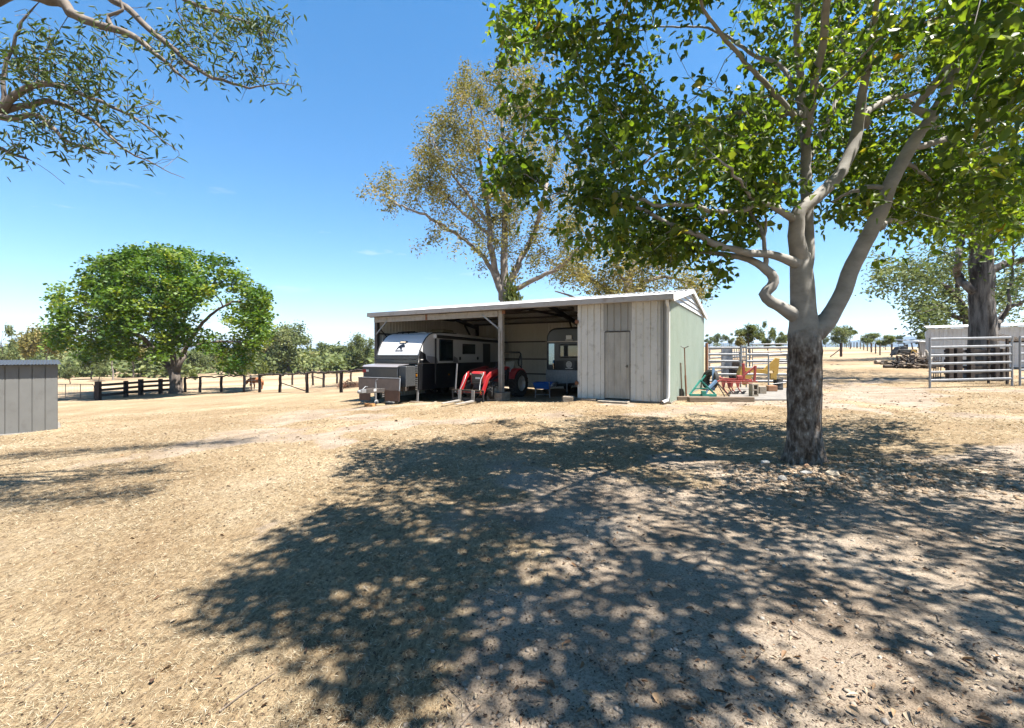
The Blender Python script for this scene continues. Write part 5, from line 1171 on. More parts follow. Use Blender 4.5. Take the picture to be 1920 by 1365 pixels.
m = MB(); m.tube([(1.12, 0.95, 2.56), (1.12, 6.2, 2.47)], 0.065, 12); aw = m.build('awning', M_BLACKM, cv, smooth=True)
m = MB(); m.box(1.05, 1.19, 0.9, 0.955, 2.48, 2.64); m.build('end_cap', M_WHITE, aw, bevel=0.01)
m = MB(); m.bar((1.10, 0.99, 2.55), (1.10, 0.99, 0.72), 0.045, 0.05); m.build('awning_arm', M_BLACKM, cv)
m = MB(); m.box(-0.38, 0.38, 2.3, 3.5, 2.71, 2.79); m.prism([(2.35, 2.79), (3.45, 2.79), (3.25, 2.93), (2.6, 2.95)], 'yz', -0.33, 0.33); m.build('air_conditioner', pm('aircon_tan', (0.42, 0.36, 0.22), (0.47, 0.4, 0.26), 3, .6), cv, bevel=0.03)
for y in (1.4, 4.6):
    m = MB(); m.box(-0.3, 0.3, y, y + .5, 2.70, 2.77); m.build('roof_hatch', M_WHITE, cv, bevel=0.02)
m = MB()
for x in (-0.75, -0.45, -0.15): m.tube([(x, 0.85, 2.69), (x, 0.95, 2.75), (x, 1.6, 2.77)], 0.02, 6)
m.tube([(-0.8, 1.2, 2.78), (-0.1, 1.2, 2.78)], 0.02, 6); m.build('roof_rack', M_BLACKM, cv)
# emblem on the nose: a dark bird's head over a line of tiny lettering
def nose(xa, t):
    z = 1.62 + t; ys = np.interp(z, [p[1] for p in prof[1:9]], [p[0] for p in prof[1:9]]); return (xa, float(ys), z)
def nose_decal(name, poly, mat, lift=0.012):
    m = MB(); f = [Vector(nose(a, b)) + Vector((0, -lift, lift * .4)) for a, b in poly]; k = [Vector(nose(a, b)) + Vector((0, 0.004, 0)) for a, b in poly]; n = len(poly)
    m._add(f + k, [tuple(range(n)), tuple(range(2 * n - 1, n - 1, -1))] + [(i, n + i, n + (i + 1) % n, (i + 1) % n) for i in range(n)]); return m.build(name, mat, body)
nose_decal('emblem', [(-0.14, .42), (-0.09, .53), (0.0, .60), (0.10, .63), (0.17, .615), (0.20, .58), (0.24, .54), (0.235, .49), (0.20, .515), (0.15, .505), (0.09, .50), (0.15, .42), (0.07, .435), (0.02, .485), (-0.03, .49), (-0.08, .44)], M_BLACK)
for a, b in ((-0.16, -0.04), (-0.02, 0.06), (0.08, 0.20)):
    nose_decal('lettering', [(a, .365), (b, .365), (b, .385), (a, .385)], M_BLACKM)
lb = nose_decal('light_bar', [(-0.10, .66), (0.24, .66), (0.29, .70), (0.24, .74), (-0.10, .74)], M_BLACK, 0.02)
nose_decal('lens', [(-0.07, .675), (0.19, .675), (0.19, .725), (-0.07, .725)], pm('lens_warm', (0.75, 0.62, 0.45), None, rough=.3), 0.03)
for xx in (-0.95, 0.93): nose_decal('marker_light', [(xx - .05, .56), (xx + .05, .56), (xx + .05, .585), (xx - .05, .585)], M_WHITE)
# running gear
def wheel(parent, c, r, w, axis='x', rim=M_WHEELGREY, rr=0.55, lug=0):
    m = MB(); h = w / 2; e = r * 0.06
    m.lathe([(r * rr, -h * .9), (r * .82, -h), (r * .95, -h * .92), (r - lug, -h * .72), (r - lug, h * .72), (r * .95, h * .92), (r * .82, h), (r * rr, h * .9)], (0, 0, 0), axis, 32)
    if lug:
        for k in range(20):
            for s in (-1, 1):
                a = 2 * PI * (k + .5 * (s > 0)) / 20; a2 = a + 0.16
                def q(aa, rad, x): return (x, math.cos(aa) * rad, math.sin(aa) * rad)
                vs = [q(a, r - lug * 1.2, 0.06 * s * w), q(a + .07, r - lug * 1.2, .06 * s * w), q(a2 + .09, r - lug * 1.6, h * .98 * s), q(a2, r - lug * 1.6, h * .98 * s), q(a, r, .06 * s * w), q(a + .06, r, .06 * s * w), q(a2 + .07, r * .985, h * .96 * s), q(a2, r * .985, h * .96 * s)]
                m._add(vs, [(0, 1, 2, 3), (7, 6, 5, 4), (0, 4, 5, 1), (1, 5, 6, 2), (2, 6, 7, 3), (3, 7, 4, 0)])
    t = m.build('wheel', M_RUBBER, parent, smooth=True, loc=c)
    m = MB(); m.lathe([(0.0, -h * .35), (r * .3, -h * .35), (r * rr * .85, -h * .1), (r * rr, -h * .88), (r * rr * 1.04, -h * .9), (r * rr * 1.04, h * .9), (r * rr, h * .88), (r * rr * .85, h * .1), (r * .3, h * .45), (0.0, h * .45)], (0, 0, 0), axis, 28)
    for k in range(6):
        a = k * PI / 3; m.ball((h * .48, math.cos(a) * r * .22, math.sin(a) * r * .22), r * .028, 6, 4)
    m.build('rim', rim, t, smooth=True)
    return t
for x in (-0.88, 0.88):
    for y in (3.25, 4.2): wheel(cv, (x, y, 0.375), 0.375, 0.25)
    m = MB(); m.prism([(2.75, .5), (2.85, .82), (4.6, .82), (4.7, .5)], 'yz', x - .18 * (x < 0) - .0, x + .19 * (x > 0) + .0); m.build('wheel_arch', M_BLACKM, cv)
m = MB(); m.bar((-0.5, 1.0, .52), (-0.5, 6.0, .52), .06, .15); m.bar((0.5, 1.0, .52), (0.5, 6.0, .52), .06, .15); m.build('chassis', M_BLACKM, cv)
m = MB(); m.bar((-0.62, 0.3, .55), (-0.04, -1.62, .55), .06, .15); m.bar((0.62, 0.3, .55), (0.04, -1.62, .55), .06, .15); m.bar((-0.3, -.75, .55), (0.3, -.75, .55), .05, .1); db = m.build('drawbar', M_STEEL, cv, bevel=.006)
m = MB(); m.box(-0.06, 0.06, -1.85, -1.55, .5, .62); m.ball((0, -1.9, .55), .07, 10, 6); m.tube([(0, -1.75, .62), (0, -1.6, .72), (0, -1.5, .70)], .015, 6); m.build('coupling', M_GALV, db, bevel=.01)
m = MB(); m.bar((0.27, -0.93, .58), (0.15, -1.36, .58), .004, .09); m.build('label_plate', M_WHITE, db)
m = MB(); m.tube([(-0.1, -1.0, .85), (-0.1, -1.0, .16)], .028, 10); m.tube([(-0.1, -1.0, .86), (-0.1, -1.0, .92), (-.02, -1.0, .93), (0, -1.0, .96)], .012, 6); jw = m.build('jockey_stand', M_GALV, cv)
m = MB(); m.lathe([(0.02, -.03), (0.09, -.035), (0.1, 0), (0.09, .035), (.02, .03)], (-0.06, -1.0, .10), 'x', 18); m.build('jockey_wheel', M_WHEELGREY, jw, smooth=True)
m = MB(); m.bar((0.25, -0.72, .55), (0.25, -.72, .12), .045, .045); m.box(0.18, 0.5, -.78, -.66, 0.08, .12); m.build('prop_stand', M_GALV, cv)
m = MB(); m.prism([(-.72, .98), (-.72, 1.36), (-.62, 1.42), (-.12, 1.46), (-.08, .98)], 'yz', -1.02, 0.66); tb = m.build('tool_box', M_NAVY, cv, bevel=.02)
m = MB(); m.prism([(-.75, 1.37), (-.63, 1.425), (-.1, 1.47), (-.1, 1.49), (-.64, 1.45), (-.76, 1.39)], 'yz', -1.04, 0.68); m.build('lid', M_CARAVAN_G, tb)
m = MB(); m.box(-1.035, -.85, -.735, -.70, 1.17, 1.29); m.build('reflector', M_REDL, tb, bevel=.01)
m = MB(); m.box(-.85, -.72, -.732, -.70, 1.2, 1.28); m.build('sticker', M_WHITE, tb)
m = MB(); m.box(0.68, 1.02, -.66, -.12, .68, 1.42); cb = m.build('checker_box', M_CHECK_DK, cv, bevel=.02)
m = MB(); m.box(0.74, 0.80, -.69, -.655, 1.02, 1.06); m.build('latch', M_CHROME, cb)
m = MB(); m._add([(-1.12, -.86, .98), (0.9, -.86, .98), (0.95, -.95, .56), (-1.0, -.95, .52), (-1.12, -.84, .98), (0.9, -.84, .98), (0.95, -.93, .56), (-1.0, -.93, .52)], [(0, 1, 2, 3), (7, 6, 5, 4), (0, 4, 5, 1), (1, 5, 6, 2), (2, 6, 7, 3), (3, 7, 4, 0)]); sg = m.build('stone_guard', M_BROWNMESH, cv)
m = MB(); m.tube([(-1.13, -.85, .99), (0.91, -.85, .99)], .016, 8); m.tube([(0.91, -.85, .99), (0.96, -.94, .54)], .02, 8); m.build('guard_rail', M_GALV, sg)
for a, b, z in ((0.28, 0.96, .17), (-0.98, -0.42, .14)):
    m = MB(); m.box(a, b, -.95, -.935, z, .55); m.build('mud_flap', M_BROWNFLAP, cv)
m = MB(); m.box(0.16, 0.27, -0.96, -.94, .30, .60); hz = m.build('hazard_plate', M_BLACK, cv)
for k in range(4):
    m = MB(); m.box(0.17, 0.26, -.968, -.959, .31 + k * .07, .345 + k * .07); m.build('stripe', M_WHITE, hz)
m = MB(); m.box(0.94, 1.04, -0.05, -0.02, .5, 1.5); hz = m.build('hazard_plate', M_BLACKM, cv)
for k in range(12):
    if k in (6, 7): continue
    m = MB(); m.box(0.95, 1.03, -0.056, -0.049, .53 + k * .08, .57 + k * .08); m.build('stripe', M_WHITE, hz)
m = MB(); m.box(0.945, 1.035, -0.075, -0.045, 1.02, 1.11); m.build('marker_lamp', M_AMBER, hz, bevel=.01)
m = MB(); m.bar((0.98, 0.05, .5), (0.98, 0.02, .05), .06, .06); m.box(0.86, 1.1, -.08, .12, 0.0, .04); m.build('stabiliser_leg', M_GALV, cv)
for y in (1.9, 2.45):
    m = MB(); m.box(1.05, 1.066, y, y + .1, 1.0, 1.06); m.build('side_lamp', M_AMBER, cv)

# ------------------------------------------------------------------ tractor
TR_A = R(-30); tr = thing('tractor', 'red compact tractor with front pallet forks parked behind the shed post', 'tractor', (-0.24, 17.47, -0.22), TR_A)
for x in (-.56, .56): wheel(tr, (x, 0, .51), .51, .32, lug=.035, rr=.56)
for x in (-.46, .46): wheel(tr, (x, -1.55, .33), .33, .2, lug=.024, rr=.5)
m = MB(); m.prism([(-1.95, .56), (-1.98, .92), (-1.9, 1.0), (-.6, 1.10), (-.5, 1.06), (-.5, .56)], 'yz', -.27, .27); hood = m.build('hood', M_RED, tr, bevel=.05, seg=3)
m = MB(); m.box(-.2, .2, -2.005, -1.96, .58, .92); g = m.build('grille', M_BLACK, hood, bevel=.015)
for k in range(4):
    m = MB(); m.box(-.19, .19, -2.016, -2.0, 0.62 + k * .075, 0.64 + k * .075); m.build('grille_bar', M_STEEL, g)
m = MB(); m.box(-.02, .17, -2.022, -2.004, .75, .81); m.build('badge', M_WHITE, g)
m = MB(); m.box(-.12, .12, -2.0, .2, .42, .66); m.cyl((-.55, 0, .51), (.55, 0, .51), .08); m.cyl((-.45, -1.55, .33), (.45, -1.55, .33), .06); m.box(-.2, .2, -.6, .25, .5, .8); m.build('chassis', M_BLACKM, tr)
for s in (-1, 1):
    arc = [(math.cos(a) * .57, .51 + math.sin(a) * .57) for a in np.linspace(R(20), R(172), 12)]; inn = [(math.cos(a) * .53, .51 + math.sin(a) * .53) for a in np.linspace(R(172), R(20), 12)]
    m = MB(); m.prism([(-u, v) for u, v in arc + inn], 'yz', s * .36, s * .66); m.prism([(-u, v) for u, v in arc] + [(0.0, .75)], 'yz', s * .34, s * .37); m.build('fender', M_RED, tr)
    m = MB(); m.tube([(s * .38, -.45, .75), (s * .40, -.30, 1.05), (s * .40, -.12, 1.12)], .015, 6); m.build('grab_rail', M_WHEELGREY, tr)
m = MB(); m.box(-.22, .22, -.12, .3, .84, .92); m.prism([(.22, .92), (.34, .94), (.42, 1.32), (.34, 1.33)], 'yz', -.2, .2); m.build('seat', M_SEAT, tr, bevel=.03)
m = MB(); m.tube([(0, -.55, 1.15), (0, -.4, 1.24)], .02, 6); m.tube([(math.cos(a) * .18, -.38 + math.sin(a) * .08, 1.25 + math.sin(a) * .15) for a in np.linspace(0, 2 * PI, 17)[:-1]], .016, 6, closed=True); m.build('steering_wheel', M_BLACK, tr)
m = MB(); m.tube([(-.42, .42, .8), (-.42, .5, 1.2), (-.42, .44, 1.62), (-.36, .43, 1.68), (.36, .43, 1.68), (.42, .44, 1.62), (.42, .5, 1.2), (.42, .42, .8)], .035, 8); m.tube([(.42, .48, 1.12), (.42, .28, 1.18), (.42, .24, 1.32), (.42, .36, 1.5), (.42, .43, 1.6)], .03, 8); m.build('roll_bar', M_BLACK, tr, smooth=True)
for s in (-1, 1):
    m = MB()
    P = [(-.62, .62, .78), (-.62, 1.22, 1.02)]
    m.prism([(-.55, 1.14), (-.75, 1.17), (-1.75, 1.03), (-2.05, .85), (-2.32, .36), (-2.42, .34), (-2.42, .25), (-2.24, .23), (-1.93, .75), (-1.65, .91), (-.72, 1.05), (-.55, 1.02)], 'yz', s * .46 - .035, s * .46 + .035); arm = m.build('loader_arm', M_RED, tr, bevel=.008)
    m = MB(); m.bar((s * .40, -.85, .92), (s * .42, -1.9, .62), .05, .05); m.bar((s * .46, -.72, .45), (s * .46, -.66, 1.1), .09, .12); m.build('hydraulic_ram', M_BLACKM, arm)
m = MB(); m.cyl((-.46, -2.3, .33), (.46, -2.3, .33), .04); m.build('cross_tube', M_RED, tr)
m = MB()
for x in (-.62, .62): m.bar((x, -2.5, .02), (x, -2.5, .40), .05, .04)
m.bar((-.65, -2.5, .38), (.65, -2.5, .38), .04, .06); m.bar((-.65, -2.5, .10), (.65, -2.5, .10), .04, .08); m.bar((-.65, -2.5, .30), (.65, -2.5, .30), .03, .03)
ff = m.build('fork_frame', M_BLACKM, tr)
m = MB(); m.bar((-.65, -2.525, .405), (.65, -2.525, .405), .03, .02); m.build('worn_edge', M_SLEEPER, ff)
m = MB(); m.bar((-.55, -2.46, .3), (-.47, -2.46, 1.28), .035, .035); m.build('sight_rod', M_GALV, ff)
for x in (-.30, .25):
    m = MB(); m.box(x - .06, x + .06, -2.56, -2.52, .02, .40); m.prism([(-2.53, .02), (-2.53, .07), (-3.5, .035), (-3.5, .02)], 'yz', x - .055, x + .055); m.build('fork_tine', M_GALV_W, tr)
for s in (-1, 1):
    m = MB(); m.tube([(s * .36, -2.05, .95), (s * .33, -2.2, .75), (s * .36, -2.3, .55), (s * .4, -2.38, .4)], .014, 6); m.build('hose', M_WHEELGREY, tr)
m = MB(); m.box(.52, .56, -2.535, -2.52, .30, .42); m.build('warning_sticker', M_AMBER, ff)
for x in (-.22, .22):
    m = MB(); m.box(x - .05, x + .05, -1.99, -1.965, .89, .95); m.build('headlight', M_CHROME, hood)

# ------------------------------------------------------------------ silver trailer
SA = R(-29.5); wx, wy = 1.38, 18.35; hw = 1.0
tc_ = (wx + hw * math.cos(SA), wy + hw * math.sin(SA))
st = thing('food_trailer', 'silver and black rounded trailer with window and white emblem in the middle bay', 'trailer', (tc_[0], tc_[1], -0.17), SA)
def rounded(w, z0, z1, r, k=7):
    pts = [(-w, z0), (w, z0)]
    pts += [(w - r + r * math.cos(a), z1 - r + r * math.sin(a)) for a in np.linspace(0, PI / 2, k)]
    pts += [(-w + r - r * math.cos(a), z1 - r + r * math.sin(a)) for a in np.linspace(PI / 2, 0, k)]
    return pts
m = MB(); m.prism(rounded(hw, .35, 2.62, .42), 'xz', 0, 3.6); bd = m.build('body', pm('trailer_grey', (0.022, 0.023, 0.025), (0.03, 0.031, 0.034), 2, .35, 0), st, bevel=.08, seg=3)
m = MB(); m.prism([(-hw + .12, 1.98), (-hw + .12, 1.15), (-hw + .36, 1.15), (-hw + .36, 1.98)], 'xz', -.012, .05); m.build('polished_panel', pm('polished_blue', (0.35, 0.48, 0.62), None, rough=.15, metal=.9), st)
m = MB(); m.box(-hw - .02, hw + .02, -.05, .03, 2.04, 2.075); m.build('rain_rail', M_CREAM, st)
m = MB(); m.box(-.42, .42, -.03, .04, 1.42, 1.95); w = m.build('window', M_BLACK, st, bevel=.05, seg=3)
m = MB(); m.box(-.36, .36, -.042, -.028, 1.48, 1.89); m.build('pane', pm('mirror_glass', (0.05, 0.06, 0.07), None, rough=.03, spec=1.0), w)
m = MB(); m.box(-.58, .58, -.03, .04, .96, 1.30); pn = m.build('sign_panel', M_BLACKM, st)
m = MB(); m.box(-.22, .22, -.036, -.031, .97, 1.29); m.build('sign_board', pm('sign_grey', (0.05, 0.05, 0.052), None, rough=.5), pn)
def sgn(name, poly, y0=-.045):
    m = MB(); m.prism(poly, 'xz', y0, -.037); return m.build(name, M_WHITE, pn)
ring = [(math.cos(a) * .12, 1.155 + math.sin(a) * .13) for a in np.linspace(R(-90), R(270), 25)]; rin = [(math.cos(a) * .095, 1.155 + math.sin(a) * .105) for a in np.linspace(R(270), R(-90), 25)]
sgn('emblem_ring', ring + rin)
sgn('emblem_bar', [(-.07, 1.08), (-.04, 1.08), (-.04, 1.23), (-.07, 1.23)]); sgn('emblem_bar', [(.04, 1.08), (.07, 1.08), (.07, 1.23), (.04, 1.23)])
sgn('emblem_bar', [(-.03, 1.06), (-.008, 1.06), (-.008, 1.25), (-.03, 1.25)]); sgn('emblem_bar', [(.01, 1.06), (.03, 1.06), (.03, 1.25), (.01, 1.25)])
for k in range(6): sgn('lettering', [(-.145 + k * .05, .985), (-.108 + k * .05, .985), (-.108 + k * .05, 1.012), (-.145 + k * .05, 1.012)])
m = MB(); m.box(-hw, hw, -.02, .04, .36, .93); m.build('lower_panel', M_CHECK, st, bevel=.015)
m = MB(); m.box(-.12, .12, -.06, .0, 2.14, 2.3); m.box(-.16, .16, -.05, 0, 2.10, 2.13); m.build('lamp', M_WHITE, st, bevel=.01)
for x in (-.66, .66):
    m = MB(); m.tube([(x, -.04, 1.32), (x, -.07, 1.2), (x, -.04, .98)], .03, 8); m.build('bracket', M_CHROME, st)
m = MB(); m.bar((-.6, .2, .42), (-.04, -1.35, .42), .05, .1); m.bar((.6, .2, .42), (.04, -1.35, .42), .05, .1); db = m.build('drawbar', M_BLACKM, st)
m = MB(); m.box(-.05, .05, -1.6, -1.3, .4, .5); m.ball((0, -1.62, .42), .06); m.build('coupling', M_GALV, db)
m = MB(); m.tube([(.25, -.85, .75), (.25, -.85, .12)], .024, 8); m.tube([(.25, -.85, .76), (.2, -.85, .80)], .012, 6); jk = m.build('jockey_stand', M_GALV, st)
m = MB(); m.lathe([(0.02, -.025), (0.08, -.03), (0.09, 0), (0.08, .03), (.02, .025)], (.25, -.81, .09), 'x', 16); m.build('jockey_wheel', M_RUBBER, jk, smooth=True)
for x in (-.9, .9): wheel(st, (x, 2.0, .32), .32, .2)

# ------------------------------------------------------------------ wheelbarrow
wbx, wby = 1.13, 16.7
wb = thing('wheelbarrow', 'blue-trayed wheelbarrow standing between tractor and silver trailer', 'wheelbarrow', (wbx, wby, g1(wbx, wby)), R(-10))
m = MB(); a = [(-.26, -.12, .32), (.26, -.12, .32), (.26, .45, .32), (-.26, .45, .32)]; b = [(-.36, -.22, .55), (.36, -.22, .55), (.36, .65, .55), (-.36, .65, .55)]; ai = [(x * .97, y * .97 + .008, z + .012) for x, y, z in a]; bi = [(x * .96, y * .97 + .008, z + .001) for x, y, z in b]
vs = a + b + ai + bi; fs = [(0, 3, 2, 1)] + [(i, (i + 1) % 4, 4 + (i + 1) % 4, 4 + i) for i in range(4)] + [(8, 9, 10, 11)] + [(8 + i, 12 + i, 12 + (i + 1) % 4, 8 + (i + 1) % 4) for i in range(4)] + [(4 + i, 4 + (i + 1) % 4, 12 + (i + 1) % 4, 12 + i) for i in range(4)]
m._add(vs, fs); m.build('tray', M_BLUETUB, wb)
m = MB()
for s in (-1, 1): m.tube([(s * .3, -.75, .6), (s * .26, -.1, .3), (s * .12, .75, .22)], .018, 8); m.tube([(s * .25, -.05, .3), (s * .27, -.1, .0)], .016, 8)
m.tube([(-.27, -.1, .12), (.27, -.1, .12)], .012, 6); m.build('frame', M_GALV, wb)
wheel(wb, (0, .8, .2), .2, .09)

# loose pieces around the shed
def blk(name, label, cat, lx, ly, dims, rz, mat, z=None, group=None, bev=.012):
    X, Y = shed_w(lx, ly); zz = g1(X, Y) if z is None else z
    m = MB(); a, b, c = dims; m.box(-a / 2, a / 2, -b / 2, b / 2, -0.02, c)
    o = m.build(name, mat, None, bevel=bev, loc=(X, Y, zz)); o.rotation_euler = (0, 0, SHED_A + rz); return tag(o, label, cat, group)
blk('sandstone_block', 'rough tan stone block at the left foot of the enclosed bay wall', 'block', -3.02, -.28, (.36, .25, .2), R(12), M_FOOT, bev=.04)
blk('flat_stone', 'small flat tan stone beside the door step', 'stone', -2.35, -.26, (.5, .2, .07), R(-4), M_FOOT, bev=.03)
jx, jy = CV[0] - .46 * 1.0 - .888 * .1, CV[1] - .888 * 1.0 + .46 * .1
def loose(name, label, cat, X, Y, dims, rz, mat, bev=.01, z=None):
    m = MB(); a, b, c = dims; m.box(-a / 2, a / 2, -b / 2, b / 2, -.03, c); o = m.build(name, mat, None, bevel=bev, loc=(X, Y, g1(X, Y) if z is None else z)); o.rotation_euler = (0, 0, rz); return tag(o, label, cat)
loose('timber_block', 'orange timber block in front of the caravan jockey wheel', 'block', jx - .12, jy - .32, (.36, .16, .1), R(-20), M_ORANGEBLOCK)
loose('timber_block', 'pale yellow timber offcut beside the jockey wheel', 'block', jx + .22, jy - .15, (.3, .14, .05), R(10), pm('pale_timber', (0.60, 0.42, 0.20), (0.68, 0.5, 0.28), 6, .85))
lx_, ly_ = CV[0] + .888 * .98, CV[1] - .46 * .98
loose('timber_pad', 'flat pale plank under the caravan stabiliser leg', 'plank', lx_, ly_ - .1, (.5, .2, .035), R(-20), M_SLEEPER)
# ------------------------------------------------------------------ grey garden shed at the left
gsx, gsy = ax(108, 15.0), 15.0; gsz = g1(gsx, gsy)
gs = thing('garden_shed', 'small dark grey metal garden shed with corrugated roof at the left edge', 'shed', (gsx, gsy, gsz), R(46))
M_GREY = pm('grey_sheet', (0.185, 0.183, 0.172), (0.215, 0.212, 0.20), 2.2, 0.5, c3=(0.165, 0.158, 0.145), s3=3.5)
M_GREYROOF = pm('grey_roof', (0.05, 0.05, 0.052), (0.07, 0.07, 0.072), 3, 0.5)
GH = 2.13
for i in range(11):
    w = 0.29; x0 = -0.292 * (i + 1)
    sheet('wall_panel', (x0, 0, -0.05), X_, Z_, (0, -1, 0), [(0, 0.006), (0.008, -0.012), (0.016, -0.012), (0.022, 0.0), (0.27, 0.0), (0.284, 0.0), (0.29, 0.006)], 0.0, GH, M_GREY, gs)
for i in range(8):
    sheet('wall_panel', (0.0, 0.005 + 0.292 * i, -0.05), Y_, Z_, X_, [(0, 0.006), (0.008, -0.012), (0.016, -0.012), (0.022, 0.0), (0.284, 0.0), (0.29, 0.006)], 0.0, lambda s, i=i: GH + 0.05 * (0.292 * i + s), M_GREY, gs)
    sheet('wall_panel', (-3.22, 0.005 + 0.292 * i, -0.05), Y_, Z_, (-1, 0, 0), [(0, 0), (0.29, 0)], 0.0, lambda s, i=i: GH + 0.05 * (0.292 * i + s), M_GREY, gs)
sheet('wall_panel', (-3.22, 2.34, -0.05), X_, Z_, (0, 1, 0), rib_profile(3.22, .29), 0.0, GH + .11, M_GREY, gs)
sd = Vector((0, 1, 0.05)).normalized()
for i in range(4):
    sheet('roof_sheet', (-3.3 + i * 0.845, -0.19, GH + 0.0), X_, sd, (0, 0, 1), wave_profile(0.845), 0.0, 2.6, M_GREYROOF, gs, 0.005)
m = MB(); m.box(-3.26, 0.012, -0.028, -0.008, GH - 0.065, GH - 0.018); m.build('fascia', M_GREY, gs)
m = MB(); m.box(-3.3, 0.1, -0.14, 2.4, -0.35, -0.02); m.build('base_slab', M_CONC, gs, bevel=.02)

# ------------------------------------------------------------------ fences at the left
def post_mesh(h, r, seed, square=False):
    rn = random.Random(seed); m = MB()
    if square: m.box(-r, r, -r * .8, r * .8, -.3, h)
    else:
        k = 6; m.tube([(rn.gauss(0, .005) * i, rn.gauss(0, .005) * i, -.3 + (h + .3) * i / (k - 1)) for i in range(k)], [r * (1.06 - .1 * i / k + rn.gauss(0, .03)) for i in range(k)], 9)
    return m
fence = thing('log_rail_fence', 'rustic bush-pole fence with one wavy top rail across the paddock edge', 'fence', (0, 0, 0))
FP = [(712, 24.2), (640, 26.0), (576, 27.7), (525, 30.0), (487, 31.5), (458, 33.0), (415, 34.5), (375, 35.6), (347, 36.6)]
tops = []
for i, (p, Yp) in enumerate(FP):
    X = ax(p, Yp); z = g1(X, Yp); post_mesh(1.17, .095, i).build('post', M_TIMBER_DK, fence, smooth=True, loc=(X, Yp, z)); tops.append(Vector((X, Yp, z + 1.2)))
rn = random.Random(6)
for i in range(len(tops) - 1):
    if i == 4: continue
    a, b = tops[i], tops[i + 1]; k = 9; m = MB()
    pts = [a.lerp(b, t / k) + Vector((0, 0, (rn.gauss(0, .035) if 0 < t < k else 0))) for t in range(k + 1)]; m.tube(pts, [.055 + rn.gauss(0, .006) for _ in pts], 8); m.build('rail', M_TIMBER_DK, fence, smooth=True)
    for hgt in (.35, .75):
        m = MB(); m.tube([a - Vector((0, 0, hgt)), b - Vector((0, 0, hgt))], .006, 4); m.build('wire', M_STEEL, fence)
m = MB(); m.tube([tops[3] - Vector((0, 0, .55)), Vector((ax(572, 27.9), 27.9, g1(ax(572, 27.9), 27.9) + .12))], .035, 6); m.build('stay', M_TIMBER_DK, fence)
# little wire gate with a red calf behind
a, b = tops[4], tops[5]
gt = thing('wire_gate', 'narrow steel wire gate set in the bush-pole fence', 'gate', (a.x, a.y, a.z - 1.2), math.atan2(b.y - a.y, b.x - a.x))
L = (b - a).length; L2 = math.hypot(b.x - a.x, b.y - a.y); dz = b.z - a.z
m = MB(); m.tube([(.14, 0, .15), (.14, 0, 1.1), (L2 - .14, 0, 1.1 + dz), (L2 - .14, 0, .15 + dz)], .02, 6, closed=True); m.build('frame', M_GALV, gt)
for z in (.35, .6, .85):
    m = MB(); m.tube([(.14, 0, z), (L2 - .14, 0, z + dz)], .014, 5); m.build('bar', M_GALV, gt)
m = MB(); m.tube([(L2 / 2, 0, .15), (L2 / 2, 0, 1.1)], .012, 5); m.build('bar', M_GALV, gt)
# three-rail fence under the domed tree
rf = thing('post_and_rail_fence', 'dark stained post and three-rail timber fence under the domed tree', 'fence', (0, 0, 0))
RP = [(338, 37.0, .13, 1.2), (301, 36.0, .12, 1.2), (264, 35.0, .14, 1.25), (236, 33.6, .12, 1.2), (184, 31.2, .15, 1.3)]
rt_ = []
for i, (p, Yp, r, h) in enumerate(RP):
    X = ax(p, Yp); z = g1(X, Yp); post_mesh(h, r, 40 + i, True).build('post', M_TIMBER_DK, rf, bevel=.015, loc=(X, Yp, z)); rt_.append(Vector((X, Yp, z)))
for i in range(len(rt_) - 1):
    for hgt in (.32, .68, 1.02):
        m = MB(); m.bar(rt_[i] + Vector((0, -.06, hgt)), rt_[i + 1] + Vector((0, -.06, hgt)), .07, .17); m.build('rail', M_TIMBER_DK, rf, bevel=.01)
a = rt_[-1]; mg = thing('farm_gate', 'wide pipe and mesh farm gate between grey shed and timber fence', 'gate', (a.x, a.y, a.z), R(176))
m = MB(); m.tube([(.3, 0, .12), (.3, 0, 1.0), (.42, 0, 1.1), (3.4, 0, 1.1), (3.5, 0, 1.0), (3.5, 0, .12)], .024, 6, closed=True); m.build('frame', M_STEEL, mg)
for x in (1.3, 2.4):
    m = MB(); m.tube([(x, 0, .12), (x, 0, 1.1)], .02, 6); m.build('upright', M_STEEL, mg)
for k in range(9):
    m = MB(); m.tube([(.3, 0, .22 + k * .1), (3.5, 0, .22 + k * .1)], .005, 4); m.build('wire', M_GALV, mg)
for k in range(14):
    m = MB(); m.tube([(.45 + k * .22, 0, .12), (.45 + k * .22, 0, 1.1)], .004, 4); m.build('wire', M_GALV, mg)
# posts of the yard fence behind
bf = thing('old_yard_fence', 'row of old bush posts with a diagonal stay, beyond the log rail fence', 'fence', (0, 0, 0)); bt = []
for i, (p, Yp) in enumerate([(470, 44), (548, 41), (587, 38.5), (607, 33.5), (632, 39), (658, 43)]):
    X = ax(p, Yp); z = g1(X, Yp); post_mesh(1.05, .085, 70 + i).build('post', M_TIMBER_DK, bf, smooth=True, loc=(X, Yp, z)); bt.append(Vector((X, Yp, z)))
m = MB(); m.tube([bt[2] + Vector((0, 0, .75)), bt[3] + Vector((0, 0, .6))], .04, 6); m.build('stay', M_TIMBER_DK, bf)
for i in range(len(bt) - 1):
    m = MB(); m.tube([bt[i] + Vector((0, 0, .8)), bt[i + 1] + Vector((0, 0, .8))], .006, 4); m.build('wire', M_STEEL, bf)
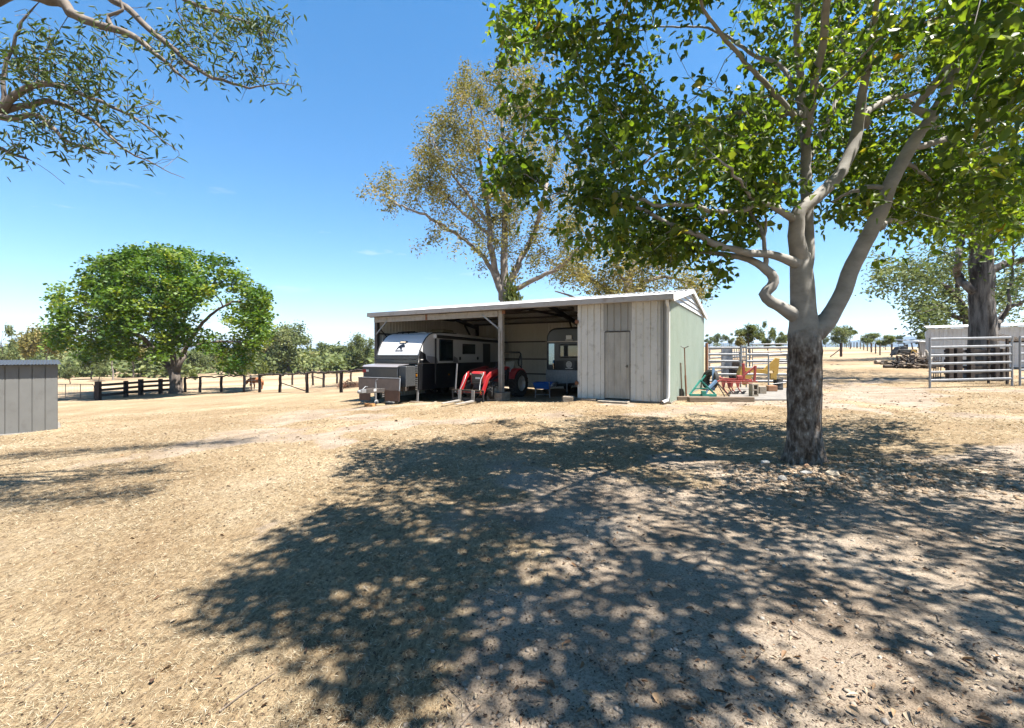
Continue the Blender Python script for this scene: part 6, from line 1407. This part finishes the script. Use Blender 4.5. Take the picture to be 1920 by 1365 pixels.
# calf: one continuous skinned body
def calf(px, Y, s, rz):
    X = ax(px, Y); z = g1(X, Y)
    V = [(0, 0, .78), (.28, 0, .80), (-.35, 0, .80), (-.55, 0, .78), (.50, 0, .86), (.68, 0, .80), (.82, 0, .60), (.92, 0, .44),
         (.30, .13, .62), (.33, .14, .36), (.31, .14, .03), (.30, -.13, .62), (.24, -.14, .36), (.28, -.14, .03),
         (-.50, .13, .60), (-.56, .14, .36), (-.50, .14, .03), (-.50, -.13, .60), (-.46, -.14, .36), (-.44, -.14, .03), (-.66, 0, .74), (-.70, 0, .40), (.72, .12, .78), (.72, -.12, .78)]
    E = [(0, 1), (0, 2), (2, 3), (1, 4), (4, 5), (5, 6), (6, 7), (1, 8), (8, 9), (9, 10), (1, 11), (11, 12), (12, 13), (3, 14), (14, 15), (15, 16), (3, 17), (17, 18), (18, 19), (3, 20), (20, 21), (5, 22), (5, 23)]
    Rr = [.25, .24, .24, .19, .15, .12, .10, .075, .09, .055, .045, .09, .055, .045, .11, .06, .045, .11, .06, .045, .03, .02, .03, .03]
    me = bpy.data.meshes.new('calf'); me.from_pydata([(a * s, b * s, c * s) for a, b, c in V], E, [])
    o = bpy.data.objects.new('calf', me); COL.objects.link(o); o.location = (X, Y, z); o.rotation_euler = (0, 0, rz)
    bpy.context.view_layer.objects.active = o
    md = o.modifiers.new('skin', 'SKIN')
    for i, r in enumerate(Rr):
        me.skin_vertices[0].data[i].radius = (r * s, r * s)
    me.skin_vertices[0].data[0].use_root = True
    o.modifiers.new('sub', 'SUBSURF').levels = 1; o.modifiers['sub'].render_levels = 2
    me.materials.append(pm('calf_coat', (0.42, 0.13, 0.04), (0.5, 0.2, 0.08), 5, .9))
    return tag(o, 'red brown calf grazing behind the narrow wire gate', 'calf')
calf(480, 35.5, .95, R(172))
# heap of cut brush
bp_ = MB(); rn = random.Random(9); bx_, by_ = ax(655, 31), 31.0; bz_ = g1(bx_, by_)
for i in range(170):
    a = rn.random() * 6.28; r = .75 * rn.random() ** .6; c = Vector((math.cos(a) * r * 1.1, math.sin(a) * r * .8, .05 + .5 * (1 - r) * rn.random())); d = Vector((rn.gauss(0, 1), rn.gauss(0, 1), rn.gauss(0, .45))).normalized() * (.16 + .2 * rn.random())
    bp_.tube([c - d, c + Vector((rn.gauss(0, .03), 0, rn.gauss(0, .03))), c + d], [.014, .012, .005], 4)
tag(bp_.build('brush_pile', pm('brush', (0.22, 0.09, 0.045), (0.38, 0.2, 0.11), 4, .95), None, loc=(bx_, by_, bz_)), 'heap of reddish brown cut brush beyond the log rail fence', 'brush pile')

# ------------------------------------------------------------------ cattle panels
def cattle_panel(label, p0, p1, h=1.75, rails=6, name='yard_fence', z0=None, group='steel cattle panels'):
    (x0, y0), (x1, y1) = p0, p1; z = g1(x0, y0) if z0 is None else z0; L = math.hypot(x1 - x0, y1 - y0); dz = g1(x1, y1) - z if z0 is None else 0
    r = thing(name, label, 'fence panel', (x0, y0, z), math.atan2(y1 - y0, x1 - x0), group)
    for x, d in ((0.03, 0), (L - .03, dz)):
        m = MB(); m.tube([(x, 0, d - .06), (x, 0, h + d)], .034, 8); m.build('upright', M_GALV, r, smooth=True)
    for k in range(rails):
        zz = .28 + (h - .33) * k / (rails - 1); m = MB()
        ring = [(math.cos(a) * .024, math.sin(a) * .045) for a in np.linspace(0, 2 * PI, 9)[:-1]]
        vs = [(0.03, u, zz + v) for u, v in ring] + [(L - .03, u, zz + v + dz) for u, v in ring]; m._add(vs, [(i, (i + 1) % 8, 8 + (i + 1) % 8, 8 + i) for i in range(8)]); m.build('rail', M_GALV, r, smooth=True)
    return r
cattle_panel('steel cattle panel nearest the shed back corner, left of the gate post pair', (ax(1326, 19.6), 19.6), (ax(1390, 19.4), 19.4))
cattle_panel('steel cattle panel behind the red and yellow implements', (ax(1398, 19.4), 19.4), (ax(1500, 19.0), 19.0))
cattle_panel('farther thin steel cattle panel seen through the rails behind the implements', (ax(1330, 26), 26), (ax(1400, 27), 27), 1.6)
cattle_panel('farther steel cattle panel between yellow implement and shade tree', (ax(1410, 30), 30), (ax(1480, 30), 30), 1.6)
pa = cattle_panel('six-rail steel cattle panel in front of the furrowed tree', (ax(1742, 16.5), 16.5), (ax(1899, 16.7), 16.7), 1.83)
cattle_panel('steel cattle panel cut off by the right picture edge', (ax(1911, 16.8), 16.8), (ax(2090, 17.2), 17.2), 1.83)
# narrow upright gate leaf standing by the yellow implement
sg = thing('steel_stand', 'thin upright steel pipe stand beside the yellow implement', 'stand', (ax(1441, 17.3), 17.3, g1(ax(1441, 17.3), 17.3)), 0)
m = MB(); m.tube([(0, 0, 0), (0, 0, 1.42), (.7, 0, 1.45), (.7, 0, 1.2)], .03, 8); m.build('pipe', M_GALV, sg)
m = MB(); m.tube([(0, 0, .28), (.6, -.1, .36)], .012, 6); m.build('rod', M_GALV, sg)

# ------------------------------------------------------------------ implements beside the shed
GZ0 = 0.014
# post driver / tools against the green wall
tl = thing('post_rammer', 'long rusty T-handled bar leaning on the green wall', 'tool', (5.42, 14.15, g1(5.42, 14.15)), SHED_A)
m = MB(); m.tube([(0, 0, 0), (-.03, .02, .75)], .028, 8); m.tube([(-.03, .02, .75), (-.06, .03, 1.62)], .018, 8); m.build('shaft', M_RUST, tl)
m = MB(); m.tube([(-.17, .03, 1.66), (-.06, .03, 1.60), (.06, .03, 1.66)], .014, 6); m.build('handle', M_STEEL, tl)
tl = thing('shovel_handle', 'short wooden handle leaning on the green wall beside the rusty bar', 'tool', (5.28, 14.2, g1(5.28, 14.2)), SHED_A)
m = MB(); m.tube([(.02, 0, 0), (0, .02, .6), (-.02, .03, 1.15)], .022, 8); m.build('shaft', M_SLEEPER, tl)
m = MB(); m.prism([(-.08, 0), (.08, 0), (.1, .2), (.06, .34), (-.06, .34), (-.1, .2)], 'xz', -.01, .0); m.build('blade', M_STEEL, tl)
# timber sleepers
for (p0, p1, Yp, lab, hh) in ((1268, 1330, 13.95, 'left weathered sleeper edging the implements', .12), (1290, 1412, 13.55, 'long weathered sleeper in front of the implements', .14)):
    X0, X1 = ax(p0, Yp), ax(p1, Yp); m = MB(); m.box(0, X1 - X0, -.1, .1, -.05, hh)
    tag(m.build('timber_sleeper', M_SLEEPER, None, bevel=.015, loc=(X0, Yp, g1((X0 + X1) / 2, Yp) + .0)), lab, 'sleeper', 'timber sleepers')
# green three-point linkage frame
gi = thing('green_implement', 'green A-framed three-point implement lying beside the shed corner', 'implement', (ax(1318, 14.8), 14.8, g1(ax(1318, 14.8), 14.8)), R(-4))
m = MB(); m.bar((-.42, 0, .06), (.42, 0, .06), .09, .12); m.box(-.05, .08, -.08, .06, .0, .22); m.build('crossbar', M_IMPGREEN, gi, bevel=.006)
for x in (-.43, .42):
    m = MB(); m.bar((x, 0, .08), (.0, .25, .55), .035, .05); m.build('arm', M_IMPGREEN, gi)
m = MB(); m.bar((-.40, .04, .1), (.02, .25, .55), .03, .04); m.bar((.0, .25, .5), (.18, .3, .72), .05, .03); m.build('top_link', M_IMPGREEN, gi)
m = MB(); m.bar((-.25, .1, .28), (.22, .12, .30), .03, .03); m.build('stay', M_IMPGREEN, gi)
# blue-grey link frame
bi_ = thing('blue_implement', 'blue grey steel frame with forked legs between the green and red implements', 'implement', (ax(1338, 15.3), 15.3, g1(ax(1338, 15.3), 15.3)), R(6))
m = MB(); m.bar((-.22, 0, .22), (.12, .05, .52), .09, .09); m.build('tube', M_IMPBLUE, bi_, bevel=.01)
for x in (.34, .5):
    m = MB(); m.bar((.1, .05, .52), (x, -.1, .0), .035, .03); m.build('leg', M_STEEL, bi_)
m = MB(); m.bar((-.2, 0, .24), (-.36, -.05, .0), .05, .05); m.build('leg', M_IMPBLUE, bi_)
# red cultivator on blocks
ri = thing('red_cultivator', 'red tined cultivator with upright hitch resting on concrete blocks', 'implement', (ax(1390, 15.6), 15.6, GZ0), R(-6))
m = MB(); m.bar((-.62, 0, .47), (.52, 0, .43), .05, .05); m.bar((-.62, .35, .52), (.5, .35, .47), .05, .05); m.bar((-.55, -.04, .40), (.35, -.04, .37), .03, .03); m.bar((-.6, 0, .52), (-.6, .35, .55), .06, .06); m.bar((.3, 0, .46), (.3, .35, .48), .06, .06); m.build('frame', M_IMPRED, ri, bevel=.006)
m = MB(); m.bar((.12, .1, .46), (.10, .1, 1.06), .08, .09); m.build('mast', M_IMPRED, ri, bevel=.01)
m = MB(); m.bar((.46, .1, .42), (.50, .1, .98), .07, .08); m.bar((.5, .1, .95), (.14, .1, .66), .05, .06); m.build('hitch', M_IMPRED, ri, bevel=.01)
m = MB(); m.box(-.12, .08, .05, .17, .47, .64); m.build('gearbox', M_IMPRED, ri, bevel=.03)
for k, (x, y) in enumerate(((-.62, 0), (-.42, 0.05), (-.25, .3), (-.02, .35))):
    m = MB(); m.prism([(x - .05, .47), (x + .10, .46), (x + .07, .24), (x + .01, .20)], 'xz', y - .02, y + .02); m.tube([(x + .02, y, .25), (x + .08, y - .02, .12), (x + .18, y - .05, -.0)], .02, 6); t = m.build('tine', M_IMPRED, ri)
    m = MB(); m.prism([(x + .12, .0), (x + .22, .0), (x + .30, .10), (x + .22, .10)], 'xz', y - .09, y - .02); m.build('foot', M_STEEL, t)
m = MB(); m.bar((-.6, .0, .5), (-1.02, -.05, .36), .045, .045); m.build('drawbar', M_IMPRED, ri)
def hollow_block(label, x, y, dims, mat, rz=0, z=GZ0):
    w, d, h = dims; r = MB(); t = .045
    r.box(-w / 2, -w / 2 + t, -d / 2, d / 2, 0, h); r.box(w / 2 - t, w / 2, -d / 2, d / 2, 0, h); r.box(-w / 2 + t, w / 2 - t, -d / 2, d / 2, 0, t); r.box(-w / 2 + t, w / 2 - t, -d / 2, d / 2, h - t, h); r.box(-w / 2 + t, w / 2 - t, -d / 2, d / 2, h / 2 - t / 2, h / 2 + t / 2)
    o = r.build('concrete_block', mat, None, bevel=.006, loc=(x, y, z)); o.rotation_euler = (0, 0, rz); tag(o, label, 'block', 'blocks under the implements')
hollow_block('hollow concrete block standing on end under the red cultivator', ax(1413, 14.9), 14.9, (.22, .2, .40), M_FOOT, R(4))
m = MB(); m.box(-.12, .12, -.1, .1, 0, .24); o = m.build('concrete_block', M_FOOT, None, bevel=.01, loc=(ax(1428, 15.9), 15.9, GZ0)); tag(o, 'solid brown concrete block under the red hitch', 'block', 'blocks under the implements')
m = MB(); m.box(-.16, .16, -.11, .11, 0, .21); o = m.build('clay_block', pm('clay_block', (0.42, 0.2, 0.1), (0.5, 0.27, 0.15), 5, .9), None, bevel=.015, loc=(ax(1447, 16.9), 16.9, GZ0)); o.rotation_euler = (0, 0, R(-8)); tag(o, 'terracotta clay block beside the pipe stand', 'block', 'blocks under the implements')
# yellow blade implement on a drum
yi = thing('yellow_implement', 'yellow steel boom implement propped on a dark drum behind the red cultivator', 'implement', (ax(1418, 17.6), 17.6, g1(ax(1418, 17.6), 17.6)), R(-3))
m = MB(); m.bar((-.62, 0, .86), (.45, 0, .74), .12, .16); m.build('boom', M_YELLOW, yi, bevel=.008)
m = MB(); m.prism([(.20, .78), (.72, 1.28), (.86, 1.26), (.80, .66), (.66, .66), (.62, .80)], 'xz', -.04, .04); m.build('side_plate', M_YELLOW, yi, bevel=.006)
m = MB(); m.prism([(-.72, .58), (-.60, .96), (-.52, .94), (-.60, .56)], 'xz', -.14, .14); m.bar((-.62, -.1, .6), (-.15, -.1, .6), .03, .05); m.bar((-.62, .1, .6), (-.15, .1, .6), .03, .05); m.build('bracket', M_YELLOW, yi)
m = MB(); m.prism([(-.56, .58), (-.20, .58), (-.22, .46), (-.42, .22), (-.50, .24)], 'xz', -.06, .06); m.build('blade', M_YELLOW, yi)
m = MB(); m.box(.52, .74, -.06, .06, .46, .70); m.build('hitch', M_YELLOW, yi)
m = MB(); m.lathe([(0, 0), (.17, 0), (.17, .1), (.18, .12), (.17, .14), (.17, .32), (.18, .34), (.17, .36), (.17, .47), (0, .47)], (0, 0, 0), 'z', 18)
tag(m.build('steel_drum', M_BLACKM, None, smooth=True, loc=(ax(1459, 17.7), 17.7, g1(ax(1459, 17.7), 17.7))), 'small black drum holding up the yellow implement', 'drum')
# tyres, blue post and rusty pipe at the shed back corner
for k, (p, Yp, rz, lab) in enumerate(((1334, 18.2, R(8), 'front one of two worn black tyres leaning at the shed back corner'), (1331, 18.55, R(16), 'rear one of two worn black tyres leaning at the shed back corner'))):
    t = MB(); t.lathe([(.23, -.07), (.33, -.1), (.40, -.07), (.41, 0), (.40, .07), (.33, .1), (.23, .07)], (0, 0, 0), 'x', 28); X = ax(p, Yp)
    o = t.build('tyre', M_RUBBER, None, smooth=True, loc=(X, Yp, g1(X, Yp) + .40)); o.rotation_euler = (0, R(8), rz); tag(o, lab, 'tyre', 'tyres at the shed corner')
m = MB(); m.bar((0, 0, 0), (.03, .1, .9), .1, .04); X = ax(1338, 17.9); tag(m.build('blue_plank', M_IMPBLUE, None, loc=(X, 17.9, g1(X, 17.9))), 'faded blue steel plank leaning by the tyres', 'plank')
X = ax(1325, 19.1); m = MB(); m.tube([(0, 0, -.1), (0, 0, 1.9)], .06, 10); tag(m.build('rusty_post', M_RUST, None, smooth=True, loc=(X, 19.1, g1(X, 19.1))), 'rusty round post at the back corner of the green wall', 'post')
# grey crush cage behind the rails
cg = thing('cattle_crush', 'pale grey sheeted cattle crush behind the steel rails', 'crush', (ax(1372, 24.5), 24.5, g1(ax(1372, 24.5), 24.5)), R(4))
m = MB()
for x in (-.55, .0, .55, 1.0): m.bar((x, 0, 0), (x, 0, 1.75), .06, .06)
for z in (.5, 1.0, 1.7): m.bar((-.55, 0, z), (1.0, 0, z), .05, .05)
m.build('frame', M_GALV, cg)
m = MB(); m.box(-.52, -.05, -.03, .0, .1, 1.72); m.build('side_sheet', M_GALV, cg)
for k in range(7):
    m = MB(); m.bar((.05 + .13 * k, .0, 1.05), (-.0 + .13 * k, .0, 1.68), .03, .03); m.build('bar', M_GALV, cg)
m = MB(); m.lathe([(0, 0), (.26, 0), (.27, .25), (.26, .5), (0, .5)], (0, 0, 0), 'z', 16); X = ax(1383, 23.5); tag(m.build('tin_drum', M_TIMBER, None, smooth=True, loc=(X, 23.5, g1(X, 23.5) + .55)), 'brown tin drum inside the crush yard', 'drum')
m = MB(); m.box(-.32, .32, -.32, .32, 0, .56); X = ax(1383, 23.5); tag(m.build('stump', M_TIMBER_DK, None, bevel=.05, loc=(X, 23.5, g1(X, 23.5))), 'dark timber stump under the brown tin drum', 'stump')

# ------------------------------------------------------------------ right hand side
# long white metal shed
Yw = 29.0; xw = ax(1742, Yw); zw = g1(xw, Yw)
ws = thing('metal_shed', 'long low white metal shed behind the furrowed tree', 'shed', (xw, Yw, zw), R(-40))
M_WS = pm('white_sheet', (0.95, 0.94, 0.93), (1.02, 1.01, 1.0), 1.4, .5, c3=(0.78, 0.75, 0.71), s3=1.2)
hw_ = CAM_Z + 49 / F * Yw - zw
for i in range(12):
    sheet('wall_sheet', (i * .8, 0, 0), X_, Z_, (0, -1, 0), rib_profile(.798, .2), 0, hw_, M_WS, ws)
for i in range(5):
    sheet('wall_sheet', (0, i * .8, 0), Y_, Z_, (-1, 0, 0), rib_profile(.798, .2), 0, hw_, M_WS, ws)
m = MB(); m._add([(x, y, z) for x, dz_ in ((-.1, 0), (9.7, 0)) for y, z in ((-.15, hw_ + .02 + dz_), (4.2, hw_ + .35 + dz_), (4.2, hw_ + .41 + dz_), (-.15, hw_ + .08 + dz_))], [(0, 1, 5, 4), (1, 2, 6, 5), (2, 3, 7, 6), (3, 0, 4, 7), (3, 2, 1, 0), (4, 5, 6, 7)]); m.build('roof', M_ROOF, ws)
# lower white sheet lean-to left of it
Yl = 33.0; xl_ = ax(1722, Yl); zl = g1(xl_, Yl); lt = thing('lean_to', 'small pale lean-to between the log heap and the white shed', 'shed', (xl_, Yl, zl), 0)
hl = CAM_Z + 24 / F * Yl - zl
for i in range(4): sheet('wall_sheet', (i * .5, 0, 0), X_, Z_, (0, -1, 0), rib_profile(.498, .166), 0, hl, M_WS, lt)
m = MB(); m._add([(x, y, z) for x in (-.1, 2.1) for y, z in ((-.1, hl + .02), (2.0, hl + .25), (2.0, hl + .3), (-.1, hl + .07))], [(0, 1, 5, 4), (1, 2, 6, 5), (2, 3, 7, 6), (3, 0, 4, 7), (3, 2, 1, 0), (4, 5, 6, 7)]); m.build('roof', M_ROOF, lt)
# old timber cattle race behind the panel
Yr = 19.2; rc = thing('timber_race', 'old dark timber stockyard with thick posts and rails around the furrowed tree', 'stockyard', (ax(1778, Yr), Yr, g1(ax(1778, Yr), Yr)), R(2)); rn = random.Random(3)
W_ = ax(1892, Yr) - ax(1778, Yr)
for x in (0.05, .42, .98, W_ - .5, W_ - .12):
    m = MB(); w = .09 + .07 * rn.random(); m.box(x - w, x + w, -.09, .09, -.1, 1.35 + .14 * rn.random()); m.build('post', M_TIMBER_DK if rn.random() < .6 else M_TIMBER, rc, bevel=.02)
for z in (.35, .62, .9, 1.13, 1.32):
    m = MB(); m.bar((-.05, .12, z + rn.gauss(0, .02)), (W_, .14, z + rn.gauss(0, .03)), .05, .12); m.build('rail', M_TIMBER_DK, rc, bevel=.01)
for x in np.arange(-.55, 0, .1):
    m = MB(); m.bar((x, .3, 0), (x + rn.gauss(0, .03), .3, 1.2 + rn.gauss(0, .05)), .025, .025); m.build('bar', M_STEEL, rc)
for z in (.2, .45, .7, .95, 1.2):
    m = MB(); m.bar((-.62, .3, z), (.0, .3, z), .02, .02); m.build('bar', M_STEEL, rc)
# stack of thin steel rods on the second panel
sr = thing('rod_stack', 'bundle of rusty rods lying across the top of the right-hand panels', 'rods', (ax(1876, 17.4), 17.4, g1(ax(1876, 17.4), 17.4) + 1.62), R(0))
for k in range(7):
    m = MB(); m.tube([(0, .1 * k, .32 - .03 * k), (.4, .1 * k, .22 - .02 * k), (1.4, .1 * k, .05)], .014, 5); m.build('rod', M_TIMBER, sr)
m = MB()
for x_, h_ in ((.25, .2), (1.0, .03)):
    m.bar((x_, 0, -1.65), (x_, 0, h_), .06, .06); m.bar((x_, .68, -1.65), (x_, .68, h_), .06, .06); m.bar((x_, -.05, h_), (x_, .75, h_), .05, .05)
m.build('trestle', M_TIMBER_DK, sr)
# old machinery frame, logs, heap of branches
Yh = 33.0; xh = ax(1705, Yh); zh = g1(xh, Yh)
oh = thing('old_machine', 'derelict dark machine frame with slanted uprights behind the branch heap', 'machine', (xh, Yh, zh), 0)
m = MB(); m.bar((-.9, 0, 1.25), (2.2, 0, 1.45), .05, .05)
for x in (-.35, .2, .7, 1.2, 1.7): m.bar((x - .05, 0, 1.33), (x + .2, 0, .1), .06, .06)
m.build('frame', M_STEEL, oh)
m = MB(); m.box(-1.0, .35, -.3, .3, .45, .85); m.prism([(-1.3, .4), (-.9, 1.0), (-.4, 1.1), (-.2, .6)], 'xz', -.25, .25); m.build('body', M_BLACKM, oh, bevel=.06)
wheel(oh, (-.15, -.38, .5), .22, .12); 
m = MB(); m.lathe([(0, -.02), (.2, -.02), (.2, .02), (0, .02)], (-.05, -.42, .62), 'y', 14); m.build('disc', M_YELLOW, oh)
def log(label, p, Yp, L, r, rz, mat=M_TIMBER):
    X = ax(p, Yp); m = MB(); m.tube([(-L / 2, 0, r), (0, .02, r * 1.02), (L / 2, 0, r)], [r, r * 1.05, r * .95], 12); o = m.build('log', mat, None, smooth=True, loc=(X, Yp, g1(X, Yp) - .01)); o.rotation_euler = (0, 0, rz); tag(o, label, 'log', 'logs by the branch heap')
M_LOGEND = pm('log_pale', (0.34, 0.25, 0.18), (0.48, 0.38, 0.3), 8, .95)
log('pale short log lying leftmost of the logs by the branch heap', 1646, 31, .38, .13, R(10), M_LOGEND)
log('dark log lying end-on between the short log and the machine', 1657, 30.8, .7, .13, R(70))
log('long thin log lying in front of the old machine', 1672, 30.6, 1.6, .07, R(4))
log('dark crooked log lying at the left foot of the branch heap', 1678, 28.5, 1.3, .10, R(-6), M_TIMBER_DK)
bh = thing('branch_heap', 'heap of sun-bleached branches and firewood left of the steel panel', 'wood heap', (ax(1712, 28.5), 28.5, g1(ax(1712, 28.5), 28.5)), 0); rn = random.Random(12); bh.scale = (1.3, 1.3, 1.45)
for k in range(110):
    t = rn.random(); a = rn.random() * 6.28; r = .85 * rn.random() ** .7; h = .62 * (1 - r / 1.0) * rn.random() + .05
    c = Vector((math.cos(a) * r * 1.05, math.sin(a) * r * .7, h)); d = Vector((rn.gauss(.4, .8), rn.gauss(0, .7), rn.gauss(.15, .35))).normalized() * (.2 + .32 * rn.random()); q = .018 + .03 * rn.random()
    m = MB(); m.tube([c - d, c + Vector((0, 0, rn.gauss(0, .05))), c + d], [q, q * .9, q * .6], 6); m.build('branch', (M_LOGEND, M_TIMBER, M_TIMBER_DK)[k % 3], bh, smooth=True)
m = MB(); m.tube([(.45, -.3, 0), (.5, -.3, .4), (.35, -.28, .75)], [.11, .08, .04], 8); m.tube([(.5, -.3, .3), (.75, -.3, .55)], [.06, .03], 6); m.build('fork', pm('bleached_wood', (0.62, 0.55, 0.45), (0.7, 0.64, 0.55), 5, .9), bh, smooth=True)
# paddock fence running off at the right
pf = thing('paddock_fence', 'long line of thin posts and wires running off across the right paddock', 'fence', (0, 0, 0)); pp = []
PF = [(1700, 37), (1672, 41)] + [(1650 - 8.5 * k + .22 * k * k, 46 + 5.2 * k + .25 * k * k) for k in range(14)]
for i, (p, Yp) in enumerate(PF):
    X = ax(p, Yp); z = g1(X, Yp); m = MB(); m.tube([(0, 0, -.2), (0, 0, 1.15)], .07 if i % 4 else .1, 6); m.build('post', M_TIMBER, pf, loc=(X, Yp, z)); pp.append(Vector((X, Yp, z)))
for i in range(len(pp) - 1):
    for h in (.35, .7, 1.05):
        m = MB(); m.tube([pp[i] + Vector((0, 0, h)), pp[i + 1] + Vector((0, 0, h))], .008, 4); m.build('wire', M_STEEL, pf)
ep = thing('strainer_post', 'lone strainer post with long diagonal stay in the right paddock', 'post', (ax(1577, 44), 44, g1(ax(1577, 44), 44)), 0)
m = MB(); m.tube([(0, 0, -.2), (0, 0, 1.35)], .11, 8); m.build('post', M_TIMBER_DK, ep)
m = MB(); m.tube([(-.05, 0, .75), (-1.25, -.3, .0)], .05, 6); m.build('stay', M_TIMBER_DK, ep)
# far things beyond the left paddock
def far_car(p, Y, label, mat, L=4.2):
    X = ax(p, Y); o = thing('parked_car', label, 'car', (X, Y, g1(X, Y)), R(rnd.uniform(-15, 15)), 'vehicles far beyond the paddock')
    m = MB(); m.prism([(-L / 2, .35), (L / 2, .35), (L / 2, .8), (L * .28, .9), (L * .16, 1.4), (-L * .3, 1.42), (-L * .42, .92), (-L / 2, .85)], 'xz', -.85, .85); m.build('body', mat, o, bevel=.08)
    for x in (-L * .3, L * .3):
        for y in (-.8, .8):
            m = MB(); m.lathe([(0, -.1), (.32, -.1), (.32, .1), (0, .1)], (x, y, .32), 'y', 12); m.build('wheel', M_RUBBER, o)
    for y in (-.86, .86):
        m = MB(); m.box(-L * .28, L * .14, y - .01, y + .01, .95, 1.3); m.build('window', M_GLASS, o)
far_car(600, 150, 'white car parked far off left of the tiny yellow bush', M_WHITE, 3.6)
far_car(632, 165, 'dark teal car parked far off beyond the log fence', pm('car_teal', (0.03, 0.09, 0.1), None, rough=.3), 3.4)

# ------------------------------------------------------------------ air
HAZE = 0.00015
if HAZE:
    m = MB(); m.box(-7800, 7800, -140, 8400, -27, 190); hz = m.build('haze', [], None)
    hm, nt, bs, out = new_mat('haze_air'); nt.nodes.remove(bs)
    vol = nt.nodes.new('ShaderNodeVolumePrincipled'); vol.inputs['Color'].default_value = (0.55, 0.72, 1.0, 1); vol.inputs['Density'].default_value = HAZE; vol.inputs['Anisotropy'].default_value = 0.2
    nt.links.new(vol.outputs[0], out.inputs['Volume']); hz.data.materials.append(hm)
    tag(hz, 'thin pale haze in the air', 'haze', kind='stuff')
